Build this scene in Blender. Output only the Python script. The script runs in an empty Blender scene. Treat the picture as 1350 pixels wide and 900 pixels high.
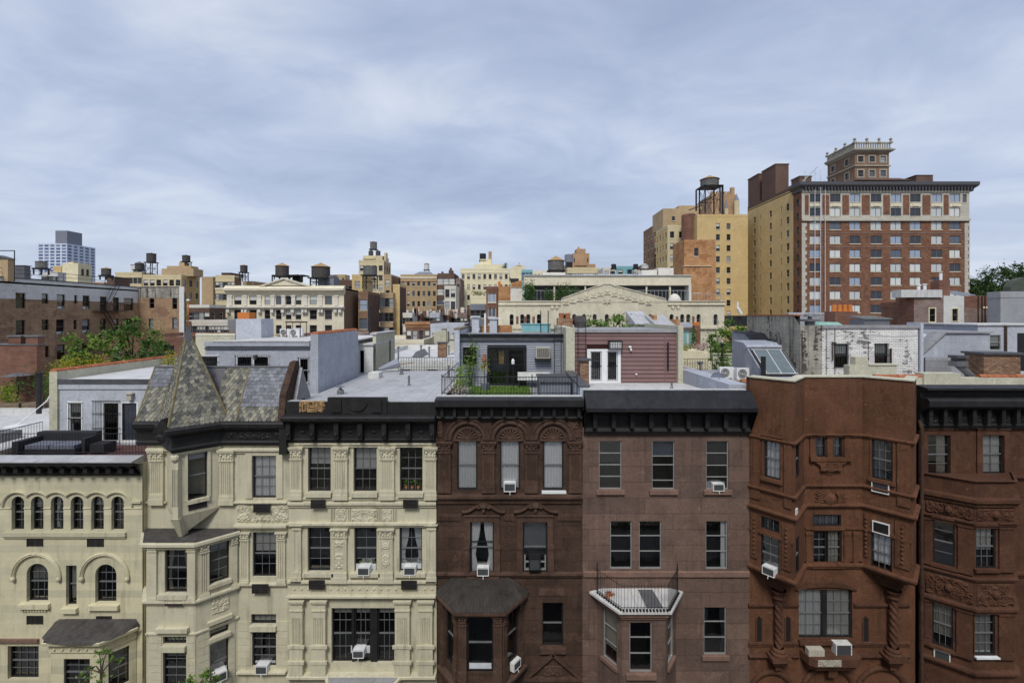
import bpy,bmesh,math,random
from mathutils import Vector,Matrix
rnd = random.Random(11)
S = bpy.context.scene
C = S.collection
pi = math.pi
R = math.radians

# ---------------------------------------------------------------- camera, sky, sun, exposure
FOC,HZ,CX,CZ = 640.0,415.0,675.0,17.0        # focal length in pixels, horizon row, centre column, eye height
cam = bpy.data.cameras.new('camera')
cam.sensor_width = 36; cam.sensor_fit = 'HORIZONTAL'
cam.lens = FOC / 1350 * 36
cam.shift_y = -35 / 1350
cam.clip_start = 0.3; cam.clip_end = 6000
co = bpy.data.objects.new('camera',cam); C.objects.link(co)
co.location = (0,0,CZ); co.rotation_euler = (R(90),0,0)
S.camera = co

SUN_EL,SUN_AZ = R(51),R(-171)                     # azimuth from +Y (into the picture) towards +X
w = bpy.data.worlds.new('World'); S.world = w; w.use_nodes = True
nt = w.node_tree; nt.nodes.clear()
def wn(t,**k):
    n = nt.nodes.new(t)
    for a,b in k.items(): setattr(n,a,b)
    return n
def wmath(op,a,b=None,clamp=False):
    n = wn('ShaderNodeMath',operation=op,use_clamp=clamp)
    for i,x in enumerate((a,b)):
        if x is None: continue
        if isinstance(x,(int,float)): n.inputs[i].default_value = x
        else: nt.links.new(x,n.inputs[i])
    return n.outputs[0]
sky = wn('ShaderNodeTexSky',sky_type='NISHITA',sun_disc=False,sun_elevation=SUN_EL,sun_rotation=SUN_AZ)
sky.air_density = 1.0; sky.dust_density = 2.0; sky.ozone_density = 1.0
tc = wn('ShaderNodeTexCoord'); sp = wn('ShaderNodeSeparateXYZ'); nt.links.new(tc.outputs['Generated'],sp.inputs[0])
zz = wmath('ADD',wmath('MAXIMUM',sp.outputs[2],0.0),0.17)
px_ = wmath('DIVIDE',sp.outputs[0],zz); py_ = wmath('DIVIDE',sp.outputs[1],zz)
cb = wn('ShaderNodeCombineXYZ'); nt.links.new(px_,cb.inputs[0]); nt.links.new(py_,cb.inputs[1])
def cloud_noise(scale,loc,detail,rough,dist,rot=0.25,sc=(1,1.9,1)):
    mp = wn('ShaderNodeMapping'); mp.inputs['Scale'].default_value = sc
    mp.inputs['Rotation'].default_value = (0,0,rot); mp.inputs['Location'].default_value = loc
    nt.links.new(cb.outputs[0],mp.inputs[0])
    n = wn('ShaderNodeTexNoise'); n.inputs['Scale'].default_value = scale; n.inputs['Detail'].default_value = detail
    n.inputs['Roughness'].default_value = rough; n.inputs['Distortion'].default_value = dist
    nt.links.new(mp.outputs[0],n.inputs['Vector'])
    return n.outputs[0]
n1 = cloud_noise(0.50,(5.3,2.4,0),6,0.50,0.35,sc=(1,1.15,1))
n2 = cloud_noise(1.9,(7.7,0.3,2),8,0.56,0.5,rot=0.5,sc=(1,1.3,1))
nn = wmath('ADD',wmath('MULTIPLY',n1,0.62),wmath('MULTIPLY',n2,0.38))
cr = wn('ShaderNodeValToRGB'); nt.links.new(nn,cr.inputs[0])
els = cr.color_ramp.elements
els[0].position = 0.36; els[0].color = (0.185,0.224,0.322,1)
els[1].position = 0.64; els[1].color = (0.398,0.432,0.497,1)
e = els.new(0.50); e.color = (0.264,0.307,0.412,1)
# the cloud deck is brighter low down, where it is seen through more air
hz = wmath('SUBTRACT',1.0,wmath('MULTIPLY',wmath('MAXIMUM',sp.outputs[2],0.0),1.6),True)
hr = wn('ShaderNodeMix',data_type='RGBA'); nt.links.new(wmath('MULTIPLY',wmath('POWER',hz,3.0),0.55),hr.inputs['Factor'])
nt.links.new(cr.outputs[0],hr.inputs[6]); hr.inputs[7].default_value = (0.41,0.447,0.515,1)
sk = wn('ShaderNodeVectorMath',operation='SCALE'); nt.links.new(sky.outputs[0],sk.inputs[0]); sk.inputs['Scale'].default_value = 0.10
cov = wn('ShaderNodeMix',data_type='RGBA'); cov.inputs['Factor'].default_value = 0.9
nt.links.new(sk.outputs[0],cov.inputs[6]); nt.links.new(hr.outputs[2],cov.inputs[7])
bg = wn('ShaderNodeBackground'); bg.inputs['Strength'].default_value = 1.0
nt.links.new(cov.outputs[2],bg.inputs[0])
wo = wn('ShaderNodeOutputWorld'); nt.links.new(bg.outputs[0],wo.inputs[0])

sl = bpy.data.lights.new('sun','SUN'); sl.energy = 1.4; sl.angle = R(16); sl.color = (1.0,0.965,0.885)
so = bpy.data.objects.new('sun',sl); C.objects.link(so)
sd = Vector((math.sin(SUN_AZ) * math.cos(SUN_EL),math.cos(SUN_AZ) * math.cos(SUN_EL),math.sin(SUN_EL)))
so.rotation_euler = sd.to_track_quat('Z','Y').to_euler(); so.location = sd * 60

S.view_settings.view_transform = 'Standard'; S.view_settings.look = 'None'
S.view_settings.exposure = 0.82; S.view_settings.gamma = 1; S.view_settings.use_curve_mapping = False
S.render.engine = 'CYCLES'
S.cycles.use_denoising = True
S.cycles.max_bounces = 6; S.cycles.diffuse_bounces = 3; S.cycles.glossy_bounces = 3
S.cycles.transparent_max_bounces = 8; S.cycles.transmission_bounces = 2
S.cycles.caustics_reflective = False; S.cycles.caustics_refractive = False

# ---------------------------------------------------------------- helpers
def wx(px,Y): return (px - CX) * Y / FOC            # world X of a photo column at depth Y
def wz(py,Y): return CZ - (py - HZ) * Y / FOC       # world Z of a photo row at depth Y

OFF = {}
def tag(o,label=None,cat=None,group=None,kind=None):
    if label: o['label'] = label
    if cat: o['category'] = cat
    if group: o['group'] = group
    if kind: o['kind'] = kind
    return o
def thing(name,label,cat,loc=(0,0,0),group=None):
    o = bpy.data.objects.new(name,None); C.objects.link(o)
    o.location = loc; o.empty_display_size = 0.3
    OFF[o.name] = tuple(loc)
    return tag(o,label,cat,group)

class Fr:
    """A vertical wall plane: u along it (left to right seen from outside), v = height, w = outwards."""
    def __init__(s,x,y,dx=1.0,dy=0.0):
        l = math.hypot(dx,dy); s.x,s.y,s.cx,s.cy = x,y,dx / l,dy / l
        s.nx,s.ny = s.cy,-s.cx; s.L = l
    def p(s,u,v,w=0.0):
        return (s.x + u * s.cx + w * s.nx,s.y + u * s.cy + w * s.ny,v)
    def at(s,px,py):
        t = (px - CX) / FOC
        Y = (s.x * s.nx + s.y * s.ny) / (t * s.nx + s.ny)
        return ((t * Y - s.x) * s.cx + (Y - s.y) * s.cy,CZ - (py - HZ) * Y / FOC)
    def u(s,px): return s.at(px,HZ)[0]
    def v(s,py,px): return s.at(px,py)[1]
    def q(s,x0,y0,x1,y1):
        m = (x0 + x1) / 2
        return (s.u(x0),s.u(x1),s.v(y1,m),s.v(y0,m))
    def ang(s): return math.atan2(s.cy,s.cx)
def between(a,b): return Fr(a[0],a[1],b[0] - a[0],b[1] - a[1])

class MB:
    def __init__(s): s.v = []; s.f = []; s.m = []
    def face(s,pts,mi=0):
        n = len(s.v); s.v += [tuple(p) for p in pts]; s.f.append(tuple(range(n,n + len(pts)))); s.m.append(mi)
    def grid(s,rows,mi=0,close=False):
        n = len(s.v); k = len(rows[0])
        for r in rows: s.v += [tuple(p) for p in r]
        for i in range(len(rows) - 1):
            for j in range(k if close else k - 1):
                a = n + i * k + j; b = n + i * k + (j + 1) % k
                s.f.append((a,b,b + k,a + k)); s.m.append(mi)
    def hexa(s,p,mi=0):
        n = len(s.v); s.v += [tuple(q) for q in p]
        for f in ((0,3,2,1),(4,5,6,7),(0,1,5,4),(1,2,6,5),(2,3,7,6),(3,0,4,7)):
            s.f.append(tuple(n + i for i in f)); s.m.append(mi)
    def box(s,x0,x1,y0,y1,z0,z1,mi=0):
        s.hexa([(x0,y0,z0),(x1,y0,z0),(x1,y1,z0),(x0,y1,z0),(x0,y0,z1),(x1,y0,z1),(x1,y1,z1),(x0,y1,z1)],mi)
    def fb(s,fr,u0,u1,v0,v1,w0,w1,mi=0):
        s.hexa([fr.p(u0,v0,w1),fr.p(u1,v0,w1),fr.p(u1,v0,w0),fr.p(u0,v0,w0),
                fr.p(u0,v1,w1),fr.p(u1,v1,w1),fr.p(u1,v1,w0),fr.p(u0,v1,w0)],mi)
    def prism(s,ring0,ring1,mi=0):
        """closed tube between two rings of equal length, capped"""
        s.grid([list(ring0),list(ring1)],mi,True)
        s.face(list(reversed(ring0)),mi); s.face(ring1,mi)
    def ext(s,fr,poly,w0,w1,mi=0):
        """polygon in (u, v) extruded along w"""
        s.prism([fr.p(u,v,w0) for u,v in poly],[fr.p(u,v,w1) for u,v in poly],mi)
    def tube(s,a,b,r,n=6,r2=None,mi=0):
        a,b = Vector(a),Vector(b); d = (b - a)
        if d.length < 1e-6: return
        q = d.to_track_quat('Z','Y'); r2 = r if r2 is None else r2
        k = [(math.cos(2 * pi * i / n),math.sin(2 * pi * i / n)) for i in range(n)]
        s.prism([a + q @ Vector((r * x,r * y,0)) for x,y in k],[b + q @ Vector((r2 * x,r2 * y,0)) for x,y in k],mi)
    def lathe(s,cx,cy,prof,n=16,mi=0):
        s.grid([[(cx + r * math.cos(2 * pi * i / n),cy + r * math.sin(2 * pi * i / n),z) for i in range(n)] for r,z in prof],mi,True)
    def blob(s,c,rx,ry,rz,n=8,m=5,mi=0):
        rows = []
        for j in range(m + 1):
            t = pi * j / m
            rows.append([(c[0] + rx * math.sin(t) * math.cos(2 * pi * i / n),c[1] + ry * math.sin(t) * math.sin(2 * pi * i / n),c[2] - rz * math.cos(t)) for i in range(n)])
        s.grid(rows,mi,True)
    def sweep(s,path,prof,mi=0):
        """profile of (w, z) points swept along a plan polyline with mitred corners"""
        n = len(path); dirs = []
        for i in range(n - 1):
            dx,dy = path[i + 1][0] - path[i][0],path[i + 1][1] - path[i][1]; l = math.hypot(dx,dy)
            dirs.append((dx / l,dy / l))
        rows = []
        for i in range(n):
            a = dirs[max(0,i - 1)]; b = dirs[min(n - 2,i)]
            na = (a[1],-a[0]); nb = (b[1],-b[0]); mx,my = na[0] + nb[0],na[1] + nb[1]
            k = 2.0 / max(0.35,mx * mx + my * my)
            mx,my = mx * k,my * k
            rows.append([(path[i][0] + w * mx,path[i][1] + w * my,z) for w,z in prof])
        s.grid(rows,mi)
        s.face(rows[0],mi); s.face(list(reversed(rows[-1])),mi)
    def arc(s,fr,cu,cv,ring,a0=0.0,a1=pi,n=18,mi=0):
        """ring of (r, w) points swept round a centre in the wall plane"""
        rows = []
        for i in range(n + 1):
            a = a0 + (a1 - a0) * i / n
            rows.append([fr.p(cu + r * math.cos(a),cv + r * math.sin(a),w) for r,w in ring])
        s.grid(rows,mi,True); s.face(rows[0],mi); s.face(list(reversed(rows[-1])),mi)
    def relief(s,fr,u0,u1,v0,v1,seed,amp=.05,w0=.01,du=.035,mi=0,k=None,border=0.03):
        """carved leafwork: a height field of mirrored curls"""
        r = random.Random(seed); W,H = u1 - u0,v1 - v0
        nu,nv = max(6,min(70,int(W / du))),max(6,min(40,int(H / du)))
        k = k or max(3,int(W * H / .05))
        cs = [(r.random() * W / 2,r.random() * H,r.uniform(.07,.16),r.uniform(2,5),r.uniform(0,6),r.choice((-1,1)) * r.uniform(20,40)) for _ in range(min(k,24))]
        rows = []
        for j in range(nv + 1):
            row = []
            for i in range(nu + 1):
                x,y = W * i / nu,H * j / nv; xm = min(x,W - x); h = 0
                for a,b,sg,p,ph,tw in cs:
                    d = math.hypot(xm - a,y - b)
                    if d < 3 * sg: h = max(h,math.exp(-(d / sg) ** 2) * (.45 + .55 * math.cos(p * math.atan2(y - b,xm - a) + tw * d + ph)))
                e = min(x,W - x,y,H - y) / border
                row.append(fr.p(u0 + x,v0 + y,w0 + amp * h * max(0,min(1,e))))
            rows.append(row)
        s.grid(rows,mi)
    def build(s,name,mats,parent=None,smooth=False,label=None,origin=None):
        me = bpy.data.meshes.new(name)
        o = origin or (OFF[parent.name] if parent else (0,0,0))
        me.from_pydata([(a - o[0],b - o[1],c - o[2]) for a,b,c in s.v],[],s.f)
        for m in (mats if isinstance(mats,(list,tuple)) else [mats]): me.materials.append(m)
        me.polygons.foreach_set('material_index',s.m)
        if smooth:
            me.polygons.foreach_set('use_smooth',[True] * len(s.f))
            me.set_sharp_from_angle(angle=R(35))
        ob = bpy.data.objects.new(name,me); C.objects.link(ob)
        if parent: ob.parent = parent; OFF[ob.name] = o
        elif origin: ob.location = origin; OFF[ob.name] = tuple(origin)
        else: OFF[ob.name] = (0,0,0)
        if label: ob['label'] = label
        return ob

def copy_tree(o,parent=None):
    c = o.copy(); C.objects.link(c)
    if parent: c.parent = parent
    OFF[c.name] = OFF.get(o.name,(0,0,0))
    for ch in list(o.children): copy_tree(ch,c)
    return c

def panel(m,fr,u0,u1,v0,v1,holes=(),depth=.2,room=.7,mi=0,dark=1):
    """a wall sheet with real openings: reveals and a dark room behind each. hole = (u0,u1,v0,v1,arch)"""
    us = sorted({u0,u1,*[h[i] for h in holes for i in (0,1)]}); vs = sorted({v0,v1,*[h[i] for h in holes for i in (2,3)]})
    us = [a for a in us if u0 - 1e-6 <= a <= u1 + 1e-6]; vs = [a for a in vs if v0 - 1e-6 <= a <= v1 + 1e-6]
    for i in range(len(us) - 1):
        a,b = us[i],us[i + 1]; run = None
        if b - a < 1e-5: continue
        for j in range(len(vs)):
            solid = False
            if j < len(vs) - 1:
                cu,cv = (a + b) / 2,(vs[j] + vs[j + 1]) / 2
                solid = not any(h[0] < cu < h[1] and h[2] < cv < h[3] for h in holes)
            if solid and run is None: run = vs[j]
            if not solid and run is not None:
                m.face([fr.p(a,run),fr.p(b,run),fr.p(b,vs[j]),fr.p(a,vs[j])],mi); run = None
    for h in holes:
        a,b,c,d = h[:4]; arch = h[4] if len(h) > 4 else 0
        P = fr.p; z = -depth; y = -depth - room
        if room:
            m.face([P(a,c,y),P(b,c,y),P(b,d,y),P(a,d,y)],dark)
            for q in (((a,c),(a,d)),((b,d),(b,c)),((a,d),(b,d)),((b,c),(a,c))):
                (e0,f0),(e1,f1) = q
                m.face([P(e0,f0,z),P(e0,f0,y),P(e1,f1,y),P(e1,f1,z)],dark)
        top = d - arch
        m.face([P(a,c),P(a,c,z),P(a,top,z),P(a,top)],mi)
        m.face([P(b,c,z),P(b,c),P(b,top),P(b,top,z)],mi)
        m.face([P(a,c,z),P(a,c),P(b,c),P(b,c,z)],mi)
        if not arch: m.face([P(a,d),P(a,d,z),P(b,d,z),P(b,d)],mi)
        else:
            pts = arch_pts(a,b,d,arch)
            for (x0,y0),(x1,y1) in zip(pts,pts[1:]):
                m.face([P(x0,y0),P(x1,y1),P(x1,d),P(x0,d)],mi)
                m.face([P(x0,y0),P(x0,y0,z),P(x1,y1,z),P(x1,y1)],mi)
def arch_pts(a,b,d,rise,n=14):
    """points of a (segmental or round) arch from left springing to right, crown at d"""
    half = (b - a) / 2; rise = min(rise,half); rad = (half * half + rise * rise) / (2 * rise); c = (a + b) / 2; cy = d - rad
    t = math.asin(min(1,half / rad)); 
    return [(c + rad * math.sin(-t + 2 * t * i / n),cy + rad * math.cos(-t + 2 * t * i / n)) for i in range(n + 1)]
# ---------------------------------------------------------------- materials
class N:
    def __init__(s,name):
        s.m = bpy.data.materials.new(name); s.m.use_nodes = True; s.t = s.m.node_tree; s.t.nodes.clear()
        s.out = s.t.nodes.new('ShaderNodeOutputMaterial')
    def n(s,t,**k):
        x = s.t.nodes.new(t)
        for a,b in k.items(): setattr(x,a,b)
        return x
    def l(s,a,b): s.t.links.new(a,b)
    def pos(s): return s.n('ShaderNodeNewGeometry').outputs['Position']
    def map(s,vec,sc=(1,1,1),loc=(0,0,0)):
        x = s.n('ShaderNodeMapping'); x.inputs['Scale'].default_value = sc; x.inputs['Location'].default_value = loc
        s.l(vec,x.inputs[0]); return x.outputs[0]
    def noise(s,vec,scale,detail=4,rough=.55,dist=0):
        x = s.n('ShaderNodeTexNoise'); s.l(vec,x.inputs['Vector'])
        x.inputs['Scale'].default_value = scale; x.inputs['Detail'].default_value = detail
        x.inputs['Roughness'].default_value = rough; x.inputs['Distortion'].default_value = dist
        return x.outputs[0]
    def ramp(s,fac,stops):
        x = s.n('ShaderNodeValToRGB'); s.l(fac,x.inputs[0]); e = x.color_ramp.elements
        for i,(p,c) in enumerate(stops):
            el = e[i] if i < 2 else e.new(p)
            el.position = p; el.color = (*c,1) if len(c) == 3 else c
        return x.outputs[0]
    def rng(s,fac,a,b,c=0.0,d=1.0):
        x = s.n('ShaderNodeMapRange'); s.l(fac,x.inputs[0])
        for i,v in enumerate((a,b,c,d)): x.inputs[i + 1].default_value = v
        return x.outputs[0]
    def mix(s,fac,a,b,bt='MIX'):
        x = s.n('ShaderNodeMix',data_type='RGBA',blend_type=bt)
        for i,v in ((0,fac),(6,a),(7,b)):
            if isinstance(v,(int,float)): x.inputs[i].default_value = v
            elif isinstance(v,tuple): x.inputs[i].default_value = (*v,1)
            else: s.l(v,x.inputs[i])
        return x.outputs[2]
    def math(s,op,a,b):
        x = s.n('ShaderNodeMath',operation=op)
        for i,v in enumerate((a,b)):
            if isinstance(v,(int,float)): x.inputs[i].default_value = v
            else: s.l(v,x.inputs[i])
        return x.outputs[0]
    def bsdf(s,col,rough=.85,spec=.25,metal=0,bump=None,bs=.3,bd=.02):
        b = s.n('ShaderNodeBsdfPrincipled')
        if isinstance(col,tuple): b.inputs['Base Color'].default_value = (*col,1)
        else: s.l(col,b.inputs['Base Color'])
        if isinstance(rough,(int,float)): b.inputs['Roughness'].default_value = rough
        else: s.l(rough,b.inputs['Roughness'])
        b.inputs['Specular IOR Level'].default_value = spec; b.inputs['Metallic'].default_value = metal
        if bump is not None:
            x = s.n('ShaderNodeBump'); x.inputs['Strength'].default_value = bs; x.inputs['Distance'].default_value = bd
            s.l(bump,x.inputs['Height']); s.l(x.outputs[0],b.inputs['Normal'])
        s.l(b.outputs[0],s.out.inputs[0]); return b

def mul(c,k): return tuple(min(1,x * k) for x in c)
def stone(name,c,var=.18,dirt=(.06,.055,.05),dirty=.35,scale=1.2,rough=.88,bs=.25,spec=.2,joints=None,jc=.8,warm=None,streak=.9,patchy=1.0):
    """painted masonry: blotches, rain streaks, fine grain"""
    n = N(name); p = n.pos()
    a = n.noise(p,scale,6,.6,.4)
    col = n.ramp(a,[(.32,mul(c,1 - var)),(.68,mul(c,1 + var))])
    if warm:
        col = n.mix(n.rng(n.noise(p,.45,3),.45,.7),col,warm)
    st = n.noise(n.map(p,(5.5,5.5,.45)),1.0,5,.62)
    bl = n.noise(n.map(p,(1,1,1),(9,4,2)),.7,5,.6)
    f = n.math('MULTIPLY',n.rng(st,.50,.74),n.rng(bl,.40,.66,.15,1))
    col = n.mix(n.math('MULTIPLY',f,dirty * streak),col,dirt)
    sp = n.noise(n.map(p,(1,1,1),(3,8,5)),9,6,.7)
    col = n.mix(n.math('MULTIPLY',n.rng(sp,.60,.78),dirty * .7),col,dirt)
    pt = n.noise(n.map(p,(1,1,1.3),(12,3,6)),1.7,7,.7,.8)
    col = n.mix(n.math('MULTIPLY',n.rng(pt,.585,.62),.45 * patchy),col,mul(c,1.35)); col = n.mix(n.math('MULTIPLY',n.rng(pt,.42,.385),.5 * patchy),col,mul(c,.68))
    col = n.mix(1.0,col,n.ramp(n.noise(p,11,5,.7),[(.3,(1 - .16 * patchy,) * 3),(.7,(1 + .14 * patchy,) * 3)]),'MULTIPLY')
    ch = n.noise(n.map(p,(1,1,1.2),(1,9,3)),3.3,6,.75)
    col = n.mix(n.math('MULTIPLY',n.rng(ch,.645,.67),.5 * patchy * (1 if dirty > .5 else .4)),col,tuple(min(.7,x * 1.3 + .05) for x in c))
    h = n.noise(p,26,5,.65)
    if joints:
        s_ = n.n('ShaderNodeSeparateXYZ'); n.l(p,s_.inputs[0]); cbn = n.n('ShaderNodeCombineXYZ')
        n.l(n.math('ADD',s_.outputs[0],s_.outputs[1]),cbn.inputs[0]); n.l(s_.outputs[2],cbn.inputs[1])
        bt = n.n('ShaderNodeTexBrick'); n.l(cbn.outputs[0],bt.inputs['Vector']); bt.inputs['Scale'].default_value = 1
        bt.inputs['Brick Width'].default_value = joints[0]; bt.inputs['Row Height'].default_value = joints[1]
        bt.inputs['Mortar Size'].default_value = joints[2]; bt.inputs['Mortar Smooth'].default_value = .4; bt.inputs['Bias'].default_value = 0
        bt.inputs['Color1'].default_value = (1,1,1,1); bt.inputs['Color2'].default_value = (.74,.76,.79,1); bt.inputs['Mortar'].default_value = (jc,jc,jc,1)
        col = n.mix(1.0,col,bt.outputs['Color'],'MULTIPLY')
        h = n.math('SUBTRACT',h,n.math('MULTIPLY',bt.outputs['Fac'],1.2))
    n.bsdf(col,rough,spec,0,h,bs,.012)
    return n.m
def brick(name,c1,c2,mortar,bw=.21,bh=.072,ms=.012,patch=None,dirty=.3,bs=.4,spots=None,smin=-.02,smax=.14):
    n = N(name); p = n.pos()
    s_ = n.n('ShaderNodeSeparateXYZ'); n.l(p,s_.inputs[0]); cbn = n.n('ShaderNodeCombineXYZ')
    n.l(n.math('ADD',s_.outputs[0],s_.outputs[1]),cbn.inputs[0]); n.l(s_.outputs[2],cbn.inputs[1])
    bt = n.n('ShaderNodeTexBrick'); n.l(cbn.outputs[0],bt.inputs['Vector']); bt.inputs['Scale'].default_value = 1
    bt.inputs['Brick Width'].default_value = bw; bt.inputs['Row Height'].default_value = bh; bt.inputs['Mortar Size'].default_value = ms
    bt.inputs['Mortar Smooth'].default_value = .3; bt.inputs['Bias'].default_value = 0
    bt.inputs['Color1'].default_value = (*c1,1); bt.inputs['Color2'].default_value = (*c2,1); bt.inputs['Mortar'].default_value = (*mortar,1)
    col = bt.outputs['Color']
    a = n.noise(p,.6,6,.65,.5)
    col = n.mix(1.0,col,n.ramp(a,[(.3,(.72,.70,.70)),(.7,(1.15,1.15,1.12))]),'MULTIPLY')
    rowv = n.noise(n.map(p,(.8,.8,9)),1.0,3,.7)
    col = n.mix(1.0,col,n.ramp(rowv,[(.3,(.80,.80,.80)),(.7,(1.15,1.13,1.1))]),'MULTIPLY')
    if patch: col = n.mix(n.rng(n.noise(n.map(p,(1,1,1.6),(5,5,5)),.5,5,.6,.6),.52,.60),col,patch)
    if spots:
        sn = n.noise(n.map(p,(4,4,11),(2,7,1)),1.0,5,.7)
        bd = n.rng(n.noise(n.map(p,(1.8,1.8,.35),(4,4,4)),1.0,4,.6),.46,.60,smin,smax)
        col = n.mix(n.rng(n.math('ADD',sn,bd),.64,.69),col,spots)
    st = n.noise(n.map(p,(3,3,.25)),1.0,5,.6)
    col = n.mix(n.math('MULTIPLY',n.rng(st,.5,.8),dirty),col,(.05,.045,.04))
    n.bsdf(col,.9,.15,0,n.math('ADD',n.math('MULTIPLY',bt.outputs['Fac'],-1),n.noise(p,30,3)),bs,.01)
    return n.m
def plain(name,c,rough=.6,spec=.4,metal=0,var=.12,scale=3,bs=.08,bscale=25,streak=0,dirt=(.08,.075,.07),seam=0):
    n = N(name); p = n.pos()
    col = n.ramp(n.noise(p,scale,5,.6),[(.3,mul(c,1 - var)),(.7,mul(c,1 + var))])
    if streak:
        st = n.noise(n.map(p,(6,6,.4)),1.0,5,.6)
        col = n.mix(n.math('MULTIPLY',n.rng(st,.48,.8),streak),col,dirt)
        col = n.mix(n.math('MULTIPLY',n.rng(n.noise(n.map(p,loc=(4,1,8)),1.1,7,.65),.52,.72),streak * .8),col,dirt)
    if seam:
        s_ = n.n('ShaderNodeSeparateXYZ'); n.l(n.map(p,(1,1,1),(.3,.1,0)),s_.inputs[0]); wob = n.math('MULTIPLY',n.noise(p,1.2,3),.12)
        f = n.math('ABSOLUTE',n.math('SUBTRACT',n.math('FRACT',n.math('ADD',n.math('DIVIDE',s_.outputs[0],seam),wob),0),.5),0)
        col = n.mix(n.math('MULTIPLY',n.rng(f,.03,.012),.45),col,mul(c,.55))
        col = n.mix(n.rng(n.noise(n.map(p,(1,1,1),(8,8,0)),.55,4,.55,.4),.56,.60,0,.35),col,mul(c,.62))
        col = n.mix(n.rng(n.noise(n.map(p,(1,.5,1),(2,5,0)),2.6,6,.7),.60,.66,0,.55),col,mul(c,.5))
    n.bsdf(col,n.rng(n.noise(p,4,3),.3,.7,max(.05,rough - .12),min(1,rough + .12)),spec,metal,n.noise(p,bscale,4),bs,.01)
    return n.m
def island(name,stops,rough=.75,spec=.3,bs=.3,moss=None):
    """each loose piece (slate, tile, leaf) takes its own tone"""
    n = N(name); g = n.n('ShaderNodeNewGeometry'); p = g.outputs['Position']
    col = n.ramp(g.outputs['Random Per Island'],stops)
    col = n.mix(1.0,col,n.ramp(n.noise(p,6,5,.65),[(.3,(.62,.62,.6)),(.7,(1.25,1.25,1.22))]),'MULTIPLY')
    if moss: col = n.mix(n.rng(n.noise(p,1.3,5,.6),.5,.7,0,.7),col,moss)
    n.bsdf(col,rough,spec,0,n.noise(p,40,3),bs,.01); return n.m
def leafm(name,a,b,c):
    n = N(name); g = n.n('ShaderNodeNewGeometry')
    col = n.ramp(g.outputs['Random Per Island'],[(0,a),(1,c),(.5,b)])
    d = n.bsdf(col,.6,.3); tr = n.n('ShaderNodeBsdfTranslucent'); n.l(col,tr.inputs[0])
    mx = n.n('ShaderNodeMixShader'); mx.inputs[0].default_value = .3
    n.l(d.outputs[0],mx.inputs[1]); n.l(tr.outputs[0],mx.inputs[2]); n.l(mx.outputs[0],n.out.inputs[0]); return n.m
def glassm(name,tint=.8,refl=.10):
    n = N(name); p = n.pos()
    tr = n.n('ShaderNodeBsdfTransparent'); tr.inputs[0].default_value = (tint,tint * 1.01,tint * 1.02,1)
    gl = n.n('ShaderNodeBsdfGlossy'); gl.inputs['Roughness'].default_value = .03; gl.inputs[0].default_value = (1,1,1,1)
    bm = n.n('ShaderNodeBump'); bm.inputs['Strength'].default_value = .12; bm.inputs['Distance'].default_value = .03
    n.l(n.noise(p,2.2,2),bm.inputs['Height']); n.l(bm.outputs[0],gl.inputs['Normal'])
    lw = n.n('ShaderNodeLayerWeight'); lw.inputs[0].default_value = .35
    mx = n.n('ShaderNodeMixShader'); oi = n.n('ShaderNodeObjectInfo'); n.l(n.math('ADD',n.rng(lw.outputs['Fresnel'],0,1,refl * .4,.75),n.math('MULTIPLY',n.math('POWER',oi.outputs['Random'],2.0),.16)),mx.inputs[0])
    n.l(tr.outputs[0],mx.inputs[1]); n.l(gl.outputs[0],mx.inputs[2]); n.l(mx.outputs[0],n.out.inputs[0]); return n.m
def farglass(name,stops):
    n = N(name); oi = n.n('ShaderNodeObjectInfo')
    col = n.ramp(oi.outputs['Random'],stops); n.t.nodes[-1].color_ramp.interpolation = 'CONSTANT'
    n.bsdf(col,.15,.45); return n.m

M = {}
M['cream'] = stone('cream_paint',(.655,.605,.425),.06,(.20,.17,.12),.6,1.1,patchy=.28,bs=.12,joints=(9.0,.29,.004),jc=.93)
M['putty'] = stone('putty_paint',(.575,.54,.405),.08,(.15,.125,.09),.8,1.0,patchy=.45,bs=.2)
M['putty_low'] = M['putty']
M['brown'] = stone('dark_brownstone',(.080,.048,.035),.32,(.022,.017,.015),.9,1.0,bs=.6,patchy=1.5,joints=(1.5,.46,.010),jc=.6)
M['brownt'] = stone('brownstone_trim',(.088,.053,.039),.32,(.022,.017,.015),.8,1.4,bs=.6,patchy=1.4)
M['mauve'] = stone('mauve_brownstone',(.180,.120,.095),.22,(.055,.04,.034),.8,.9,bs=.5,patchy=1.2,joints=(2.2,.615,.014),jc=.62,warm=(.165,.104,.084))
M['mauvet'] = stone('mauve_trim',(.20,.124,.098),.16,(.06,.042,.036),.4)
M['rust'] = stone('rust_paint',(.127,.058,.033),.30,(.036,.022,.017),1.0,.8,bs=.8,patchy=1.5,warm=(.150,.072,.042))
M['rust2'] = stone('rust_brown_paint',(.096,.045,.028),.26,(.03,.02,.016),.9,.9,bs=.7,patchy=1.5)
M['corn'] = stone('black_cornice_paint',(.014,.0135,.0145),.4,(.045,.042,.04),.7,2.0,rough=.6,spec=.4)
M['cornblue'] = plain('slate_black_metal',(.011,.012,.016),.6,.25,0,.4,2,.25,streak=.3,dirt=(.05,.05,.053))
M['lath'] = stone('exposed_lath',(.34,.22,.11),.5,(.03,.025,.02),1.0,6,bs=.8)
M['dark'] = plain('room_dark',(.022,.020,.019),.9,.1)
M['black'] = plain('black_paint',(.016,.016,.018),.45,.45,0,.25)
M['iron'] = plain('wrought_iron',(.018,.018,.020),.55,.4,.2,.3)
M['white'] = plain('white_paint',(.78,.79,.80),.5,.4,0,.05,streak=.12,dirt=(.4,.38,.34))
M['alu'] = plain('window_aluminium',(.36,.37,.36),.45,.5,.3,.08)
M['glass'] = glassm('window_glass',1.0,.06)
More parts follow.
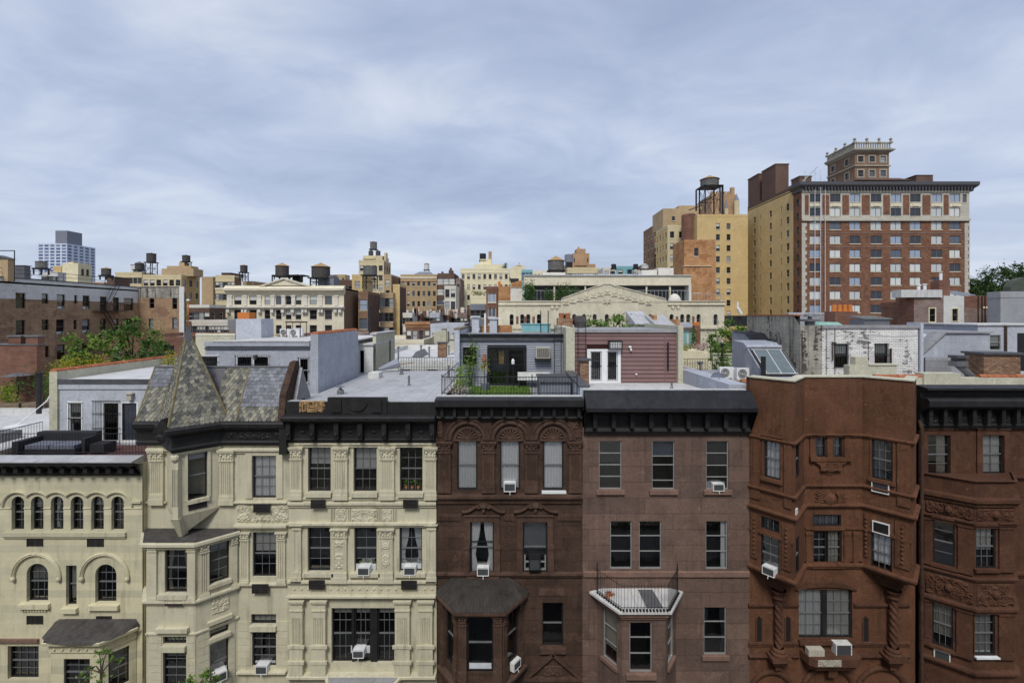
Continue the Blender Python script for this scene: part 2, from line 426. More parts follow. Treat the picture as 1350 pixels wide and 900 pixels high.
M['sash'] = plain('sash_bars',(.15,.155,.16),.5,.4)
M['glass2'] = glassm('window_glass_bright',.92,.18)
M['curtain'] = plain('white_curtain',(.92,.925,.93),.95,.05,0,.03,6)
M['blind'] = plain('pale_blind',(.56,.56,.53),.9,.1,0,.05)
M['drape'] = plain('cream_drape',(.46,.43,.36),.95,.05,0,.1,6)
M['acwhite'] = plain('appliance_white',(.74,.75,.75),.4,.4,0,.05,streak=.12,dirt=(.4,.36,.3))
M['acgrille'] = plain('appliance_grille',(.07,.075,.08),.6,.3)
M['acpanel'] = plain('accordion_panel',(.62,.65,.70),.5,.3)
M['vent'] = plain('vent_grille_metal',(.05,.045,.045),.5,.4,.4,.3)
M['tar'] = plain('tar_roof',(.055,.050,.048),.75,.35,0,.35,1.5,.35,18,streak=.4,dirt=(.16,.15,.15))
M['silver'] = plain('silver_coated_roof',(.43,.43,.44),.6,.35,0,.12,.8,.2,9,streak=.5,dirt=(.2,.2,.21),seam=.95)
M['whiteroof'] = plain('white_coated_roof',(.58,.575,.565),.65,.3,0,.08,.7,.15,8,streak=.45,dirt=(.3,.29,.29),seam=1.1)
M['greyroof'] = plain('grey_roof',(.31,.31,.32),.7,.3,0,.12,.7,.2,8,streak=.45,dirt=(.16,.16,.17),seam=.9)
M['bluegrey'] = stone('blue_grey_stucco',(.39,.41,.46),.09,(.19,.19,.20),.6,.9,bs=.15)
M['bluelight'] = stone('pale_blue_stucco',(.47,.495,.55),.08,(.23,.23,.24),.5,.9,bs=.1)
M['greystucco'] = stone('grey_stucco',(.32,.325,.345),.10,(.15,.15,.155),.5,.6,bs=.25)
M['offwhite'] = stone('offwhite_stucco',(.62,.62,.60),.07,(.28,.27,.25),.4,.9,bs=.15)
M['beigest'] = stone('beige_stucco',(.50,.48,.37),.08,(.2,.18,.14),.4,.8,bs=.2)
M['terra'] = island('terracotta_coping',[(0,(.30,.095,.045)),(1,(.46,.17,.085))],.8,.2)
M['slatefan'] = island('fishscale_slate',[(0,(.085,.086,.085)),(1,(.31,.295,.24)),(.35,(.16,.158,.143)),(.7,(.24,.228,.185))],.8,.25,.35,moss=None)
M['slate'] = island('blue_slate',[(0,(.115,.122,.145)),(1,(.235,.245,.285))],.6,.35,.3)
M['copperedge'] = plain('lichened_ridge_metal',(.20,.165,.085),.75,.3,.2,.35,5)
M['lead'] = plain('lead_cap',(.10,.10,.11),.55,.4,.3,.25,4)
M['siding'] = plain('slate_blue_siding',(.29,.31,.365),.55,.35,0,.06,1.5)
M['maroon'] = plain('maroon_siding',(.215,.128,.122),.6,.3,0,.08,1.5)
M['grass'] = leafm('turf_blades',(.10,.20,.03),(.16,.27,.045),(.23,.32,.07))
M['leafd'] = leafm('dark_leaves',(.035,.085,.018),(.07,.135,.028),(.12,.20,.045))
M['leafm'] = leafm('mid_leaves',(.075,.155,.028),(.135,.235,.045),(.22,.32,.07))
M['leafy'] = leafm('yellow_leaves',(.13,.17,.015),(.30,.28,.02),(.42,.36,.03))
M['leafl'] = leafm('lime_leaves',(.12,.21,.02),(.20,.30,.03),(.30,.38,.05))
M['leafp'] = leafm('park_leaves',(.03,.065,.018),(.055,.10,.026),(.09,.15,.04))
M['flower'] = leafm('pale_flowers',(.55,.45,.42),(.5,.3,.28),(.65,.6,.55))
M['bark'] = stone('bark',(.085,.065,.048),.3,(.03,.025,.02),.5,6,bs=.8)
M['wood'] = plain('weathered_wood',(.20,.155,.105),.85,.15,0,.25,4,.3,30,streak=.3)
M['deck'] = plain('deck_boards',(.095,.045,.042),.7,.25,0,.2,3)
M['pot'] = plain('terracotta_pot',(.38,.15,.075),.8,.2)
M['tankwood'] = stone('tank_staves',(.085,.078,.075),.3,(.03,.028,.027),.6,3,bs=.5)
M['tankgrey'] = stone('grey_tank_staves',(.17,.165,.16),.3,(.05,.048,.047),.6,3,bs=.5)
M['tanroof'] = plain('tan_tank_roof',(.36,.24,.115),.8,.2,0,.2,3)
M['brickL'] = brick('brown_brick',(.33,.19,.11),(.45,.29,.17),(.36,.29,.21),patch=(.26,.16,.105),dirty=.35)
M['brickR'] = brick('red_brown_brick',(.185,.075,.052),(.25,.11,.075),(.21,.155,.125),dirty=.3)
M['brickP'] = brick('pinkish_brick',(.225,.150,.130),(.29,.205,.18),(.28,.25,.24),dirty=.3,patch=(.20,.13,.11))
M['brickO'] = brick('orange_brick',(.46,.20,.075),(.56,.29,.125),(.46,.33,.21),dirty=.25,patch=(.36,.17,.075))
M['brickW'] = brick('white_painted_brick',(.86,.86,.86),(.90,.90,.89),(.50,.50,.50),.24,.09,.012,dirty=.1,spots=(.17,.165,.165),smin=.02,bs=.9)
M['brickS'] = brick('stained_grey_brick',(.39,.375,.325),(.45,.43,.375),(.33,.32,.29),.30,.11,.012,dirty=.95,spots=(.085,.08,.075),smin=-.05,smax=.24,bs=.9)
M['brickOld'] = brick('rough_chimney_brick',(.26,.115,.065),(.50,.33,.20),(.20,.15,.12),.25,.085,.02,dirty=.3,bs=1.0)
M['tbrick'] = brick('tower_red_brick',(.185,.082,.050),(.25,.13,.082),(.18,.125,.10),.5,.3,.02,dirty=.12,bs=.1)
M['tyellow'] = stone('yellow_brick',(.60,.45,.22),.10,(.26,.18,.09),.45,.35,bs=.1,warm=(.60,.43,.20))
M['tyellow2'] = stone('pale_yellow_brick',(.62,.53,.335),.10,(.26,.2,.12),.4,.3,bs=.1)
M['tcream'] = stone('cream_brick',(.74,.67,.46),.07,(.3,.26,.17),.35,.3,bs=.1)
M['ttan'] = stone('tan_brick',(.45,.33,.195),.13,(.19,.14,.09),.45,.3,bs=.1)
M['tbrown'] = stone('brown_far_brick',(.235,.145,.095),.12,(.1,.07,.05),.45,.3,bs=.1)
M['tdark'] = stone('dark_far_brick',(.135,.085,.066),.15,(.05,.04,.035),.45,.3,bs=.1)
M['torange'] = stone('orange_tan_stone',(.42,.27,.155),.14,(.2,.12,.07),.45,.3,bs=.1)
M['tlime'] = stone('limestone_far',(.70,.64,.49),.08,(.30,.26,.19),.4,.4,bs=.15)
M['sylime'] = stone('weathered_limestone',(.61,.56,.43),.13,(.22,.195,.14),.7,.5,bs=.3)
M['twhite'] = stone('white_trim_far',(.66,.63,.56),.06,(.35,.33,.3),.35,.5,bs=.1)
M['tgrey'] = plain('grey_panel',(.19,.205,.24),.5,.4)
M['tblue'] = plain('bluish_white_panel',(.60,.66,.76),.5,.4,0,.04)
M['fglass'] = farglass('far_glass',[(0,(.012,.013,.016)),(.45,(.035,.038,.045)),(.65,(.11,.12,.14)),(.78,(.33,.35,.36)),(.90,(.02,.022,.026))])
M['fglassb'] = farglass('far_glass_blinds',[(0,(.04,.045,.06)),(.28,(.50,.53,.53)),(.52,(.10,.12,.16)),(.66,(.62,.64,.62)),(.85,(.30,.36,.46))])
M['fglassblue'] = farglass('far_glass_blue',[(0,(.06,.10,.24)),(.5,(.10,.15,.33)),(.8,(.16,.21,.38))])
M['fframe'] = plain('far_window_frame',(.16,.15,.14),.6,.3)
M['asphalt'] = plain('asphalt',(.05,.05,.052),.9,.2,0,.2,.6,.3,30)
M['paving'] = plain('concrete_paving',(.28,.275,.26),.9,.2,0,.15,.5,.2,20)
M['soil'] = plain('yard_soil',(.09,.075,.055),.95,.1,0,.3,.7,.3,10)
M['sofa'] = plain('dark_wicker',(.028,.028,.033),.6,.3)
M['cushion'] = plain('grey_cushion',(.15,.16,.20),.9,.1)
M['copper'] = plain('verdigris_copper',(.23,.40,.34),.7,.3,0,.15)
M['turq'] = plain('turquoise_panel',(.20,.42,.45),.5,.4)
M['duct'] = plain('grey_duct',(.20,.205,.22),.45,.4,.5,.15)
M['dish'] = plain('dish_grey',(.16,.175,.22),.5,.4)
M['orangep'] = plain('orange_paint',(.55,.19,.05),.7,.2)
M['amber'] = plain('amber_poster',(.52,.33,.08),.8,.1,0,.4,8)
M['ribroof'] = stone('ribbed_brown_roof',(.046,.040,.036),.35,(.12,.11,.10),.5,2,bs=.3)
M['cuptrim'] = stone('grimy_limestone',(.36,.335,.275),.14,(.12,.11,.09),.6,.5,bs=.2)
M['towerwhite'] = stone('tower_white_stone',(.48,.455,.39),.10,(.2,.18,.15),.5,.5,bs=.1)
M['bulkgrey'] = stone('slate_grey_stucco',(.29,.305,.345),.10,(.13,.13,.135),.6,.9,bs=.15)
M['sideshade'] = plain('siding_gap_shade',(.05,.052,.06),.9,.1)  # wall behind the clapboards, coloured dark to draw the shade between boards
M['maroshade'] = plain('maroon_gap_shade',(.045,.018,.018),.9,.1)  # backing of the maroon boards, shade in the gaps put into its colour
M['patina'] = plain('dark_olive_metal',(.065,.072,.055),.6,.35,0,.25,2)
# ---------------------------------------------------------------- builders for repeated parts
def win(parent,fr,h,nx=3,ny=2,fm='black',depth=.16,t=.045,cur=None,glass='glass',sill=None,mun=.016,rail=True,bars=(),single=False,name='window',sm=None):
    """sash window in opening h; sub-parts pane, curtain / blind / plants, sill"""
    u0,u1,v0,v1 = h[:4]; arch = h[4] if len(h) > 4 else 0
    m = MB(); w0,w1 = -depth,-depth + .07; top = v1 - arch
    m.fb(fr,u0,u0 + t,v0,top,w0,w1); m.fb(fr,u1 - t,u1,v0,top,w0,w1); m.fb(fr,u0 + t,u1 - t,v0,v0 + t * 1.1,w0,w1)
    if arch:
        pts = arch_pts(u0,u1,v1,arch); inn = arch_pts(u0 + t,u1 - t,v1 - t,max(.02,arch - t * .5))
        m.grid([[fr.p(*a,w0),fr.p(*a,w1),fr.p(*b,w1),fr.p(*b,w0)] for a,b in zip(pts,inn)],0,True)
    else: m.fb(fr,u0 + t,u1 - t,v1 - t,v1,w0,w1)
    a,b,c,d = u0 + t,u1 - t,v0 + t,v1 - t; mid = (c + d) / 2
    if rail: m.fb(fr,a,b,mid - .022,mid + .022,w0 + .01,w1 - .012,1)
    def vtop(u):
        if not arch: return d
        best = [p for p in arch_pts(u0 + t,u1 - t,v1 - t,max(.02,arch - t * .5))]
        for p,q in zip(best,best[1:]):
            if p[0] <= u <= q[0]: return p[1] + (q[1] - p[1]) * (u - p[0]) / max(1e-6,q[0] - p[0])
        return d
    for i in range(1,nx):
        u = a + (b - a) * i / nx; m.fb(fr,u - mun / 2,u + mun / 2,c,vtop(u),w0 + .022,w0 + .042,1)
    sashes = [(c,mid),(mid,d)] if rail and not single else [(c,d)]
    for lo,hi in sashes:
        for j in range(1,ny):
            v = lo + (hi - lo) * j / ny; m.fb(fr,a,b,v - mun / 2,v + mun / 2,w0 + .021,w0 + .041,1)
    for f in bars: 
        v = v0 + (v1 - v0) * f; m.fb(fr,a,b,v - .016,v + .016,w0 + .02,w0 + .05)
    o = m.build(name,[M[fm],M['sash'] if fm == 'black' else M[fm]],parent)
    g = MB(); zp = -depth + .018
    if arch: g.face([fr.p(u0 + t * .5,v0 + t * .5,zp),fr.p(u1 - t * .5,v0 + t * .5,zp)] + [fr.p(u,v - .01,zp) for u,v in reversed(arch_pts(u0 + t * .5,u1 - t * .5,v1 - t * .5,max(.02,arch - t * .3)))])
    else: g.face([fr.p(u0 + t * .5,v0 + t * .5,zp),fr.p(u1 - t * .5,v0 + t * .5,zp),fr.p(u1 - t * .5,v1 - t * .5,zp),fr.p(u0 + t * .5,v1 - t * .5,zp)])
    g.build('pane',M[glass],o)
    if cur: dress(o,fr,(a,b,c,d),cur,-depth - .02)
    if sill:
        s = MB(); x,hh,pr = sill
        s.hexa([fr.p(u0 - x,v0 - hh,pr),fr.p(u1 + x,v0 - hh,pr),fr.p(u1 + x,v0 - hh,.002),fr.p(u0 - x,v0 - hh,.002),
                fr.p(u0 - x,v0 - .015,pr),fr.p(u1 + x,v0 - .015,pr),fr.p(u1 + x,v0 + .004,.002),fr.p(u0 - x,v0 + .004,.002)])
        s.fb(fr,u0 + .003,u1 - .003,v0 - .01,v0 + .006,-depth,.003)
        s.build('sill',M[sm or fm],o)
    return o
def folds(m,fr,a,b,c,d,w,amp,nf,pinch=0):
    n = max(8,int(nf * 8)); ph = rnd.uniform(0,6); rows = []
    for j in range(7):
        t = j / 6; row = []
        for i in range(n + 1):
            s = i / n
            u = a + (b - a) * s
            if pinch: u = (a if pinch < 0 else b) + (u - (a if pinch < 0 else b)) * (1 - .55 * math.exp(-((t - .35) / .3) ** 2))
            row.append(fr.p(u,c + (d - c) * t,w + amp * math.sin(2 * pi * nf * s + ph + .5 * math.sin(3 * t)) * (1 - .4 * t)))
        rows.append(row)
    m.grid(rows)
def dress(o,fr,r,cur,w):
    a,b,c,d = r; kind,*arg = cur.split(':'); W = b - a
    f = float(arg[0]) if arg else 1.0
    if kind == 'full':
        m = MB(); folds(m,fr,a,b,d - (d - c) * f,d,w,.022,W * 9); m.build('curtain',M[arg[1] if len(arg) > 1 else 'curtain'],o,True)
    elif kind == 'sides':
        m = MB(); folds(m,fr,a,a + W * .38 * f,c,d,w,.022,4,-1); folds(m,fr,b - W * .38 * f,b,c,d,w,.022,4,1); m.build('curtain',M[arg[1] if len(arg) > 1 else 'curtain'],o,True)
    elif kind == 'right':
        m = MB(); folds(m,fr,b - W * f,b,c,d,w,.022,4); m.build('curtain',M[arg[1] if len(arg) > 1 else 'drape'],o,True)
    elif kind == 'left':
        m = MB(); folds(m,fr,a,a + W * f,c,d,w,.022,4); m.build('curtain',M[arg[1] if len(arg) > 1 else 'drape'],o,True)
    elif kind == 'blind':
        m = MB(); n = max(3,int((d - c) * f / .05))
        for i in range(n):
            v = d - (d - c) * f * (i + .5) / n; hh = (d - c) * f / n * .47
            m.face([fr.p(a,v - hh,w + .012),fr.p(b,v - hh,w + .012),fr.p(b,v + hh,w - .006),fr.p(a,v + hh,w - .006)])
        m.build('blind',M[arg[1] if len(arg) > 1 else 'blind'],o)
    elif kind == 'plants':
        m = MB(); 
        for i in range(3):
            u = a + W * (.2 + .3 * i); m.lathe(*fr.p(u,0,w)[:2],[(0,c),(.05,c),(.065,c + .12),(.0,c + .12)],8,0)
            for k in range(28):
                q = Vector(fr.p(u + rnd.uniform(-.1,.1),c + .12 + rnd.random() * .22,w + rnd.uniform(-.08,.06)))
                leaf(m,q,.05,1)
        m.build('potted_plants',[M['pot'],M['leafm']],o)
def leaf(m,q,s,mi=0,up=.3):
    n = Vector((rnd.gauss(0,1),rnd.gauss(0,1),rnd.gauss(0,1) + up)).normalized()
    t = n.orthogonal().normalized(); t.rotate(Matrix.Rotation(rnd.uniform(0,6.3),3,n)); b = n.cross(t)
    m.face([q - t * s,q - b * s * .5 + t * s * .1,q + t * s,q + b * s * .5 + t * s * .1],mi)

def pilaster(parent,fr,u0,u1,v0,v1,mat,w=.10,cap=.42,base=.28,flutes=5,capw=.05,inset=None,name='pilaster',leafy=True,shaft=None):
    m = MB(); e = capw
    m.fb(fr,u0 - e * .5,u1 + e * .5,v0,v0 + base * .55,0.003,w + .05); m.fb(fr,u0 - e * .3,u1 + e * .3,v0 + base * .55,v0 + base,.003,w + .03)
    a,b = v0 + base,v1 - cap
    if flutes:
        s0,s1 = shaft or (a + .06,b - .06); W = u1 - u0; g = W * .13; pts = [(u0,0.003),(u0,w),(u0 + g,w)]; k = (W - 2 * g) / flutes
        m.fb(fr,u0,u1,a,s0,.003,w); m.fb(fr,u0,u1,s1,b,.003,w)
        for i in range(flutes):
            x = u0 + g + k * i; pts += [(x + k * .18,w),(x + k * .3,w - .028),(x + k * .7,w - .028),(x + k * .82,w)]
        pts += [(u1 - g,w),(u1,w),(u1,.003)]
        m.grid([[fr.p(x,s0,y) for x,y in pts],[fr.p(x,s1,y) for x,y in pts]])
    else:
        m.fb(fr,u0,u1,a,b,.003,w)
        if inset:
            W = u1 - u0; m.relief(fr,u0 + W * .2,u1 - W * .2,a + .15,b - .12,inset,.05,w + .006,.025,k=9)
            for q in (u0 + W * .1,u1 - W * .16): m.fb(fr,q,q + W * .06,a + .1,b - .08,w,w + .02)
    m.fb(fr,u0 - e * .4,u1 + e * .4,b,b + cap * .14,.003,w + .035)
    m.fb(fr,u0,u1,b + cap * .14,b + cap * .72,.003,w)
    m.fb(fr,u0 - e,u1 + e,b + cap * .72,b + cap * .86,.003,w + .055); m.fb(fr,u0 - e * 1.4,u1 + e * 1.4,b + cap * .86,v1,.003,w + .085)
    if leafy:
        W = u1 - u0
        for x in (u0 + W * .12,u1 - W * .12):
            q = fr.p(x,b + cap * .55,w + .02); m.blob(q,.055,.05,.055,8,5)
        for i in range(5):
            q = fr.p(u0 + W * (.1 + .2 * i),b + cap * .3,w + .01); m.blob(q,.04,.045,cap * .14,6,4)
        m.blob(fr.p((u0 + u1) / 2,b + cap * .58,w + .02),.045,.045,.04,6,4)
    return m.build(name,mat,parent)
def vent(parent,fr,u0,u1,v0,v1):
    m = MB(); m.fb(fr,u0,u1,v0,v1,-.02,.012); n = 6
    for i in range(n):
        v = v0 + (v1 - v0) * (i + .5) / n; m.fb(fr,u0 + .02,u1 - .02,v - .008,v + .010,.0125,.03)
    for u in (u0,u1 - .025): m.fb(fr,u,u + .025,v0,v1,.0126,.035)
    for i in (1,2): u = u0 + (u1 - u0) * i / 3; m.fb(fr,u - .008,u + .008,v0,v1,.0127,.032)
    return m.build('vent_grille',M['vent'],parent)
def course(parent,path,prof,mat,name='string_course'):
    m = MB(); m.sweep(path,prof); return m.build(name,mat,parent)
def ledge(z0,z1,p):
    """simple moulded ledge profile between two heights"""
    h = z1 - z0
    return [(0.002,z0),(p * .45,z0),(p * .55,z0 + h * .3),(p * .9,z0 + h * .45),(p,z0 + h * .5),(p,z0 + h * .85),(p * .93,z0 + h * .92),(.002,z1)]
def railing(m,pts,z0,z1,step=.13,r=.009,rail=.016,ends=.0):
    """iron railing along a plan polyline"""
    for (x0,y0),(x1,y1) in zip(pts,pts[1:]):
        L = math.hypot(x1 - x0,y1 - y0); n = max(1,int(L / step))
        for z in (z1,z0 + .08): m.tube((x0,y0,z),(x1,y1,z),rail,5)
        for i in range(n + 1):
            t = i / n; x,y = x0 + (x1 - x0) * t,y0 + (y1 - y0) * t; m.tube((x,y,z0),(x,y,z1 + ends),r,4)

# window air conditioner, built once at the origin facing -Y, then copied
def make_ac(panel_col='acpanel',side=True):
    o = thing('air_conditioner','white window air conditioner','air conditioner')
    m = MB(); W,H,D = .23,.31,.32
    m.box(-W,W,-D,.1,0,H)
    for i in range(5): m.box(-W * .8,W * .1,-D + .05 + i * .05,-D + .068 + i * .05,H,H + .006)
    for i in range(6): m.box(-W - .004,-W,-D + .08,-.12,.07 + i * .045,.09 + i * .045)
    for i in range(6): m.box(W,W + .004,-D + .08,-.12,.07 + i * .045,.09 + i * .045)
    for a in (-W,W - .03): m.box(a,a + .03,-D - .012,-D,0,H)
    for z in (0,H - .03): m.box(-W + .03,W - .03,-D - .012,-D,z,z + .03)
    m.build('housing',M['acwhite'],o)
    g = MB(); g.box(-W + .03,W - .03,-D - .002,-D + .01,.03,H - .03)
    for i in range(9): g.box(-W + .035,W - .035,-D - .007,-D - .002,.045 + i * .033,.055 + i * .033)
    g.build('grille',M['acgrille'],o)
    if side:
        p = MB()
        for s in (-1,1):
            for i in range(5):
                x0 = s * (W + i * .035); x1 = s * (W + (i + 1) * .035)
                p.face([(x0,.0,.0),(x1,.02 if i % 2 == 0 else 0,0),(x1,.02 if i % 2 == 0 else 0,H),(x0,.02 if i % 2 else 0.001,H)])
        p.build('accordion_panel',M[panel_col],o)
    d = MB(); d.tube((0,-D + .05,.03),(0.01,-D - .04,-.035),.014,6); d.tube((.01,-D - .04,-.035),(.012,-D - .06,-.10),.012,6)
    d.build('drain_spout',M['acwhite'],o)
    return o
AC0 = None
def place_ac(fr,px,py,label,s=1.0,w=0.0,sz=1.0):
    w -= .10
    """px, py: photo position of the middle of the unit's lower edge at the window plane"""
    global AC0
    if AC0 is None: o = AC0 = make_ac()
    else: o = copy_tree(AC0)
    u,v = fr.at(px,py); p = fr.p(u,v,w)
    o.location = p; o.rotation_euler = (0,0,fr.ang()); o.scale = (s,s,s * sz)
    return tag(o,label,'air conditioner','window air conditioners on the row house fronts')

def shingles(m,A,B,Cc,D,pw,ph,fan=True,thick=.018,frac=(0,1),mi=0,jit=.012):
    """rows of lapped slates on the quad A B (bottom, left to right) C D (top right, top left)"""
    A,B,Cc,D = map(Vector,(A,B,Cc,D)); H = ((A + B) / 2 - (Cc + D) / 2).length
    nr = max(1,int(H / ph)); nrm = (B - A).cross(D - A).normalized()
    for j in range(nr):
        t0,t1 = j / nr,min(1.0,(j + 1.75) / nr)
        if not (frac[0] <= t0 < frac[1]): continue
        l0,r0 = A.lerp(D,t0),B.lerp(Cc,t0); l1,r1 = A.lerp(D,t1),B.lerp(Cc,t1); W = (r0 - l0).length
        n = max(1,round(W / pw)); off = .5 if j % 2 else 0
        for i in range(n + (1 if off else 0)):
            s0,s1 = max(0,(i - off) / n),min(1,(i + 1 - off) / n)
            if s1 - s0 < .02: continue
            a,b,c,d = l0.lerp(r0,s0),l0.lerp(r0,s1),l1.lerp(r1,s1),l1.lerp(r1,s0)
            lift = nrm * (thick + rnd.uniform(0,jit)); c0 = nrm * .004; up = (d - a); g = (b - a) * .03
            jx = up * rnd.uniform(-.03,.03)
            if fan:
                p = [a + up * .33 + g + lift + jx,a.lerp(b,.2) + up * .10 + lift + jx,a.lerp(b,.5) + lift + jx,a.lerp(b,.8) + up * .10 + lift + jx,b + up * .33 - g + lift + jx]
            else: p = [a + g + lift + jx,b - g + lift + jx]
            ring = p + [c - g * .5 + c0,d + g * .5 + c0]
            m.face(ring,mi)
            k = len(p)
            m2 = [q - nrm * thick for q in p]
            for x in range(k - 1): m.face([m2[x],m2[x + 1],p[x + 1],p[x]],mi)
def clapboards(m,fr,u0,u1,v0,v1,step,holes=(),w=0.0,lap=.022,mi=0):
    n = round((v1 - v0) / step)
    for j in range(n):
        a,b = v0 + (v1 - v0) * j / n,v0 + (v1 - v0) * (j + 1) / n; cuts = [(u0,u1)]
        for h in holes:
            if h[2] < b - .01 and h[3] > a + .01:
                nc = []
                for x,y in cuts:
                    if h[1] <= x or h[0] >= y: nc.append((x,y))
                    else:
                        if h[0] > x: nc.append((x,h[0]))
                        if h[1] < y: nc.append((h[1],y))
                cuts = nc
        for x,y in cuts:
            if y - x < .01: continue
            g = (b - a) * .16; m.face([fr.p(x,a + g,w + lap),fr.p(y,a + g,w + lap),fr.p(y,b,w + .004),fr.p(x,b,w + .004)],mi)
            m.face([fr.p(x,a + g,w + .002),fr.p(y,a + g,w + .002),fr.p(y,a + g,w + lap),fr.p(x,a + g,w + lap)],mi)
def coping(m,a,b,z,w=.34,step=.30,z2=None):
    """row of half-round terracotta tiles on top of a wall from a to b"""
    a,b = Vector((*a,z)),Vector((*b,z if z2 is None else z2)); L = (b - a).length; n = max(1,int(L / step)); d = (b - a) / n; s = Vector((-d.y,d.x,0)).normalized()
    for i in range(n):
        p,q = a + d * i,a + d * (i + .97); k = rnd.uniform(-.008,.008); rings = []
        for c,r in ((p,1.0),(q,.9)):
            rings.append([c + s * (w / 2 * r * math.cos(pi * t / 6)) + Vector((0,0,.13 * r * math.sin(pi * t / 6) + k)) for t in range(7)])
        m.prism(rings[0],rings[1])
def shell(m,x0,x1,y0,y1,z0,z1,front=False,mi=0,left=True,right=True):
    """side and back walls of a house body (front optional)"""
    if left: m.face([(x0,y1,z0),(x0,y0,z0),(x0,y0,z1),(x0,y1,z1)],mi)
    if right: m.face([(x1,y0,z0),(x1,y1,z0),(x1,y1,z1),(x1,y0,z1)],mi)
    m.face([(x1,y1,z0),(x0,y1,z0),(x0,y1,z1),(x1,y1,z1)],mi)
    if front: m.face([(x0,y0,z0),(x1,y0,z0),(x1,y0,z1),(x0,y0,z1)],mi)
# ---------------------------------------------------------------- the ground and the street
def sheet(name,x0,x1,y0,y1,z,mat):
    m = MB(); m.face([(x0,y0,z),(x1,y0,z),(x1,y1,z),(x0,y1,z)]); return tag(m.build(name,mat),kind='structure')
sheet('ground',-2500,2500,-600,4500,-.02,M['soil'])
sheet('road',-140,140,4.5,12.5,0.0,M['asphalt'])
for y0,y1 in ((12.5,15.8),(0.2,4.5)):
    m = MB(); m.box(-140,140,y0,y1,-.02,.13); tag(m.build('pavement',M['paving']),kind='structure')

# the house across the street, whose window the view is taken from (stands behind the camera)
hb = thing('apartment_building','pale apartment house across the street behind the viewpoint','building',(0,-8,0))
m = MB(); m.box(-70,70,-14,-1.2,0,20); m.build('wall',M['tlime'],hb)  # unseen wall, made pale to throw light back onto fronts and windows

GW = 'row houses along the street'
def house(label,x0,x1,name='row_house'): return thing(name,label,'house',((x0 + x1) / 2,19,0),GW)
F0 = Fr(0,19.0)
def qh(fr,*a,arch=0):
    h = fr.q(*a)
    return (*h,arch) if arch else h

# ================================================================ house A, cream stucco with arched windows
FA = Fr(0,18.75)
A = house('cream stucco row house with a row of six small arched windows under a black cornice',-20.4,-14.28)
holes = []; spec = []
for cx in (23.5,49,75.3,101.5,128.5,155): 
    h = qh(FA,cx - 8.3,654,cx + 8.3,698.5,arch=.245); holes.append(h); spec.append((h,dict(nx=2,ny=2,t=.04)))
for x0,x1,y0,y1 in ((35,63.5,742.5,793),(125.5,153.5,743.5,794)):
    h = qh(FA,x0,y0,x1,y1,arch=.41); holes.append(h); spec.append((h,dict(nx=3,ny=2,t=.045)))
h = qh(FA,87,745,101,798); holes.append(h); spec.append((h,dict(nx=1,ny=1)))
h = qh(FA,10,851,51,895); holes.append(h); spec.append((h,dict(nx=4,ny=2,t=.05)))
m = MB(); panel(m,FA,-20.4,-14.28,0,11.5,holes,.24)
shell(m,-20.4,-14.28,18.75,31,0,11.3)
m.build('wall',[M['cream'],M['dark']],A)
for i,(h,k) in enumerate(spec):
    win(A,FA,h,depth=.2,glass='glass2',cur=(None,'blind:.35','sides',None,'blind:.3',None,'blind:.45',None,'full:.9:blind',None)[i],**k)
m = MB(); m.face([(-20.4,18.8,11.25),(-14.28,18.8,11.25),(-14.28,31,11.25),(-20.4,31,11.25)]); m.build('roof',M['deck'],A)
m = MB(); m.sweep([(-22,18.75),(-14.29,18.75)],[(.002,10.83),(.10,10.83),(.13,10.93),(.10,11.0),(.12,11.10),(.42,11.30),(.50,11.33),(.52,11.44)])
m.sweep([(-22,18.75),(-14.29,18.75)],[(.52,11.441),(.53,11.45),(.53,11.48),(.02,11.56),(-.12,11.56),(-.12,11.2)],1)
for i in range(18):
    u = -22 + i * .44; m.fb(FA,u,u + .16,11.0,11.2,.1,.34)
m.build('cornice',[M['corn'],M['silver']],A)
m = MB()   # scalloped hood over the six windows
u_ = [FA.u(c) for c in (23.5,49,75.3,101.5,128.5,155)]; vv = FA.v(663.5,90); rr = .40
for i,u in enumerate(u_):
    r_ = .56; ring = [(r_ - .03,.003),(r_ - .03,.05),(r_,.075),(r_ + .04,.08),(r_ + .055,.05),(r_ + .055,.003)]
    e0 = math.acos(min(1,.388 / (r_))) if i < 5 else 0.05; e1 = math.acos(min(1,.388 / r_)) if i > 0 else .05
    m.arc(FA,u,vv - .12,ring,e0,pi - e1,14)
v_ = FA.v(661,90)
for a,b in ((-20.4,u_[0] - .55),(u_[5] + .55,-14.3)): m.fb(FA,a,b,v_ - .04,v_ + .04,.003,.08)
m.build('hood_mould',M['cream'],A)
m = MB(); v_ = FA.v(669.5,90); xs = [-20.4] + [x for h in holes[:6] for x in (h[0],h[1])] + [-14.3]
for a,b in zip(xs[::2],xs[1::2]): m.fb(FA,a + .002,b - .002,v_ - .02,v_ + .02,.002,.03)
m.build('string_course',M['cream'],A)
u0,u1,v0,v1 = FA.q(5,700,167,706); m = MB(); m.fb(FA,u0,u1,v0,v1 - .02,.002,.10); m.fb(FA,u0 + .03,u1 - .03,v0 - .07,v0,.002,.06); m.build('sill',M['cream'],A)
for cx,y in ((49,757),(139,757)):
    u = FA.u(cx); v = FA.v(y + 3,cx); m = MB(); ring = [(.83,.003),(.83,.05),(.86,.09),(.90,.06),(.92,.10),(.96,.06),(.96,.003)]
    m.arc(FA,u,v,ring,0,pi,22)
    for s in (-1,1):
        m.blob(FA.p(u + s * .88,v - .06,.07),.09,.08,.10); 
    m.build('hood_mould',M['cream'],A)
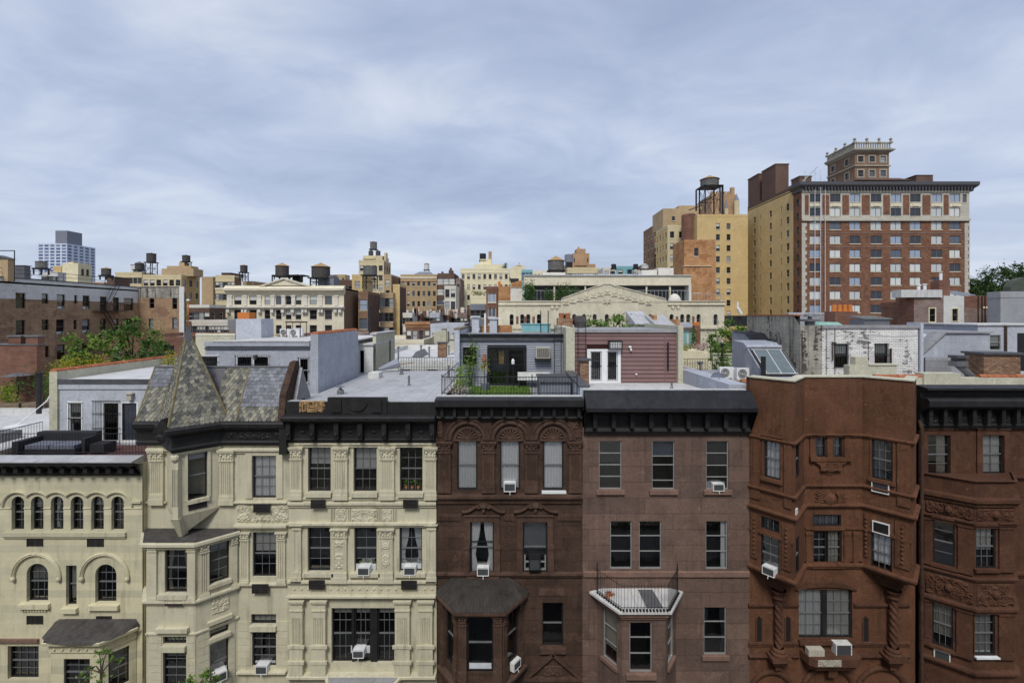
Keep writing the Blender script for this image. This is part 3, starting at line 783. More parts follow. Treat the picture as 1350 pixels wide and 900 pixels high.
for x0,x1,y in ((27,67,794.5),(118,158,796),(83,103.5,800)):
    u0,u1,v0,v1 = FA.q(x0,y,x1,y + 6); m = MB(); m.fb(FA,u0,u1,v0,v1,.002,.13)
    if x0 == 27:
        for i in range(9): a = u0 + .1 + i * .108; m.fb(FA,a,a + .06,v0 - .12,v0 - .002,.002,.07)
    m.build('sill',M['cream'],A)
for x0,y0,x1,y1 in ((36,708,57,719.5),(115.5,708.5,137,720),(36,811,57,822),(127.5,811.5,147.5,822)):
    vent(A,FA,*FA.q(x0,y0,x1,y1))
u0,u1,v0,v1 = FA.q(2,841,52,845); m = MB(); m.fb(FA,u0 - 1,u1,v0,v1,.003,.10); m.build('string_course',M['mauvet'],A)
# bowed bay with tarred roof
bay = [(-17.5,18.75),(-17.0,17.9),(-15.15,17.9),(-14.5,18.73)]
fB = [between(bay[i],bay[i + 1]) for i in range(3)]
m = MB(); zt = 5.20; hb_ = []
for i,f in enumerate(fB):
    hs = []
    if i == 1: hs = [f.q(84,868,118.5,906)]
    if i == 2: hs = [f.q(143,856,170.5,904)]
    panel(m,f,0,f.L,0,zt - .3,hs,.16); hb_ += [(f,h) for h in hs]
m.build('bay',[M['cream'],M['dark']],A)
for f,h in hb_: win(A,f,h,nx=2,ny=2,depth=.13)
m = MB(); m.sweep(bay,[(.002,zt - .62),(.06,zt - .6),(.06,zt - .36),(.16,zt - .30),(.22,zt - .26),(.24,zt - .16),(.20,zt - .14)]);
for i in range(9):
    f = fB[1 + i // 6]; m.blob(f.p(f.L * (.1 + .16 * (i % 6) * (1 + i // 6)),zt - .48,.07),.05,.05,.05,6,4)
m.build('bay_cornice',M['cream'],A)
m = MB(); eave = [(x,y,zt - .14) for x,y in ((-17.72,18.74),(-17.42,17.98),(-16.95,17.66),(-16.1,17.56),(-15.3,17.60),(-14.85,17.85),(-14.55,18.25),(-14.36,18.73))]; ridge = [(x,18.74 - .1 * (0 < i < 7),zt + .05) for i,x in enumerate((-17.5,-17.2,-16.7,-16.1,-15.5,-15.0,-14.7,-14.5))]
mid = [tuple((a * .55 + b * .45) for a,b in zip(p,q)) for p,q in zip(eave,ridge)]; mid = [(x,y - .04,z + .03) for x,y,z in mid]
m.grid([eave,mid,ridge,[(x,18.76,z + .03) for x,y,z in ridge]])
m.build('bay_roof',M['tar'],A)

# ================================================================ house B1, putty row house with slate turret
B1 = house('putty coloured row house with a pointed slate corner turret and slate mansard roof',-14.28,-8.76)
h1 = qh(F0,333,600,364.5,656); h2 = qh(F0,333,701,364,760); h3 = qh(F0,331,809,364,822.5); h4 = qh(F0,332,831,364,878)
m = MB(); panel(m,F0,-14.28,-8.76,0,12.1,[h1,h2,h3,h4],.24)
shell(m,-14.28,-8.76,19,36,0,12.0)
zz_ = [F0.v(y,320) for y in (818,831.5,841,849.5,858.5,867.5,877)]
for a,b in ((310.5,330.5),(365,380)):
    for z0,z1 in zip(zz_[1:],zz_): m.fb(F0,F0.u(a),F0.u(b),z0 + .012,z1 - .012,.002,.022)
m.build('wall',[M['putty'],M['dark']],B1)
win(B1,F0,h1,nx=3,ny=2,cur='full:1',depth=.12); win(B1,F0,h2,nx=3,ny=2,cur='blind:.45'); win(B1,F0,h3,nx=4,ny=1,rail=False,cur='blind:.9'); win(B1,F0,h4,nx=3,ny=2)
def surround(parent,fr,h,mat,wd=.12,pr=.06,name='window_surround',ears=.0,top=True,bot=False):
    u0,u1,v0,v1 = h[:4]; m = MB()
    m.fb(fr,u0 - wd,u0 - .002,v0,v1 + (wd if top else 0),.003,pr); m.fb(fr,u1 + .002,u1 + wd,v0,v1 + (wd if top else 0),.003,pr)
    if top: m.fb(fr,u0 - .0015,u1 + .0015,v1 + .002,v1 + wd,.003,pr); m.fb(fr,u0 - wd - ears - .02,u1 + wd + ears + .02,v1 + wd + .001,v1 + wd + .05,.003,pr + .05)
    if bot: m.fb(fr,u0 - wd - .03,u1 + wd + .03,v0 - .12,v0 - .002,.003,pr + .05)
    return m.build(name,mat,parent)
surround(B1,F0,h1,M['putty'],.26,.05); 
P = lambda par,fr,x0,y0,x1,y1,mat,**k: pilaster(par,fr,*fr.q(x0,y0,x1,y1),M[mat],**k)
P(B1,F0,291,592,309,664,'putty',flutes=5,base=.34,cap=.45)
P(B1,F0,199.5,592,217,664,'putty',flutes=5,base=.40,cap=.45)
P(B1,F0,318,700,329,768,'putty',flutes=3,base=.15,cap=.33,w=.08); P(B1,F0,366.5,700,377,768,'putty',flutes=3,base=.15,cap=.33,w=.08)
u0,u1,v0,v1 = F0.q(312,664,381,688); m = MB(); m.relief(F0,u0 + .02,u1 - .02,v0 + .02,v1 - .02,5,.07,.015,.032,k=24); m.build('ornament_panel',M['putty'],B1)
course(B1,[(-11.43,19),(-8.77,19)],ledge(F0.v(664,330),F0.v(660,330),.12),M['putty'])
course(B1,[(-10.82,19),(-8.77,19)],ledge(F0.v(697,330),F0.v(689.5,330),.17),M['putty'])
course(B1,[(-10.72,19),(-8.80,19)],ledge(F0.v(772.5,330),F0.v(767,330),.12),M['putty'])
course(B1,[(-10.72,19),(-8.80,19)],ledge(F0.v(888,330),F0.v(882,330),.16),M['putty'])
course(B1,[(-14.27,19),(-13.5,19)],ledge(F0.v(664,205),F0.v(660,205),.10),M['putty'])
course(B1,[(-14.27,19),(-8.77,19)],ledge(F0.v(597,330),F0.v(590,330),.12),M['putty'])
for q in ((337,662,358,673),(335,767,356,779)): 
    a = F0.q(*q); m = MB(); vent(B1,Fr(0,18.86),*a)
u0,u1,v0,v1 = F0.q(330,823.5,365,830); m = MB(); m.fb(F0,u0,u1,v0,v1,-.05,.12); m.build('transom_bar',M['putty'],B1)
# three-sided bay
bl,bf,br = (-14.22,18.95),(-13.56,18.0),(-11.73,18.0); bq = (-10.70,19.0)
f1,f2,f3 = between(bl,bf),between(bf,br),between(br,bq)
zr = 8.60
H2 = f2.q(217,718,247,781); T2 = f2.q(214.5,834,245.5,849); L2 = f2.q(214.5,858,245.5,905)
def qa(fr,x0,x1,y0,y1):
    """opening on an angled wall: rows are read at its middle column"""
    return fr.q(x0,y0,x1,y1)
H3 = qa(f3,276.5,302.5,709,766); T3 = qa(f3,277,301.5,820,836); L3 = qa(f3,277,301.5,845,898)
m = MB(); panel(m,f1,0,f1.L,0,zr,[],0); panel(m,f2,0,f2.L,0,zr,[H2,T2,L2],.2); panel(m,f3,0,f3.L,0,zr,[H3,T3,L3],.2)
for a,b in ((197,213),(247.5,258)):
    for i in range(9):
        z1 = f2.v(838,230) - i * .27; m.fb(f2,f2.u(a),f2.u(b),z1 - .25,z1,.002,.022)
for a,b in ((261,275.5),(303.5,309.5)):
    for i in range(9):
        z1 = f2.v(838,230) - i * .27; m.fb(f3,f3.u(a),f3.u(b),z1 - .25,z1,.002,.022)
m.build('bay',[M['putty'],M['dark']],B1)
for f,h,k in ((f2,H2,dict(nx=2,ny=2,cur='sides:.7:drape')),(f2,T2,dict(nx=5,ny=1,rail=False,cur='blind:.9')),(f2,L2,dict(nx=2,ny=2,glass='glass2',cur='blind:.2')),(f3,H3,dict(nx=2,ny=2,cur='blind:.3')),(f3,T3,dict(nx=2,ny=1,rail=False)),(f3,L3,dict(nx=2,ny=2))): win(B1,f,h,**k)
P(B1,f2,197,713,208,790,'putty',flutes=0,base=.12,cap=.36,w=.08); P(B1,f2,248.5,713,259,790,'putty',flutes=0,base=.12,cap=.36,w=.08)
pilaster(B1,f3,.14,.42,f2.v(790,230),zr - .12,M['putty'],w=.07,cap=.36,base=.12,flutes=3)
pilaster(B1,f3,f3.L - .26,f3.L - .06,f2.v(790,230),zr - .12,M['putty'],w=.07,cap=.36,base=.12,flutes=0)
bp = [bl,bf,br,bq]
course(B1,bp,ledge(zr - .26,zr + .02,.20),M['putty'],'bay_cornice')
course(B1,bp,ledge(f2.v(796,230),f2.v(789,230),.14),M['putty'])
course(B1,[bf,br,bq],ledge(f2.v(838,250),f2.v(833,250),.06),M['putty'])
for x0,y0,x1,y1,pr in ((210,781.5,249,788,.14),(208,825.5,250,831,.16),(214,850,246,857,.12)):
    u0,u1,v0,v1 = f2.q(x0,y0,x1,y1); m = MB(); m.fb(f2,u0,u1,v0,v1,.002,pr); m.build('sill',M['putty'],B1)
for h in (H3,T3,L3):
    m = MB(); m.fb(f3,h[0] - .05,h[1] + .05,h[2] - .14,h[2] - .004,.002,.12); m.build('sill',M['putty'],B1)
m = MB(); m.fb(f3,T3[0] - .1,T3[1] + .1,T3[3] + .06,T3[3] + .2,.002,.14); m.build('lintel',M['putty'],B1)
u0,u1,v0,v1 = qa(f3,279,302,783,806); m = MB(); m.relief(f3,u0,u1,v0,v1,9,.05,.01,.03,k=10); m.build('ornament_panel',M['putty'],B1)
vent(B1,Fr(0,17.9),*Fr(0,17.9).q(218,786,240,798))
m = MB(); ev = [(-14.35,18.95,zr + .03),(-13.60,17.88,zr + .03),(-11.68,17.88,zr + .03),(-10.52,19.0,zr + .03)]; bk = [(-14.25,18.99,zr + .06),(-13.3,18.85,zr + .06),(-11.95,18.85,zr + .06),(-10.75,18.99,zr + .06)]
m.grid([ev,bk,[(x,19.01,z) for x,y,z in bk]]); m.build('bay_roof',M['tar'],B1)
# turret floor above the bay: a square room set cornerwise
tl,tn,tr_ = (-13.50,19.0),(-12.46,18.0),(-11.40,19.0)
g1,g2 = between(tl,tn),between(tn,tr_)
HT = g2.q(247.5,595,273.5,657)
zf = 9.5; zt = 12.05
m = MB(); panel(m,g1,0,g1.L,zf,zt,[],0); panel(m,g2,0,g2.L,zf,zt,[HT],.2)
tip = (-12.48,18.36,8.68)
for a,b in ((tl,tn),(tn,tr_)): m.face([tip,(*b,zf),(*a,zf)])
m.build('turret_wall',[M['putty'],M['dark']],B1)
win(B1,g2,HT,nx=1,ny=1,cur='blind:.15')
m = MB(); m.fb(g2,HT[0] - .05,HT[1] + .05,HT[2] - .13,HT[2] - .003,.002,.10); m.build('sill',M['putty'],B1)
vent(B1,g2,HT[0] + .02,HT[1] - .02,HT[2] - .38,HT[2] - .15)
surround(B1,g2,HT,M['putty'],.10,.05,top=False)
m = MB(); m.hexa([(tn[0] - .12,tn[1] - .06,zf - .05),(tn[0] + .12,tn[1] - .06,zf - .05),(tn[0] + .14,tn[1] + .16,zf - .05),(tn[0] - .14,tn[1] + .16,zf - .05),
                 (tn[0] - .12,tn[1] - .06,11.6),(tn[0] + .12,tn[1] - .06,11.6),(tn[0] + .14,tn[1] + .16,11.6),(tn[0] - .14,tn[1] + .16,11.6)])
for i in range(4): m.fb(Fr(tn[0],tn[1] - .06),-.11 + i * .062,-.075 + i * .062,9.95,11.3,0,.03)
m.hexa([(-12.54,18.26,8.66),(-12.40,18.26,8.66),(-12.40,18.6,8.66),(-12.54,18.6,8.66),(tn[0] - .15,tn[1] - .08,zf - .05),(tn[0] + .15,tn[1] - .08,zf - .05),(tn[0] + .15,tn[1] + .2,zf - .05),(tn[0] - .15,tn[1] + .2,zf - .05)])
m.blob((tn[0],tn[1] - .06,11.72),.16,.12,.16); m.build('corner_pilaster',M['putty'],B1)
course(B1,[tl,tn,tr_],ledge(zt - .28,zt - .12,.12),M['putty'])
# black cornice following wall and turret
cpath = [(-14.62,19.0),(-13.62,19.0),(-12.46,17.92),(-11.32,19.0),(-8.75,19.0)]
m = MB(); m.sweep(cpath,[(.002,11.92),(.10,11.92),(.14,12.05),(.11,12.12),(.11,12.48),(.26,12.60),(.34,12.66),(.36,12.80),(.30,12.86),(0,12.9)])
for i in range(4):
    for u0,u1 in ((-11.2,-10.4),): pass
m.relief(F0,-11.1,-8.95,12.14,12.46,21,.05,.115,.04,k=20)
m.fb(F0,-8.98,-8.70,11.62,12.7,.05,.30)
m.ext(F0,[(-13.05,12.72),(-12.35,12.72),(-12.70,13.22)],1.0,1.42)
m.blob((-13.25,18.65,12.3),.5,.22,.2)
m.build('cornice',M['corn'],B1)
# mansard: slates on a slope, two tones
zb,ztop,yb,yt = 12.84,14.87,18.86,19.9
A0,A1,A2,A3 = (-14.62,yb,zb),(-9.04,yb,zb),(-9.04,yt,ztop),(-14.62,yt,ztop)
m = MB(); sub = lambda s,t: tuple(Vector(A0).lerp(Vector(A1),s).lerp(Vector(A3).lerp(Vector(A2),s),t))
m.face([sub(0,0),sub(1,0),sub(1,1),sub(0,1)],0)
sA,sB = .28,.695
shingles(m,sub(.0,0),sub(sA,0),sub(sA,.62),sub(0,.62),.165,.14,True,mi=1)
shingles(m,sub(.0,.62),sub(sA,.62),sub(sA,1),sub(0,1),.19,.15,False,mi=2)
shingles(m,sub(.52,0),sub(sB,0),sub(sB,1),sub(.52,1),.165,.14,True,mi=1)
shingles(m,sub(sB,0),sub(1,0),sub(1,.27),sub(sB,.27),.165,.14,True,mi=1)
shingles(m,sub(sB,.27),sub(1,.27),sub(1,1),sub(sB,1),.22,.15,False,mi=2)
m.tube(sub(sB,0),sub(sB,1.0),.045,6,mi=3); m.tube(sub(0,0),sub(0,1),.04,6,mi=3); m.tube(sub(0,1),sub(1,1),.05,6,mi=4)
m.box(-14.62,-9.04,yt,yt + .5,ztop - .2,ztop - .02,4); m.face([(-14.62,yb,zb),(-14.62,yt,ztop),(-14.62,yt + .5,ztop),(-14.62,yt + .5,zb - .4)],0)
m.build('mansard_roof',[M['lead'],M['slatefan'],M['slate'],M['copperedge'],M['lead']],B1)
# turret spire
ap = Vector((-12.66,18.95,16.45)); ns = [(-13.86,19.02,12.86),(-12.50,17.62,12.80),(-11.06,19.02,12.86),(-12.5,20.4,12.86)]
m = MB()
for i in range(4):
    a,b = Vector(ns[i]),Vector(ns[(i + 1) % 4]); m.face([a,b,ap],0)
    if i < 2: shingles(m,a,b,b.lerp(ap,.93),a.lerp(ap,.93),.17,.145,True,mi=1)
for i in range(3): m.tube(ns[i],tuple(Vector(ns[i]).lerp(ap,.9)),.05,6,.04,mi=2)
m.build('turret_roof',[M['lead'],M['slatefan'],M['copperedge']],B1)
m = MB(); k = .86; ring = [tuple(Vector(p).lerp(ap,k) + Vector((0,0,0)) + (Vector(p) - ap) * .02 * Vector((1,1,0))) for p in ns]
m.grid([ring,[tuple(ap + Vector((.02 * s,.02 * t,.18))) for s,t in ((-1,0),(0,-1),(1,0),(0,1))]],0,True); m.tube(tuple(ap),tuple(ap + Vector((0,0,.55))),.018,5)
m.build('spire_cap',M['lead'],B1)
m = MB(); m.face([(-14.28,19.9,13.35),(-8.76,19.9,13.35),(-8.76,31,13.35),(-14.28,31,13.35)]); m.face([(-14.28,31,13.35),(-8.76,31,13.35),(-8.76,36,13.3),(-14.28,36,13.3)]); m.build('roof',M['silver'],B1)
m = MB(); pr_ = [(18.72,12.8),(18.9,13.9),(19.75,15.08),(20.05,15.12),(20.2,14.6),(20.7,13.3),(20.7,12.8)]
m.prism([(-9.05,y,z) for y,z in pr_],[(-8.80,y,z) for y,z in pr_]); m.build('end_parapet',M['brown'],B1)
m = MB(); pr2 = [(19.5,13.6),(20.05,14.85),(20.9,13.5)]; m.prism([(-8.795,y,z) for y,z in pr2],[(-8.66,y,z - .02) for y,z in pr2]); m.build('flashing',M['duct'],B1)

# ================================================================ house B2, putty row house with black cornice
B2 = house('putty coloured row house with fluted pilasters and a damaged black panelled cornice',-8.76,-2.94)
hs = [qh(F0,*q) for q in ((406,589,436,648),(466,589,496.5,648),(527,589,557,648))]
hs2 = [qh(F0,*q) for q in ((405.5,695,435.5,753.5),(467,695,496.5,753.5),(526.5,695,556.5,753.5))]
hb3 = F0.q(437,801,520.5,873.5); W3 = hb3[1] - hb3[0]
cuts = [(437,463.5),(466.5,488),(497,520.5)]
hs3 = [qh(F0,a,801,b,873.5) for a,b in cuts]
m = MB(); panel(m,F0,-8.76,-2.94,0,12.2,hs + hs2 + [hb3],.26); shell(m,-8.76,-2.94,19,31,0,13.3); m.build('wall',[M['putty'],M['dark']],B2)
for h,c in zip(hs,('blind:.4','blind:.5','plants')): win(B2,F0,h,nx=3,ny=2,cur=c,depth=.2)
for h,c in zip(hs2,(None,'plants','sides')): win(B2,F0,h,nx=2,ny=2,cur=c,depth=.2)
for h in hs3: win(B2,F0,h,nx=3,ny=2,depth=.2,cur='blind:.12')
for a,b in ((463.6,466.4),(488.1,496.9)):
    u0,u1,v0,v1 = F0.q(a,801,b,873.5); m = MB(); m.fb(F0,u0,u1,v0,v1,-.2,-.06); m.build('mullion',M['black'],B2)
for x0,x1 in ((384,399),(441,459),(502,520.5),(561,575.5)): P(B2,F0,x0,588,x1,657,'putty',flutes=6,base=.34,cap=.50,w=.12)
for x0,x1,sd_ in ((439,458,31),(500.5,518.5,32)): P(B2,F0,x0,695,x1,766,'putty',flutes=0,base=.40,cap=.36,w=.12,inset=sd_)
for x0,x1,sd_ in ((386,398,0),(563,575,0)): P(B2,F0,x0,690,x1,766,'putty',flutes=1,base=.40,cap=.20,w=.09,leafy=False)
for x0,x1 in ((385,401),(413,431),(522,541),(553,571)): P(B2,F0,x0,788,x1,885,'putty',flutes=6,base=1.0,cap=.42,w=.17,leafy=False,shaft=(F0.v(845,400),F0.v(811,400)))
for x0,x1 in ((382,404),(410,434),(519,544),(550,574)):
    for y0,y1,pr in ((846,850,.23),(866,870,.25)): u0,u1,v0,v1 = F0.q(x0,y0,x1,y1); m = MB(); m.fb(F0,u0,u1,v0,v1,.15,pr); m.build('pilaster_band',M['putty'],B2)
full = [(-8.74,19),(-2.96,19)]
course(B2,full,ledge(F0.v(589,480),F0.v(581,480),.12),M['putty'])
course(B2,full,ledge(F0.v(668,480),F0.v(660,480),.13),M['putty']); course(B2,full,ledge(F0.v(660,480),F0.v(655,480),.09),M['putty'])
for h in hs: m = MB(); m.fb(F0,h[0] - .06,h[1] + .06,h[2] - .17,h[2] - .003,.002,.16); m.build('sill',M['putty'],B2)
course(B2,full,ledge(F0.v(694,480),F0.v(687,480),.15),M['putty'])
for i,(a,b) in enumerate(((443,456.5),(463.5,497.5),(504,516.5))):
    u0,u1,v0,v1 = F0.q(a,669,b,686); m = MB(); m.relief(F0,u0,u1,v0,v1,41 + i,.06,.012,.028); m.build('ornament_panel',M['putty'],B2)
m = MB()
for a in list(range(436,442,2)) + list(range(459,463,2)) + list(range(499,503,2)) + list(range(518,523,2)): u0,u1,v0,v1 = F0.q(a,670,a + 1,686); m.fb(F0,u0,u1,v0,v1,.002,.05)
m.build('fluted_block',M['putty'],B2)
for h in hs2: m = MB(); m.fb(F0,h[0] - .16,h[1] + .16,h[2] - .14,h[2] - .003,.002,.15); m.build('sill',M['putty'],B2)
course(B2,full,ledge(F0.v(770,480),F0.v(763,480),.14),M['putty'])
m = MB(); m.sweep(full,[(.002,F0.v(781,480)),(.05,F0.v(781,480)),(.05,F0.v(770.5,480)),(.002,F0.v(770.2,480))])
for i in range(20): m.blob(F0.p(-8.5 + i * .283,F0.v(775,480),.055),.05,.05,.05,6,4)
m.build('studded_frieze',M['putty'],B2)
course(B2,full,ledge(F0.v(787,480),F0.v(781.3,480),.22),M['putty'])
course(B2,full,ledge(F0.v(893,480),F0.v(885,480),.26),M['putty'])
for q in ((410,658.5,429,669.5),(531.5,658.5,551,669.5),(407.5,764.5,428,776.5),(529,765,549.5,776.5)): vent(B2,Fr(0,18.84),*Fr(0,18.84).q(*q))
m = MB(); bal = [(-7.25,19),(-6.9,18.35),(-6.4,18.2),(-5.0,18.2),(-4.6,18.35),(-4.3,19)]; z0,z1 = F0.v(891,480),F0.v(886,480)
m.prism([(x,y,z0 - .06) for x,y in bal],[(x,y,z1) for x,y in bal]); m.sweep(bal,ledge(z0 - .12,z1 - .02,.10),1); m.build('balcony_slab',[M['greyroof'],M['putty']],B2)
m = MB(); m.sweep([(-8.82,19),(-2.95,19)],[(.002,12.03),(.13,12.03),(.17,12.16),(.12,12.2),(.12,12.72),(.40,12.90),(.52,12.95),(.54,13.06),(.46,13.12),(.14,13.16),(.14,13.62)])
for i in range(13):
    u = -8.6 + i * .46
    if i % 2 == 0: m.fb(F0,u - .09,u + .09,12.22,12.86,.12,.38); m.blob(F0.p(u,12.4,.40),.07,.05,.09,6,4)
    else: m.blob(F0.p(u,12.46,.13),.13,.05,.05,6,4)
m.fb(F0,-7.15,-4.85,13.16,13.80,.02,.20); m.fb(F0,-6.95,-6.6,13.24,13.72,.20,.25); m.fb(F0,-5.4,-5.05,13.24,13.72,.20,.25)
m.arc(F0,-6.0,13.72,[(.36,.2),(.36,.25),(.44,.25),(.44,.2)],pi * 1.1,pi * 1.9,12)
m.fb(F0,-4.84,-2.96,13.16,13.58,.02,.16); m.fb(F0,-8.80,-7.16,13.16,13.62,.02,.13)
m.build('cornice',M['corn'],B2)
m = MB(); m.relief(F0,F0.u(396),F0.u(431),F0.v(543,410),F0.v(527.5,410),77,.10,.10,.03,k=24,border=.02)
for i in range(9): m.fb(F0,F0.u(397 + i * 3.4),F0.u(398.6 + i * 3.6),F0.v(542 - (i % 3),410),F0.v(529 + (i * 7 % 5),410),.135,.165)
m.build('exposed_lath',M['lath'],B2)
m = MB(); m.face([(-8.76,18.9,13.45),(-2.94,18.9,13.45),(-2.94,31,13.45),(-8.76,31,13.45)]); m.fb(F0,-8.8,-2.94,13.45,13.63,-.3,-.001); m.build('roof',M['silver'],B2)

# ================================================================ house C, dark brownstone with arched hoods
Cc = house('dark brownstone row house with three arched hoods over white curtained top windows',-2.94,2.76)
hc = [qh(F0,*q) for q in ((602.5,580,629.5,645.5),(659,580,686,645.5),(715.5,580,743,645.5))]
hc2 = [qh(F0,*q) for q in ((620,687,651,756),(689.5,687,721.5,756))]
hc3 = [qh(F0,715,794,742.5,852)]
m = MB(); panel(m,F0,-2.94,2.76,0,12.95,hc + hc2 + hc3,.24); shell(m,-2.94,2.76,19,31,0,13.3); m.build('wall',[M['brown'],M['dark']],Cc)
for h in hc: win(Cc,F0,h,nx=1,ny=1,cur='full:1',depth=.10,t=.06,glass='glass')
win(Cc,F0,hc2[0],nx=1,ny=1,cur='sides:1.1',bars=(.60,),depth=.12); win(Cc,F0,hc2[1],nx=1,ny=1,cur='blind:.55:duct',depth=.14,bars=(.36,)); h = hc2[1]; m = MB(); [m.fb(F0,a,b,c,d,-.12,-.05) for a,b,c,d in ((h[0] + .05,h[0] + .1,h[2] + .12,h[2] + .7),(h[1] - .1,h[1] - .05,h[2] + .12,h[2] + .7),(h[0] + .1,h[1] - .1,h[2] + .12,h[2] + .16),(h[0] + .1,h[1] - .1,h[2] + .42,h[2] + .45))]; m.build('window_screen',M['alu'],Cc); win(Cc,F0,hc3[0],nx=1,ny=1,depth=.18,sill=(.09,.2,.14),sm='brownt',bars=())
for x0,x1 in ((578,594.5),(636,652),(692.5,708.5),(750,766)): P(Cc,F0,x0,581,x1,648,'brownt',flutes=5,base=.42,cap=.46,w=.10)
for h in hc:
    u = (h[0] + h[1]) / 2; v = h[3] + .02; m = MB()
    m.arc(F0,u,v,[(.60,.003),(.60,.06),(.64,.10),(.70,.10),(.72,.07),(.78,.07),(.80,.11),(.86,.12),(.88,.06),(.88,.003)],0,pi,24); m.build('arch_hood',M['brownt'],Cc)
    m = MB(); m.fb(F0,u - .5,u + .5,v - .04,v + .03,.003,.07)
    m.arc(F0,u,v,[(.44,.003),(.44,.06),(.50,.06),(.50,.003)],0,pi,18)
    for i in range(9):
        a = pi * (i + .5) / 9; ca,sa = math.cos(a),math.sin(a)
        m.tube(F0.p(u + .07 * ca,v + .05 + .07 * sa,.02),F0.p(u + .40 * ca,v + .03 + .40 * sa,.03),.02,6,.055)
    m.blob(F0.p(u,v + .06,.03),.09,.05,.07,8,4); m.build('fan_tympanum',M['brownt'],Cc)
for a,b,s in ((-1.52,-1.14,51),(.15,.53,52),(-2.92,-2.72,53),(2.12,2.74,54)):
    m = MB(); m.relief(F0,a,b,12.2,12.88,s,.06,.01,.03,k=8); m.build('ornament_panel',M['brownt'],Cc)
fullc = [(-2.92,19),(2.74,19)]
course(Cc,fullc,ledge(F0.v(660,670),F0.v(650,670),.20),M['brownt']); course(Cc,fullc,ledge(F0.v(664,670),F0.v(660.3,670),.08),M['brownt'])
u0,u1,v0,v1 = F0.q(714,646,746,649); m = MB(); m.fb(F0,u0,u1,v0,v1,-.05,.14); m.build('sill',M['white'],Cc)
for x0,x1 in ((609,666),(677,735)):
    u0,u1,v0,v1 = F0.q(x0,661,x1,676.5); um = (u0 + u1) / 2; m = MB()
    pts = []
    for i in range(25):
        t = i / 24; x = abs(2 * t - 1); y = v0 + .06 + (v1 - v0 - .14) * (.5 + .5 * math.cos(pi * min(1,x * 1.15))) ** 1.1; pts.append((u0 + (u1 - u0) * t,y))
    m.grid([[F0.p(u,v - .05,.003),F0.p(u,v - .05,.07),F0.p(u,v,.12),F0.p(u,v + .045,.12),F0.p(u,v + .07,.003)] for u,v in pts])
    m.blob(F0.p(um,v1 - .16,.08),.17,.09,.10); m.blob(F0.p(um,v1 - .32,.06),.07,.06,.12)
    for s in (-1,1): m.blob(F0.p(um + s * .2,v1 - .2,.06),.10,.07,.08)
    m.build('scroll_pediment',M['brownt'],Cc)
for h in hc2:
    surround(Cc,F0,h,M['brownt'],.22,.07)
    for s in (h[0] - .25,h[1] + .03): m = MB(); m.fb(F0,s,s + .22,F0.v(757,640),F0.v(716,640),.07,.12); m.fb(F0,s - .01,s + .23,F0.v(722,640),F0.v(718,640),.07,.15); m.build('surround_block',M['brownt'],Cc)
for a,b in ((577,608),(664,678),(736,767)):
    u0,u1,v0,v1 = F0.q(a,677,b,686); m = MB(); m.fb(F0,u0,u1,v0,v1,.003,.04); n = int((u1 - u0) / .09)
    for i in range(n): m.tube(F0.p(u0 + i * .09,v0 + .05,.05),F0.p(u0 + i * .09 + .08,v1 - .05,.05),.03,5)
    m.build('rope_band',M['brownt'],Cc)
course(Cc,fullc,ledge(F0.v(760,670),F0.v(753,670),.13),M['brownt'])
u0,u1,v0,v1 = F0.q(711,775,744,784); m = MB(); m.fb(F0,u0,u1,v0,v1,.002,.025); m.build('ornament_panel',M['brownt'],Cc)
u0,u1,v0,v1 = F0.q(690,858,769,894); um = (u0 + u1) / 2 - .02; m = MB()
u0 += .05; u1 -= .06
for a,b in (((u0,v0 + .1),(um,v1)),((um,v1),(u1,v0 + .1))):
    dx,dy = b[0] - a[0],b[1] - a[1]; l = math.hypot(dx,dy); nx_,ny_ = -dy / l * .09,dx / l * .09
    m.ext(F0,[a,b,(b[0] - nx_,b[1] - ny_),(a[0] - nx_,a[1] - ny_)],.003,.17)
m.fb(F0,u0,u1,v0,v0 + .11,.003,.19)
m.relief(F0,um - .45,um + .45,v0 + .13,v0 + .52,61,.09,.01,.03,k=14); m.build('pediment',M['brownt'],Cc)
# bay with fluted metal roof
ca,cb_,cc,cd = (-2.75,19),(-1.99,17.95),(-.36,17.95),(.40,19)
c1,c2,c3 = between(ca,cb_),between(cb_,cc),between(cc,cd)
zcb = F0.v(0,0) if False else 17 - (808 - HZ) * 17.9 / FOC
K2 = c2.q(615.5,811,650.5,886); K1 = (c1.L * .28,c1.L * .80,3.75,K2[3] + .02); K3 = (c3.L * .24,c3.L * .78,3.9,K2[3] + .02)
m = MB()
for f,h in ((c1,[K1]),(c2,[K2]),(c3,[K3])): panel(m,f,0,f.L,0,zcb - .1,h,.2)
m.build('bay',[M['brown'],M['dark']],Cc)
win(Cc,c2,K2,nx=1,ny=1,depth=.15,t=.06); win(Cc,c1,K1,nx=1,ny=1,depth=.12); win(Cc,c3,K3,nx=1,ny=1,depth=.12)
m = MB(); m.fb(c2,K2[0] + .08,K2[1] - .08,K2[2] + .06,K2[2] + .26,-.14,-.11); m.build('window_guard',M['acpanel'],Cc)
pilaster(Cc,c2,.02,.30,3.4,zcb - .06,M['brownt'],w=.07,cap=.4,base=.9,flutes=3); pilaster(Cc,c2,c2.L - .32,c2.L - .02,3.4,zcb - .06,M['brownt'],w=.07,cap=.4,base=.9,flutes=3)
for f in (c1,c3):
    for a in (.02,f.L - .26): pilaster(Cc,f,a,a + .22,3.4,zcb - .06,M['brownt'],w=.06,cap=.4,base=.9,flutes=2)
bp = [ca,cb_,cc,cd]
course(Cc,bp,ledge(3.15,3.42,.22),M['brownt']); course(Cc,bp,ledge(zcb - .12,zcb + .16,.26),M['brownt'],'bay_cornice')
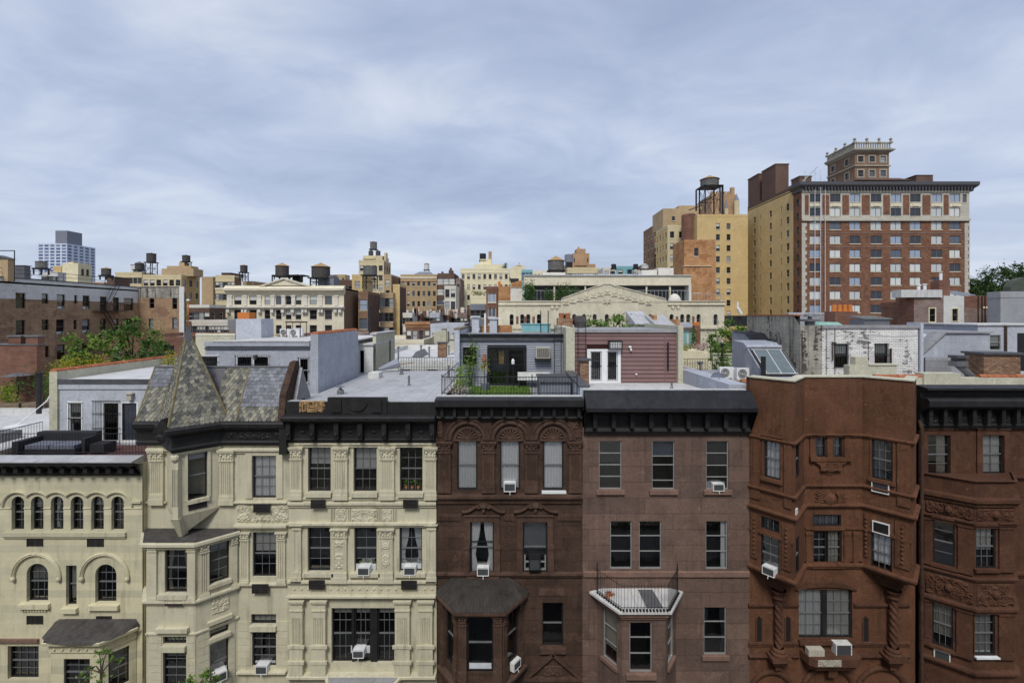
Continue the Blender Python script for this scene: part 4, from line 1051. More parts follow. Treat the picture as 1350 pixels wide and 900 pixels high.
ev = [(-3.02,18.99),(-2.08,17.68),(-.27,17.68),(.68,18.99)]; bk = [(-2.35,18.97),(-1.75,18.55),(-.65,18.55),(-.1,18.97)]; zt_ = 17 - (766 - HZ) * 18.7 / FOC
m = MB()
for i in range(3):
    n = (7,14,7)[i]
    for k in range(n):
        a0,a1 = [Vector((*ev[i],zcb + .16)).lerp(Vector((*ev[i + 1],zcb + .16)),t) for t in (k / n,(k + 1) / n)]
        b0,b1 = [Vector((*bk[i],zt_)).lerp(Vector((*bk[i + 1],zt_)),t) for t in (k / n,(k + 1) / n)]
        m.face([a0,a1,b1,b0]); m.tube(tuple(a0),tuple(b0),.022,5)
m.face([(-2.35,18.97,zt_),(-1.75,18.55,zt_),(-.65,18.55,zt_),(-.1,18.97,zt_)]); m.build('bay_roof',M['ribroof'],Cc)
m = MB(); m.fb(F0,-1.72,-.55,zt_ + .02,F0.v(760.5,630),.003,.10); m.fb(F0,-1.78,-.49,zt_ - .02,zt_ + .06,.003,.16); m.build('ornament_panel',M['brownt'],Cc)
m = MB(); m.sweep([(-2.95,19),(2.74,19)],[(.002,12.90),(.10,12.90),(.16,13.0),(.12,13.05),(.12,13.30),(.38,13.44),(.50,13.50),(.50,13.74),(.42,13.78),(-.02,13.80)])
for i in range(12): u = -2.7 + i * .48; m.fb(F0,u - .06,u + .06,13.06,13.40,.12,.33)
m.build('cornice',M['corn'],Cc)
m = MB(); m.face([(-2.94,18.98,13.22),(2.76,18.98,13.22),(2.76,31,13.22),(-2.94,31,13.22)]); m.fb(F0,-2.94,2.74,13.2,13.83,-.22,-.03,1); m.build('roof',[M['greyroof'],M['offwhite']],Cc)

# ================================================================ house D, plain mauve brownstone
D = house('plain mauve brown row house with narrow aluminium windows and a white railed bay roof',2.76,9.29)
hd = [qh(F0,*q) for q in ((789.5,581,819.5,645),(859.5,581,889.5,645),(931,581,960.5,645))]
hd2 = [qh(F0,*q) for q in ((804.5,686.5,833,750),(842.5,686.5,872,750),(930.5,686.5,959,750))]
hd3 = [qh(F0,928,800,957.5,863)]
m = MB(); panel(m,F0,2.76,9.29,0,12.6,hd + hd2 + hd3,.20); shell(m,2.76,9.29,19,31,0,13.4); m.build('wall',[M['mauve'],M['dark']],D)
dk = dict(nx=1,ny=1,fm='alu',t=.035,depth=.12,rail=False)
for h,b,c in zip(hd,((.26,.5,.74),(.18,.5,.68),(.25,.49,.74)),('blind:.45:acgrille','full:.3:cushion','full:.3:leafd' if False else 'blind:.48:vent')): win(D,F0,h,bars=b,sill=(.11,.17,.10),sm='mauvet',cur=c,**dk)
for h,b in zip(hd2 + hd3,((.36,.68),(.36,.68),(.36,.68),(.35,.68))): win(D,F0,h,bars=b,cur='right:.22:curtain' if h is hd2[2] else ('sides:.6:acgrille' if h is hd3[0] else None),sill=(.09,.17,.09) if h is hd3[0] else None,sm='mauvet',**dk)
course(D,[(2.78,19),(9.27,19)],[(.002,F0.v(759,880)),(.08,F0.v(759,880)),(.08,F0.v(753,880)),(.002,F0.v(752,880))],M['mauvet'])
da,db,dc,dd = (3.33,19),(4.05,17.9),(5.66,17.9),(6.42,19); d1,d2,d3 = between(da,db),between(db,dc),between(dc,dd)
ztb = 17 - (806 - HZ) * 17.8 / FOC
Q2 = d2.q(830,820,859.5,886); Q1 = (d1.L * .24,d1.L * .80,Q2[2] + .02,Q2[3] + .06); Q3 = (d3.L * .22,d3.L * .78,Q2[2] + .02,Q2[3] + .06)
m = MB()
for f,h in ((d1,Q1),(d2,Q2),(d3,Q3)): panel(m,f,0,f.L,0,ztb - .08,[h],.2)
m.build('bay',[M['mauve'],M['dark']],D)
win(D,d2,Q2,bars=(.36,.68),sill=(.14,.20,.12),sm='mauvet',**dk); win(D,d1,Q1,bars=(.36,.68),sill=(.06,.14,.08),sm='mauvet',cur='full:.75:drape',**dk); win(D,d3,Q3,bars=(.36,.68),sill=(.06,.14,.08),sm='mauvet',**dk)
bp = [da,db,dc,dd]
course(D,bp,ledge(ztb - .32,ztb - .06,.14),M['mauvet'],'bay_cornice')
ev = [(3.02,18.99),(3.90,17.66),(5.82,17.66),(6.70,18.99)]
m = MB(); m.prism([(x,y,ztb - .02) for x,y in ev],[(x,y,ztb + .06) for x,y in ev]); zi = ztb + .10
m.grid([[(x,y,ztb + .06) for x,y in ev],[(x * .94 + 4.87 * .06,y + (.14 if y < 18 else 0),zi) for x,y in ev],[(x * .72 + 4.87 * .28,18.98,zi + .10) for x,y in ev]])
m.build('bay_roof',M['whiteroof'],D)
m = MB(); m.hexa([(4.95,17.85,zi + .022),(5.55,17.85,zi + .022),(5.45,18.85,zi + .10),(4.9,18.85,zi + .10),(4.95,17.85,zi + .05),(5.55,17.85,zi + .05),(5.45,18.85,zi + .125),(4.9,18.85,zi + .125)]); m.build('roof_hatch',M['duct'],D)
rp = [(3.28,18.95),(4.0,17.78),(5.72,17.78),(6.48,18.95)]
RL = thing('iron_railing','black iron railing with thin spiked bars round the white bay roof','railing',(4.9,17.8,zi))
m = MB(); railing(m,rp,zi,zi + .86,.115,.0065,.010,ends=.10); m.build('bars',M['iron'],RL)
m = MB(); z_ = zi + .10
for p_ in ((3.32,18.9),(6.44,18.9)): m.tube((*p_,zi),(*p_,zi + 1.08),.015,6); m.tube((*p_,zi + 1.08),(*p_,zi + 1.18),.022,6,.003)
m.build('post',M['iron'],RL)
m = MB()
for (x0,y0),(x1,y1) in zip(rp,rp[1:]):
    n = int(math.hypot(x1 - x0,y1 - y0) / .115)
    for i in range(n):
        t = (i + .5) / n; x,y = x0 + (x1 - x0) * t,y0 + (y1 - y0) * t - .05; m.box(x - .035,x + .035,y - .1,y + .01,zi + .01,zi + .045)
m.build('foot_clip',M['iron'],RL)
m = MB()
for i in range(60): leaf(m,Vector((3.72 + rnd.gauss(0,.09),18.6 + rnd.gauss(0,.09),zi + .06 + abs(rnd.gauss(0,.05)))),.06)
for i in range(5): m.tube((3.6,18.6,zi + .04),(3.72 + rnd.uniform(-.3,.3),18.6 + rnd.uniform(-.2,.2),zi + .1),.008,4)
o_ = m.build('dry_leaf_heap',M['terra'],origin=(3.72,18.6,zi)); tag(o_,'heap of rust coloured dead leaves on the white bay roof','leaf heap')
m = MB(); m.sweep([(2.80,19),(9.26,19)],[(.002,12.38),(.14,12.38),(.20,12.50),(.14,12.56),(.10,12.62),(.10,13.10),(.40,13.28),(.70,13.32),(.74,13.36),(.74,13.46)])
for i in range(9): u = 3.2 + i * .72; m.fb(F0,u - .08,u + .08,12.64,13.2,.1,.34)
m.sweep([(2.80,19),(9.26,19)],[(.74,13.461),(.76,13.47),(.70,13.52),(.28,14.02),(.24,14.05),(-.05,14.05),(-.05,13.2)],1)
m.build('cornice',[M['corn'],M['cornblue']],D)
m = MB(); m.face([(2.76,19.0,13.72),(9.29,19.0,13.72),(9.29,31,13.3),(2.76,31,13.3)]); m.fb(F0,2.8,9.2,13.7,14.08,-.25,-.06,0); m.build('roof',M['whiteroof'],D)

# ================================================================ house E, rust painted with twin pointed oriels
E = house('rust red painted row house with two pointed oriel bays on twisted columns',9.29,15.78)
ea,eb,ec,ed,ee,ef = (9.29,19.0),(10.29,17.72),(11.43,19.0),(13.71,19.0),(14.70,17.80),(15.78,18.95)
e1,e2,e3,e4,e5 = [between(a,b) for a,b in zip((ea,eb,ec,ed,ee),(eb,ec,ed,ee,ef))]
ztp = 14.56; zlo = 17 - (752 - HZ) * 18.4 / FOC
G1 = e1.q(1007.5,578,1029,630.5); G1b = e1.q(1003,683,1027.5,699); G1c = e1.q(1003,704,1027.5,757)
G2 = (e2.L * .20,e2.L * .56,G1[2] + .05,G1[3] - .05); G2b = (e2.L * .2,e2.L * .56,G1c[2] + .1,G1c[3])
G3 = e3.q(1075.5,573.5,1088.5,602); G3b = e3.q(1098,573.5,1110.5,602); G3c = e3.q(1072,678,1109,693); G3d = e3.q(1072,699.5,1109,743.5)
G4 = e4.q(1149.5,580,1177,632); G4b = e4.q(1148.5,703,1176,754)
m = MB()
panel(m,e1,0,e1.L,zlo,ztp,[G1,G1b,G1c],.2); panel(m,e2,0,e2.L,zlo,ztp,[G2,G2b],.2)
panel(m,e3,0,e3.L,zlo,ztp,[G3,G3b,G3c,G3d],.2); panel(m,e4,0,e4.L,zlo,ztp,[G4,G4b],.2); panel(m,e5,0,e5.L,zlo,ztp,[],.2)
G6 = qh(F0,1053,777,1123.5,841)
panel(m,F0,9.29,15.78,0,zlo + .05,[G6],.3); shell(m,9.29,15.78,19,31,0,13.5)
epath = [ea,eb,ec,ed,ee,ef]
back = [(x,y + .26) for x,y in epath]
m.grid([[(x,y + .02,ztp) for x,y in epath],[(x,y,ztp) for x,y in back],[(x,y,13.4) for x,y in back]])
m.build('wall',[M['rust'],M['dark']],E)
for f,h,k in ((e1,G1,dict(nx=3,ny=2,cur='full:1')),(e1,G1b,dict(nx=3,ny=1,rail=False)),(e1,G1c,dict(nx=2,ny=2)),(e2,G2,dict(nx=1,ny=1)),(e2,G2b,dict(nx=1,ny=1)),
        (e3,G3,dict(nx=2,ny=2,cur='full:1:cushion',rail=False)),(e3,G3b,dict(nx=2,ny=2,cur='full:1:cushion',rail=False)),(e3,G3c,dict(nx=4,ny=1,rail=False,cur='full:1:cushion')),
        (e4,G4,dict(nx=3,ny=2,cur='left:.55:cushion')),(e4,G4b,dict(nx=3,ny=2,cur='full:.8'))): win(E,f,h,depth=.10,**k)
um = (G3d[0] + G3d[1]) / 2
win(E,e3,(G3d[0],um - .02,G3d[2],G3d[3]),nx=2,ny=2,depth=.1); win(E,e3,(um + .02,G3d[1],G3d[2],G3d[3]),nx=3,ny=2,depth=.1,cur='full:1:drape')
um = (G6[0] + G6[1]) / 2; o_ = G6[3]
win(E,F0,(G6[0],um - .06,G6[2],o_),nx=3,ny=2,depth=.14,cur='full:1'); win(E,F0,(um + .06,G6[1],G6[2],o_),nx=3,ny=2,depth=.14,cur='full:1:blind')
m = MB(); m.fb(F0,um - .06,um + .06,G6[2],o_,-.2,-.06); m.build('mullion',M['black'],E)
m = MB(); m.sweep(epath,[(-.28,ztp + .003),(-.28,ztp + .07),(.05,ztp + .05),(.05,ztp + .003)]); m.build('coping',M['beigest'],E)
for y0,y1,pr in ((577,572,.10),(643.5,638.5,.11),(670,664,.14),(698.5,695,.06),(750,743,.13)):
    z0,z1 = 17 - (y0 - HZ) * 18.9 / FOC,17 - (y1 - HZ) * 18.9 / FOC
    if y0 != 698.5: course(E,epath,ledge(z0,z1,pr),M['rust'])
    else:
        m = MB()
        for f,a,b in ((e1,.02,G1c[0] - .05),(e1,G1b[0] - .05,G1b[1] + .05),(e1,G1c[1] + .05,e1.L),(e3,.02,e3.L - .02),(e4,.02,e4.L - .02)): m.fb(f,a,b,z0,z1,.003,pr)
        m.build('string_course',M['rust'],E)
for f,h in ((e1,G1),(e4,G4)):
    for a,b in ((.06,h[0] - .14),(h[1] + .14,f.L - .06)):
        if b - a > .12: m = MB(); m.fb(f,a,b,9.9,12.25,.003,.05); m.build('pilaster',M['rust'],E)
    m = MB(); m.fb(f,h[0] - .10,h[1] + .10,h[2] - .13,h[2] - .003,.002,.11); m.build('sill',M['rust'],E)
    surround(E,f,h,M['rust'],.07,.03)
for f,h in ((e1,G1c),(e4,G4b)):
    for a,b in ((.08,h[0] - .10),(h[1] + .10,f.L - .08)):
        if b - a > .1:
            m = MB(); m.fb(f,a,b,7.6,9.3,.003,.05)
            for i in range(9): m.blob(f.p((a + b) / 2,7.8 + i * .165,.055),.055,.05,.055,6,4)
            m.build('studded_strip',M['rust'],E)
# centre: paired lights with bracket, shell, lower pair
u0,u1 = e3.u(1066),e3.u(1121); v = e3.v(603,1093); m = MB(); m.fb(e3,u0,u1,v - .10,v + .03,.003,.16)
n = 16; bot = [(u0 + .05 + (u1 - u0 - .1) * i / n,v - .10 - (.62 * (math.sin(pi * i / n) ** 1.6))) for i in range(n + 1)]
m.grid([[e3.p(a,v - .10,.13) for a,b in bot],[e3.p(a,v - .10 + (b - v + .10) * .55,.12) for a,b in bot],[e3.p(a,b,.004) for a,b in bot]])
m.relief(e3,u0 + .4,u1 - .4,v - .5,v - .14,71,.05,.115,.03,k=8); m.build('bracket_sill',M['rust'],E)
for a,b in ((1067,1074.5),(1089.5,1097),(1112,1119.5)): u0,u1,v0,v1 = e3.q(a,572,b,602); pilaster(E,e3,u0,u1,v0,v1,M['rust'],w=.06,cap=.12,base=.1,flutes=0,leafy=False)
uc,vc = e3.u(1094),e3.v(658,1094); m = MB(); m.blob(e3.p(uc,vc,.02),.26,.12,.24,10,6)
for i in range(8):
    for s in (-1,1):
        a = -.5 + i * .2; p_ = e3.p(uc + s * .30 * math.cos(a),vc + .28 * math.sin(a) + .05,.03); q_ = e3.p(uc + s * (.52 + .06 * (i % 2)),vc + .42 * math.sin(a) + .05,.03)
        if i < 7: m.tube(p_,q_,.05,5,.02)
m.build('shell_ornament',M['rust'],E)
u0,u1,v0,v1 = e3.q(1112,647,1134,667); m = MB(); m.relief(e3,u0,u1,v0,v1,72,.03,.008,.03,k=5); m.build('ornament_panel',M['rust'],E)
for a,b in ((1062,1070),(1112,1120),(1124,1131)): u0,u1,v0,v1 = e3.q(a,700,b,744); m = MB(); m.fb(e3,u0,u1,v0,v1,.003,.05); m.fb(e3,u0 - .03,u1 + .03,v1 - .12,v1 - .02,.003,.08); m.build('pilaster',M['rust'],E)
surround(E,e3,(G3d[0],G3d[1],G3d[2],G3d[3]),M['rust'],.06,.04,bot=True)
# corbels under the oriels, twisted columns
for ap_,l_,r_ in ((eb,ea,ec),(ee,ed,ef)):
    cx = (l_[0] + r_[0]) / 2 + (-.05 if ap_ is eb else .0); lev = [(1,0),(1,-.14),(.86,-.2),(.82,-.34),(.64,-.42),(.60,-.58),(.42,-.66),(.36,-.84),(.16,-.98)]
    rows = []
    for k,dz in lev: rows.append([(cx + (p[0] - cx) * k,19.0 + (p[1] - 19.0) * k - (.10 if k < .5 else 0) * (1 if p[1] < 18.5 else 0),zlo + dz) for p in ((l_[0],19.0),ap_,(r_[0],19.0))])
    m = MB(); m.grid(rows); m.face([rows[0][0],rows[0][1],rows[0][2]]); m.build('corbel',M['rust2'],E)
    zc = zlo - .95; zb_ = 17 - (862 - HZ) * 18.8 / FOC; m = MB(); n = 30; N_ = 12
    rows = []
    for j in range(n * 2 + 1):
        t = j / (n * 2); z = zb_ + .32 + (zc - .28 - zb_ - .32) * t; rows.append([(cx + (.125 + .022 * math.cos(3 * (2 * pi * i / N_) + t * 42)) * math.cos(2 * pi * i / N_),18.76 + (.125 + .022 * math.cos(3 * (2 * pi * i / N_) + t * 42)) * math.sin(2 * pi * i / N_),z) for i in range(N_)])
    m.grid(rows,0,True)
    m.lathe(cx,18.76,[(.19,zc - .30),(.21,zc - .26),(.17,zc - .2),(.24,zc - .06),(.26,zc - .04),(.26,zc + .04)],14)
    m.lathe(cx,18.76,[(.30,zb_),(.30,zb_ + .12),(.24,zb_ + .16),(.25,zb_ + .24),(.18,zb_ + .32)],14)
    m.fb(F0,cx - .38,cx + .38,zb_ - .14,zb_,.0,.52); m.fb(F0,cx - .25,cx + .25,zb_ - .32,zb_ - .14,0,.38); m.fb(F0,cx - .13,cx + .13,zb_ - .6,zb_ - .32,0,.24)
    m.build('twisted_column',M['rust2'],E)
for x in (1000.5,1038.5,1141,1179):
    m = MB(); u0,u1,v0,v1 = F0.q(x - 3,811,x + 3,845); m.ext(F0,[(u0,v0),(u1,v0),(u1,v1 - .12),((u0 + u1) / 2,v1),(u0,v1 - .12)],-.05,.004,1)
    for a in (u0 - .05,u1): m.fb(F0,a,a + .05,v0 - .04,v1 - .08,.003,.03)
    m.build('lancet_panel',[M['rust2'],M['dark']],E)
for x0,x1 in ((986,1052),(1125,1198)):
    for y0,y1,pr in ((800,794,.10),(852,845,.06),(866,861,.14)): u0,u1,v0,v1 = F0.q(x0,y1,x1,y0); m = MB(); m.sweep([(u0,19),(u1,19)],ledge(v0,v1,pr)); m.build('string_course',M['rust2'],E)
m = MB(); pts = arch_pts(G6[0] - .16,G6[1] + .16,G6[3] + .34,.30,20); inn = arch_pts(G6[0] - .03,G6[1] + .03,G6[3] + .15,.13,20)
m.grid([[F0.p(*a,.003),F0.p(*a,.09),F0.p(*b,.09),F0.p(*b,.003)] for a,b in zip(pts,inn)],0,True); m.build('arch_hood',M['rust2'],E)
u0,u1,v0,v1 = F0.q(1052,842,1125,847); m = MB(); m.fb(F0,u0,u1,v0,v1,.003,.15); m.build('sill',M['rust2'],E)
zba,zbb = F0.v(870,1090) + .05,F0.v(858,1090) + .08
bal = [(11.25,19),(11.35,18.55),(11.6,18.42),(13.1,18.42),(13.35,18.55),(13.45,19)]
m = MB(); m.prism([(x,y,zba + .08) for x,y in bal],[(x,y,zbb) for x,y in bal]); b2 = [(12.35 + (x - 12.35) * .9,19 + (y - 19) * .75) for x,y in bal]; m.prism([(x,y,zba - .12) for x,y in b2],[(x,y,zba + .078) for x,y in b2]); m.fb(F0,12.2,12.55,zba - .5,zba - .12,.003,.3); m.build('balcony_slab',M['rust2'],E)
m = MB(); m.relief(Fr(0,18.41),11.6,12.5,zba + .12,zbb + .0,73,.05,.0,.03); m.build('crusted_edge',M['cuptrim'],E)
for cx,wd in ((1017,29),(1092,36),(1162,34)):
    u = F0.u(cx); r_ = wd / 33.68; v = F0.v(912,cx); m = MB(); m.arc(F0,u,v,[(r_ - .16,.003),(r_ - .16,.05),(r_ - .08,.11),(r_,.12),(r_ + .06,.06),(r_ + .06,.003)],0,pi,22); m.build('arch_hood',M['rust2'],E)
m = MB(); m.face([(9.29,19.3,13.6),(15.78,19.3,13.6),(15.78,31,13.5),(9.29,31,13.5)]); m.build('roof',M['greyroof'],E)

# ================================================================ house F, rust house with carved bay
Fh = house('rust brown row house with black bracketed cornice and a carved three sided bay',15.78,22.0)
hf = [qh(F0,*q) for q in ((1222,573,1251.5,625),(1294,573,1322.5,624))]
m = MB(); panel(m,F0,15.9,22.0,0,12.8,hf,.22); shell(m,15.78,22.0,19,31,0,13.4); m.build('wall',[M['rust2'],M['dark']],Fh)
win(Fh,F0,hf[0],nx=1,ny=2,cur='right:.45:drape',depth=.1); win(Fh,F0,hf[1],nx=2,ny=2,cur='full:1:blind',depth=.1)
for h in hf: surround(Fh,F0,h,M['rust2'],.22,.06); m = MB(); m.fb(F0,h[0] - .1,h[1] + .1,h[2] - .14,h[2] - .003,.003,.12); m.build('sill',M['rust2'],Fh)
fa,fb_,fc,fd = (15.98,18.95),(17.12,17.95),(18.58,17.95),(19.5,19.0)
k1,k2,k3 = between(fa,fb_),between(fb_,fc),between(fc,fd)
ztf = 17 - (630 - HZ) * 18.4 / FOC
J1 = k1.q(1230,684,1258.5,744); J1b = k1.q(1229,793,1256.5,852); J2 = k2.q(1286.5,692,1312.5,748.5); J2b = k2.q(1284,806,1312,863.5)
m = MB(); panel(m,k1,0,k1.L,0,ztf,[J1,J1b],.2); panel(m,k2,0,k2.L,0,ztf,[J2,J2b],.2); panel(m,k3,0,k3.L,0,ztf,[],.2); bp = [fa,fb_,fc,fd]
m.face([(*p,ztf) for p in bp]); m.build('bay',[M['rust2'],M['dark']],Fh)
for f,h,k in ((k1,J1,dict(nx=1,ny=2)),(k1,J1b,dict(nx=3,ny=2,cur='full:.75:drape')),(k2,J2,dict(nx=3,ny=2,cur='full:.6:blind')),(k2,J2b,dict(nx=3,ny=2,cur='full:1:blind'))): win(Fh,f,h,depth=.10,**k)
zq = lambda y: 17 - (y - HZ) * 18.2 / FOC
course(Fh,bp,ledge(ztf,ztf + .08,.09),M['rust2'],'parapet_rail'); course(Fh,bp,ledge(zq(664),zq(652),.18),M['rust2'],'bay_cornice')
course(Fh,bp,ledge(zq(692),zq(684),.10),M['rust2']); course(Fh,bp,ledge(zq(762),zq(756),.10),M['rust2']); course(Fh,bp,ledge(zq(803),zq(794),.14),M['rust2']); course(Fh,bp,ledge(zq(885),zq(876),.16),M['rust2'])
for f,a,b,z0,z1,s in ((k1,.12,k1.L - .05,zq(682),zq(666),81),(k2,.05,k2.L - .05,zq(682),zq(666),82),(k1,.12,k1.L - .05,zq(792),zq(764),83),(k2,.05,k2.L - .05,zq(792),zq(764),84)):
    m = MB(); m.relief(f,a,b,z0,z1,s,.08,.01,.03,k=20); m.blob(f.p((a + b) / 2,(z0 + z1) / 2,.04),.15,.12,.16,8,5); m.build('ornament_panel',M['rust2'],Fh)
for f,hh in ((k1,J1),(k1,J1b),(k2,J2),(k2,J2b)):
    for a,b in ((.06,hh[0] - .06),(hh[1] + .06,f.L - .04)):
        if b - a > .15: pilaster(Fh,f,a + .03,b - .03,hh[2] - .1,hh[3] + .12,M['rust2'],w=.06,cap=.24,base=.2,flutes=0,leafy=False)
    m = MB(); m.fb(f,hh[0] - .08 * (hh is not J2b),hh[1] + .08,hh[2] - (.07 if hh is J2b else .12),hh[2] - .003,.003,.12); m.build('sill',M['white'] if hh is J2b else M['rust2'],Fh)
vent(Fh,k1,J1[0],J1[1],J1[2] - .42,J1[2] - .16)
course(Fh,[(19.5,19),(22,19)],ledge(F0.v(632,1340),F0.v(626,1340),.12),M['rust2']); course(Fh,[(19.5,19),(22,19)],ledge(F0.v(760,1340),F0.v(752,1340),.12),M['rust2'])
m = MB(); m.sweep([(15.86,19),(22.0,19)],[(.002,12.58),(.12,12.58),(.18,12.72),(.12,12.78),(.12,13.22),(.36,13.40),(.52,13.46),(.56,13.52),(.56,13.72),(.48,13.80),(.16,13.84),(.16,14.02),(.5,14.12),(.5,14.2),(-.1,14.26),(-.1,13.4)])
for i in range(11):
    u = 16.1 + i * .56
    m.fb(F0,u - .07,u + .07,12.8,13.36,.12,.36)
    if i < 10: m.relief(F0,u + .1,u + .46,12.82,13.18,90 + i,.05,.122,.03,k=6)
m.build('cornice',M['corn'],Fh)
m = MB(); m.face([(15.78,19.0,13.75),(22.0,19.0,13.75),(22.0,31,13.5),(15.78,31,13.5)]); m.build('roof',M['greyroof'],Fh)
m = MB(); m.tube((15.87,18.8,0),(15.87,18.8,12.6),.06,8); m.tube((15.87,18.8,12.6),(15.9,18.95,12.9),.06,8)
for z in (3.5,6.5,9.5): m.tube((15.87,18.8,z),(15.87,18.8,z + .12),.075,8)
m.build('downpipe',M['brown'],Fh)

# a green lime stucco strip of wall beyond the far right
# ---------------------------------------------------------------- window air conditioners
place_ac(F0,347.5,884,'white air conditioner below the transom of the putty turret house, beside the bay',w=-.03,sz=1.05)
place_ac(f3,288.5,894,'white air conditioner jutting from the angled bay of the turret house',w=.0,sz=1.05)
place_ac(F0,481,755,'white air conditioner in the middle window above the studded frieze of the putty house',w=-.02)
place_ac(F0,541,755,'white air conditioner in the right window above the studded frieze of the putty house',w=-.05)
place_ac(F0,474,863,'white air conditioner in the wide three part window over the grey balcony slab',w=-.02,s=.95)
place_ac(F0,672,646,'white air conditioner under the middle arched curtained window of the dark brownstone',w=-.05,sz=1.1)
place_ac(F0,637,756,'white air conditioner below parted curtains, over the fluted bay roof',w=-.05)
place_ac(c3,677,879,'white air conditioner tilted out of the right side of the dark brownstone bay',w=-.04,s=1.0)
o_ = place_ac(F0,945.5,645.5,'white air conditioner in the top right aluminium window of the mauve house',w=-.06,s=.95,sz=.95)
place_ac(e1,1016,756,'white air conditioner in the left oriel of the rust house',w=0.0,s=.98)
def boxac(label,fr,q,w0,w1,frame='acwhite',face='acgrille'):
    o = thing('air_conditioner',label,'air conditioner',fr.p((q[0] + q[1]) / 2,q[2],0),'window air conditioners on the row house fronts'); u0,u1,v0,v1 = q
    m = MB(); t = .035
    for a in ((u0,u1,v0,v0 + t),(u0,u1,v1 - t,v1),(u0,u0 + t,v0 + t,v1 - t),(u1 - t,u1,v0 + t,v1 - t)): m.fb(fr,*a,w0,w1)
    m.fb(fr,u0 + t,u1 - t,v0 + t,v1 - t,w0,w1 - .04); m.build('housing',M[frame],o)
    m = MB(); m.fb(fr,u0 + t,u1 - t,v0 + t,v1 - t,w1 - .038,w1 - .03)
    n = int((v1 - v0) / .04)
    for i in range(n): v = v0 + t + .01 + i * .038; m.fb(fr,u0 + t,u1 - t,v,v + .012,w1 - .0299,w1 - .015) if v < v1 - t - .02 else None
    m.build('grille',M[face],o); return o
boxac('white framed flush air conditioner under the top window of the right oriel',e4,e4.q(1149.5,634,1173,649),.005,.09)
boxac('white framed flush air conditioner above the lower window of the right oriel',e4,e4.q(1150.5,688,1173.5,703),.005,.08,face='vent')
boxac('cream air conditioner standing on the balcony slab of the rust house',Fr(0,18.75),Fr(0,18.75).q(1100,847,1121,863),-.2,.1,'offwhite')
boxac('white framed air conditioner low in the angled bay beside the drainpipe',k1,k1.q(1231,857,1253,870),.0,.06)
boxac('black air conditioner with white rail in the dark brownstone window right of the parted curtains',F0,F0.q(697,731,712,747),-.1,.30,'black')
boxac('small white air conditioner on the side face of the left oriel',e2,(.2,.42,9.5,9.85),.0,.05)
m = MB(); u0,u1,v0,v1 = F0.q(1058,847,1078.5,858); m.fb(F0,u0,u1,v0,v1,.16,.40)
for i in range(5): m.fb(F0,u0 + .03 + i * .11,u0 + .10 + i * .11,v0 + .03,v1 - .03,.40,.412)
o_ = m.build('planter_box',M['drape'],origin=F0.p((u0 + u1) / 2,v0,.3)); tag(o_,'pale empty window box left of the cream air conditioner on the balcony','planter')
# ---------------------------------------------------------------- rooftop structures of the near row
def bars_grille(parent,fr,h,n,w=.03,rows=(0.0,.5,1.0),name='security_bars'):
    u0,u1,v0,v1 = h[:4]; m = MB()
    for i in range(n + 1): u = u0 + (u1 - u0) * i / n; m.tube(fr.p(u,v0,w),fr.p(u,v1,w),.010,4)
    for f in rows: v = v0 + (v1 - v0) * f; m.tube(fr.p(u0 - .06,v,w),fr.p(u1 + .06,v,w),.014,4)
    return m.build(name,M['iron'],parent)
def frame(parent,fr,h,mat='white',t=.06,pr=.03,name='window_surround'):
    u0,u1,v0,v1 = h[:4]; m = MB()
    for a in ((u0 - t,u0 - .002,v0 - t,v1 + t),(u1 + .002,u1 + t,v0 - t,v1 + t),(u0 - .001,u1 + .001,v1 + .002,v1 + t),(u0 - .001,u1 + .001,v0 - t,v0 - .002)): m.fb(fr,*a,.003,pr)
    return m.build(name,M[mat],parent)
def slabroof(m,x0,x1,y0,y1,z,mi=0,t=.06): m.box(x0,x1,y0,y1,z - t,z,mi)

# A: pale terrace room
YA = 21.5; fA = Fr(0,YA)
PA = thing('rooftop_room','pale blue terrace room with barred window and sliding glass doors beside dark sofa','rooftop room',(-17.3,YA,11.25))
w1_ = fA.q(91,531,107.5,571); d1_ = fA.q(134,529,182,583)
m = MB(); panel(m,fA,-20.05,-14.3,11.25,14.05,[w1_,d1_],.12,.8); shell(m,-20.05,-14.3,YA,30.5,11.25,14.05); m.build('wall',[M['bluelight'],M['dark']],PA)
win(PA,fA,w1_,nx=1,ny=1,fm='white',depth=.08,cur='blind:.3'); frame(PA,fA,w1_); bars_grille(PA,fA,w1_,5)
dm = (d1_[0] + d1_[1]) / 2
win(PA,fA,(d1_[0],dm,*d1_[2:]),nx=1,ny=1,fm='white',depth=.08,t=.08,single=True,rail=False,name='sliding_door'); win(PA,fA,(dm,d1_[1],*d1_[2:]),nx=1,ny=1,fm='white',depth=.08,t=.08,single=True,rail=False,cur='right:.9:cushion',name='sliding_door')
bars_grille(PA,fA,(d1_[0] - .35,dm,d1_[2],d1_[3] + .03),10,.05,(0,.35,.7,1),'folding_gate')
m = MB(); m.fb(fA,-20.05,-14.3,13.72,13.98,.003,.05); m.fb(fA,-20.06,-14.29,13.98,14.16,.003,.10,1); m.build('fascia',[M['bluelight'],M['lead']],PA)
m = MB(); slabroof(m,-20.05,-14.3,YA + .02,30.5,14.12); m.build('roof',M['whiteroof'],PA)
m = MB(); m.box(-20.40,-20.052,YA - .1,30.5,11.2,14.5); m.build('party_wall',M['beigest'],PA)
m = MB(); coping(m,(-20.22,YA - .1),(-20.22,30.5),14.5); m.build('coping',M['terra'],PA)
m = MB(); m.fb(fA,-16.95,-16.75,13.25,13.5,.0,.16); m.fb(fA,-17.0,-16.7,13.5,13.56,0,.2); m.build('wall_light',M['drape'],PA)
m = MB(); m.tube((-16.9,25,14.12),(-16.9,25,14.75),.09,8); m.build('vent_pipe',M['black'],PA)
rl = thing('iron_railing','long thin black railing along the front of the dark terrace with sofa','railing',(-17.3,19.2,11.5))
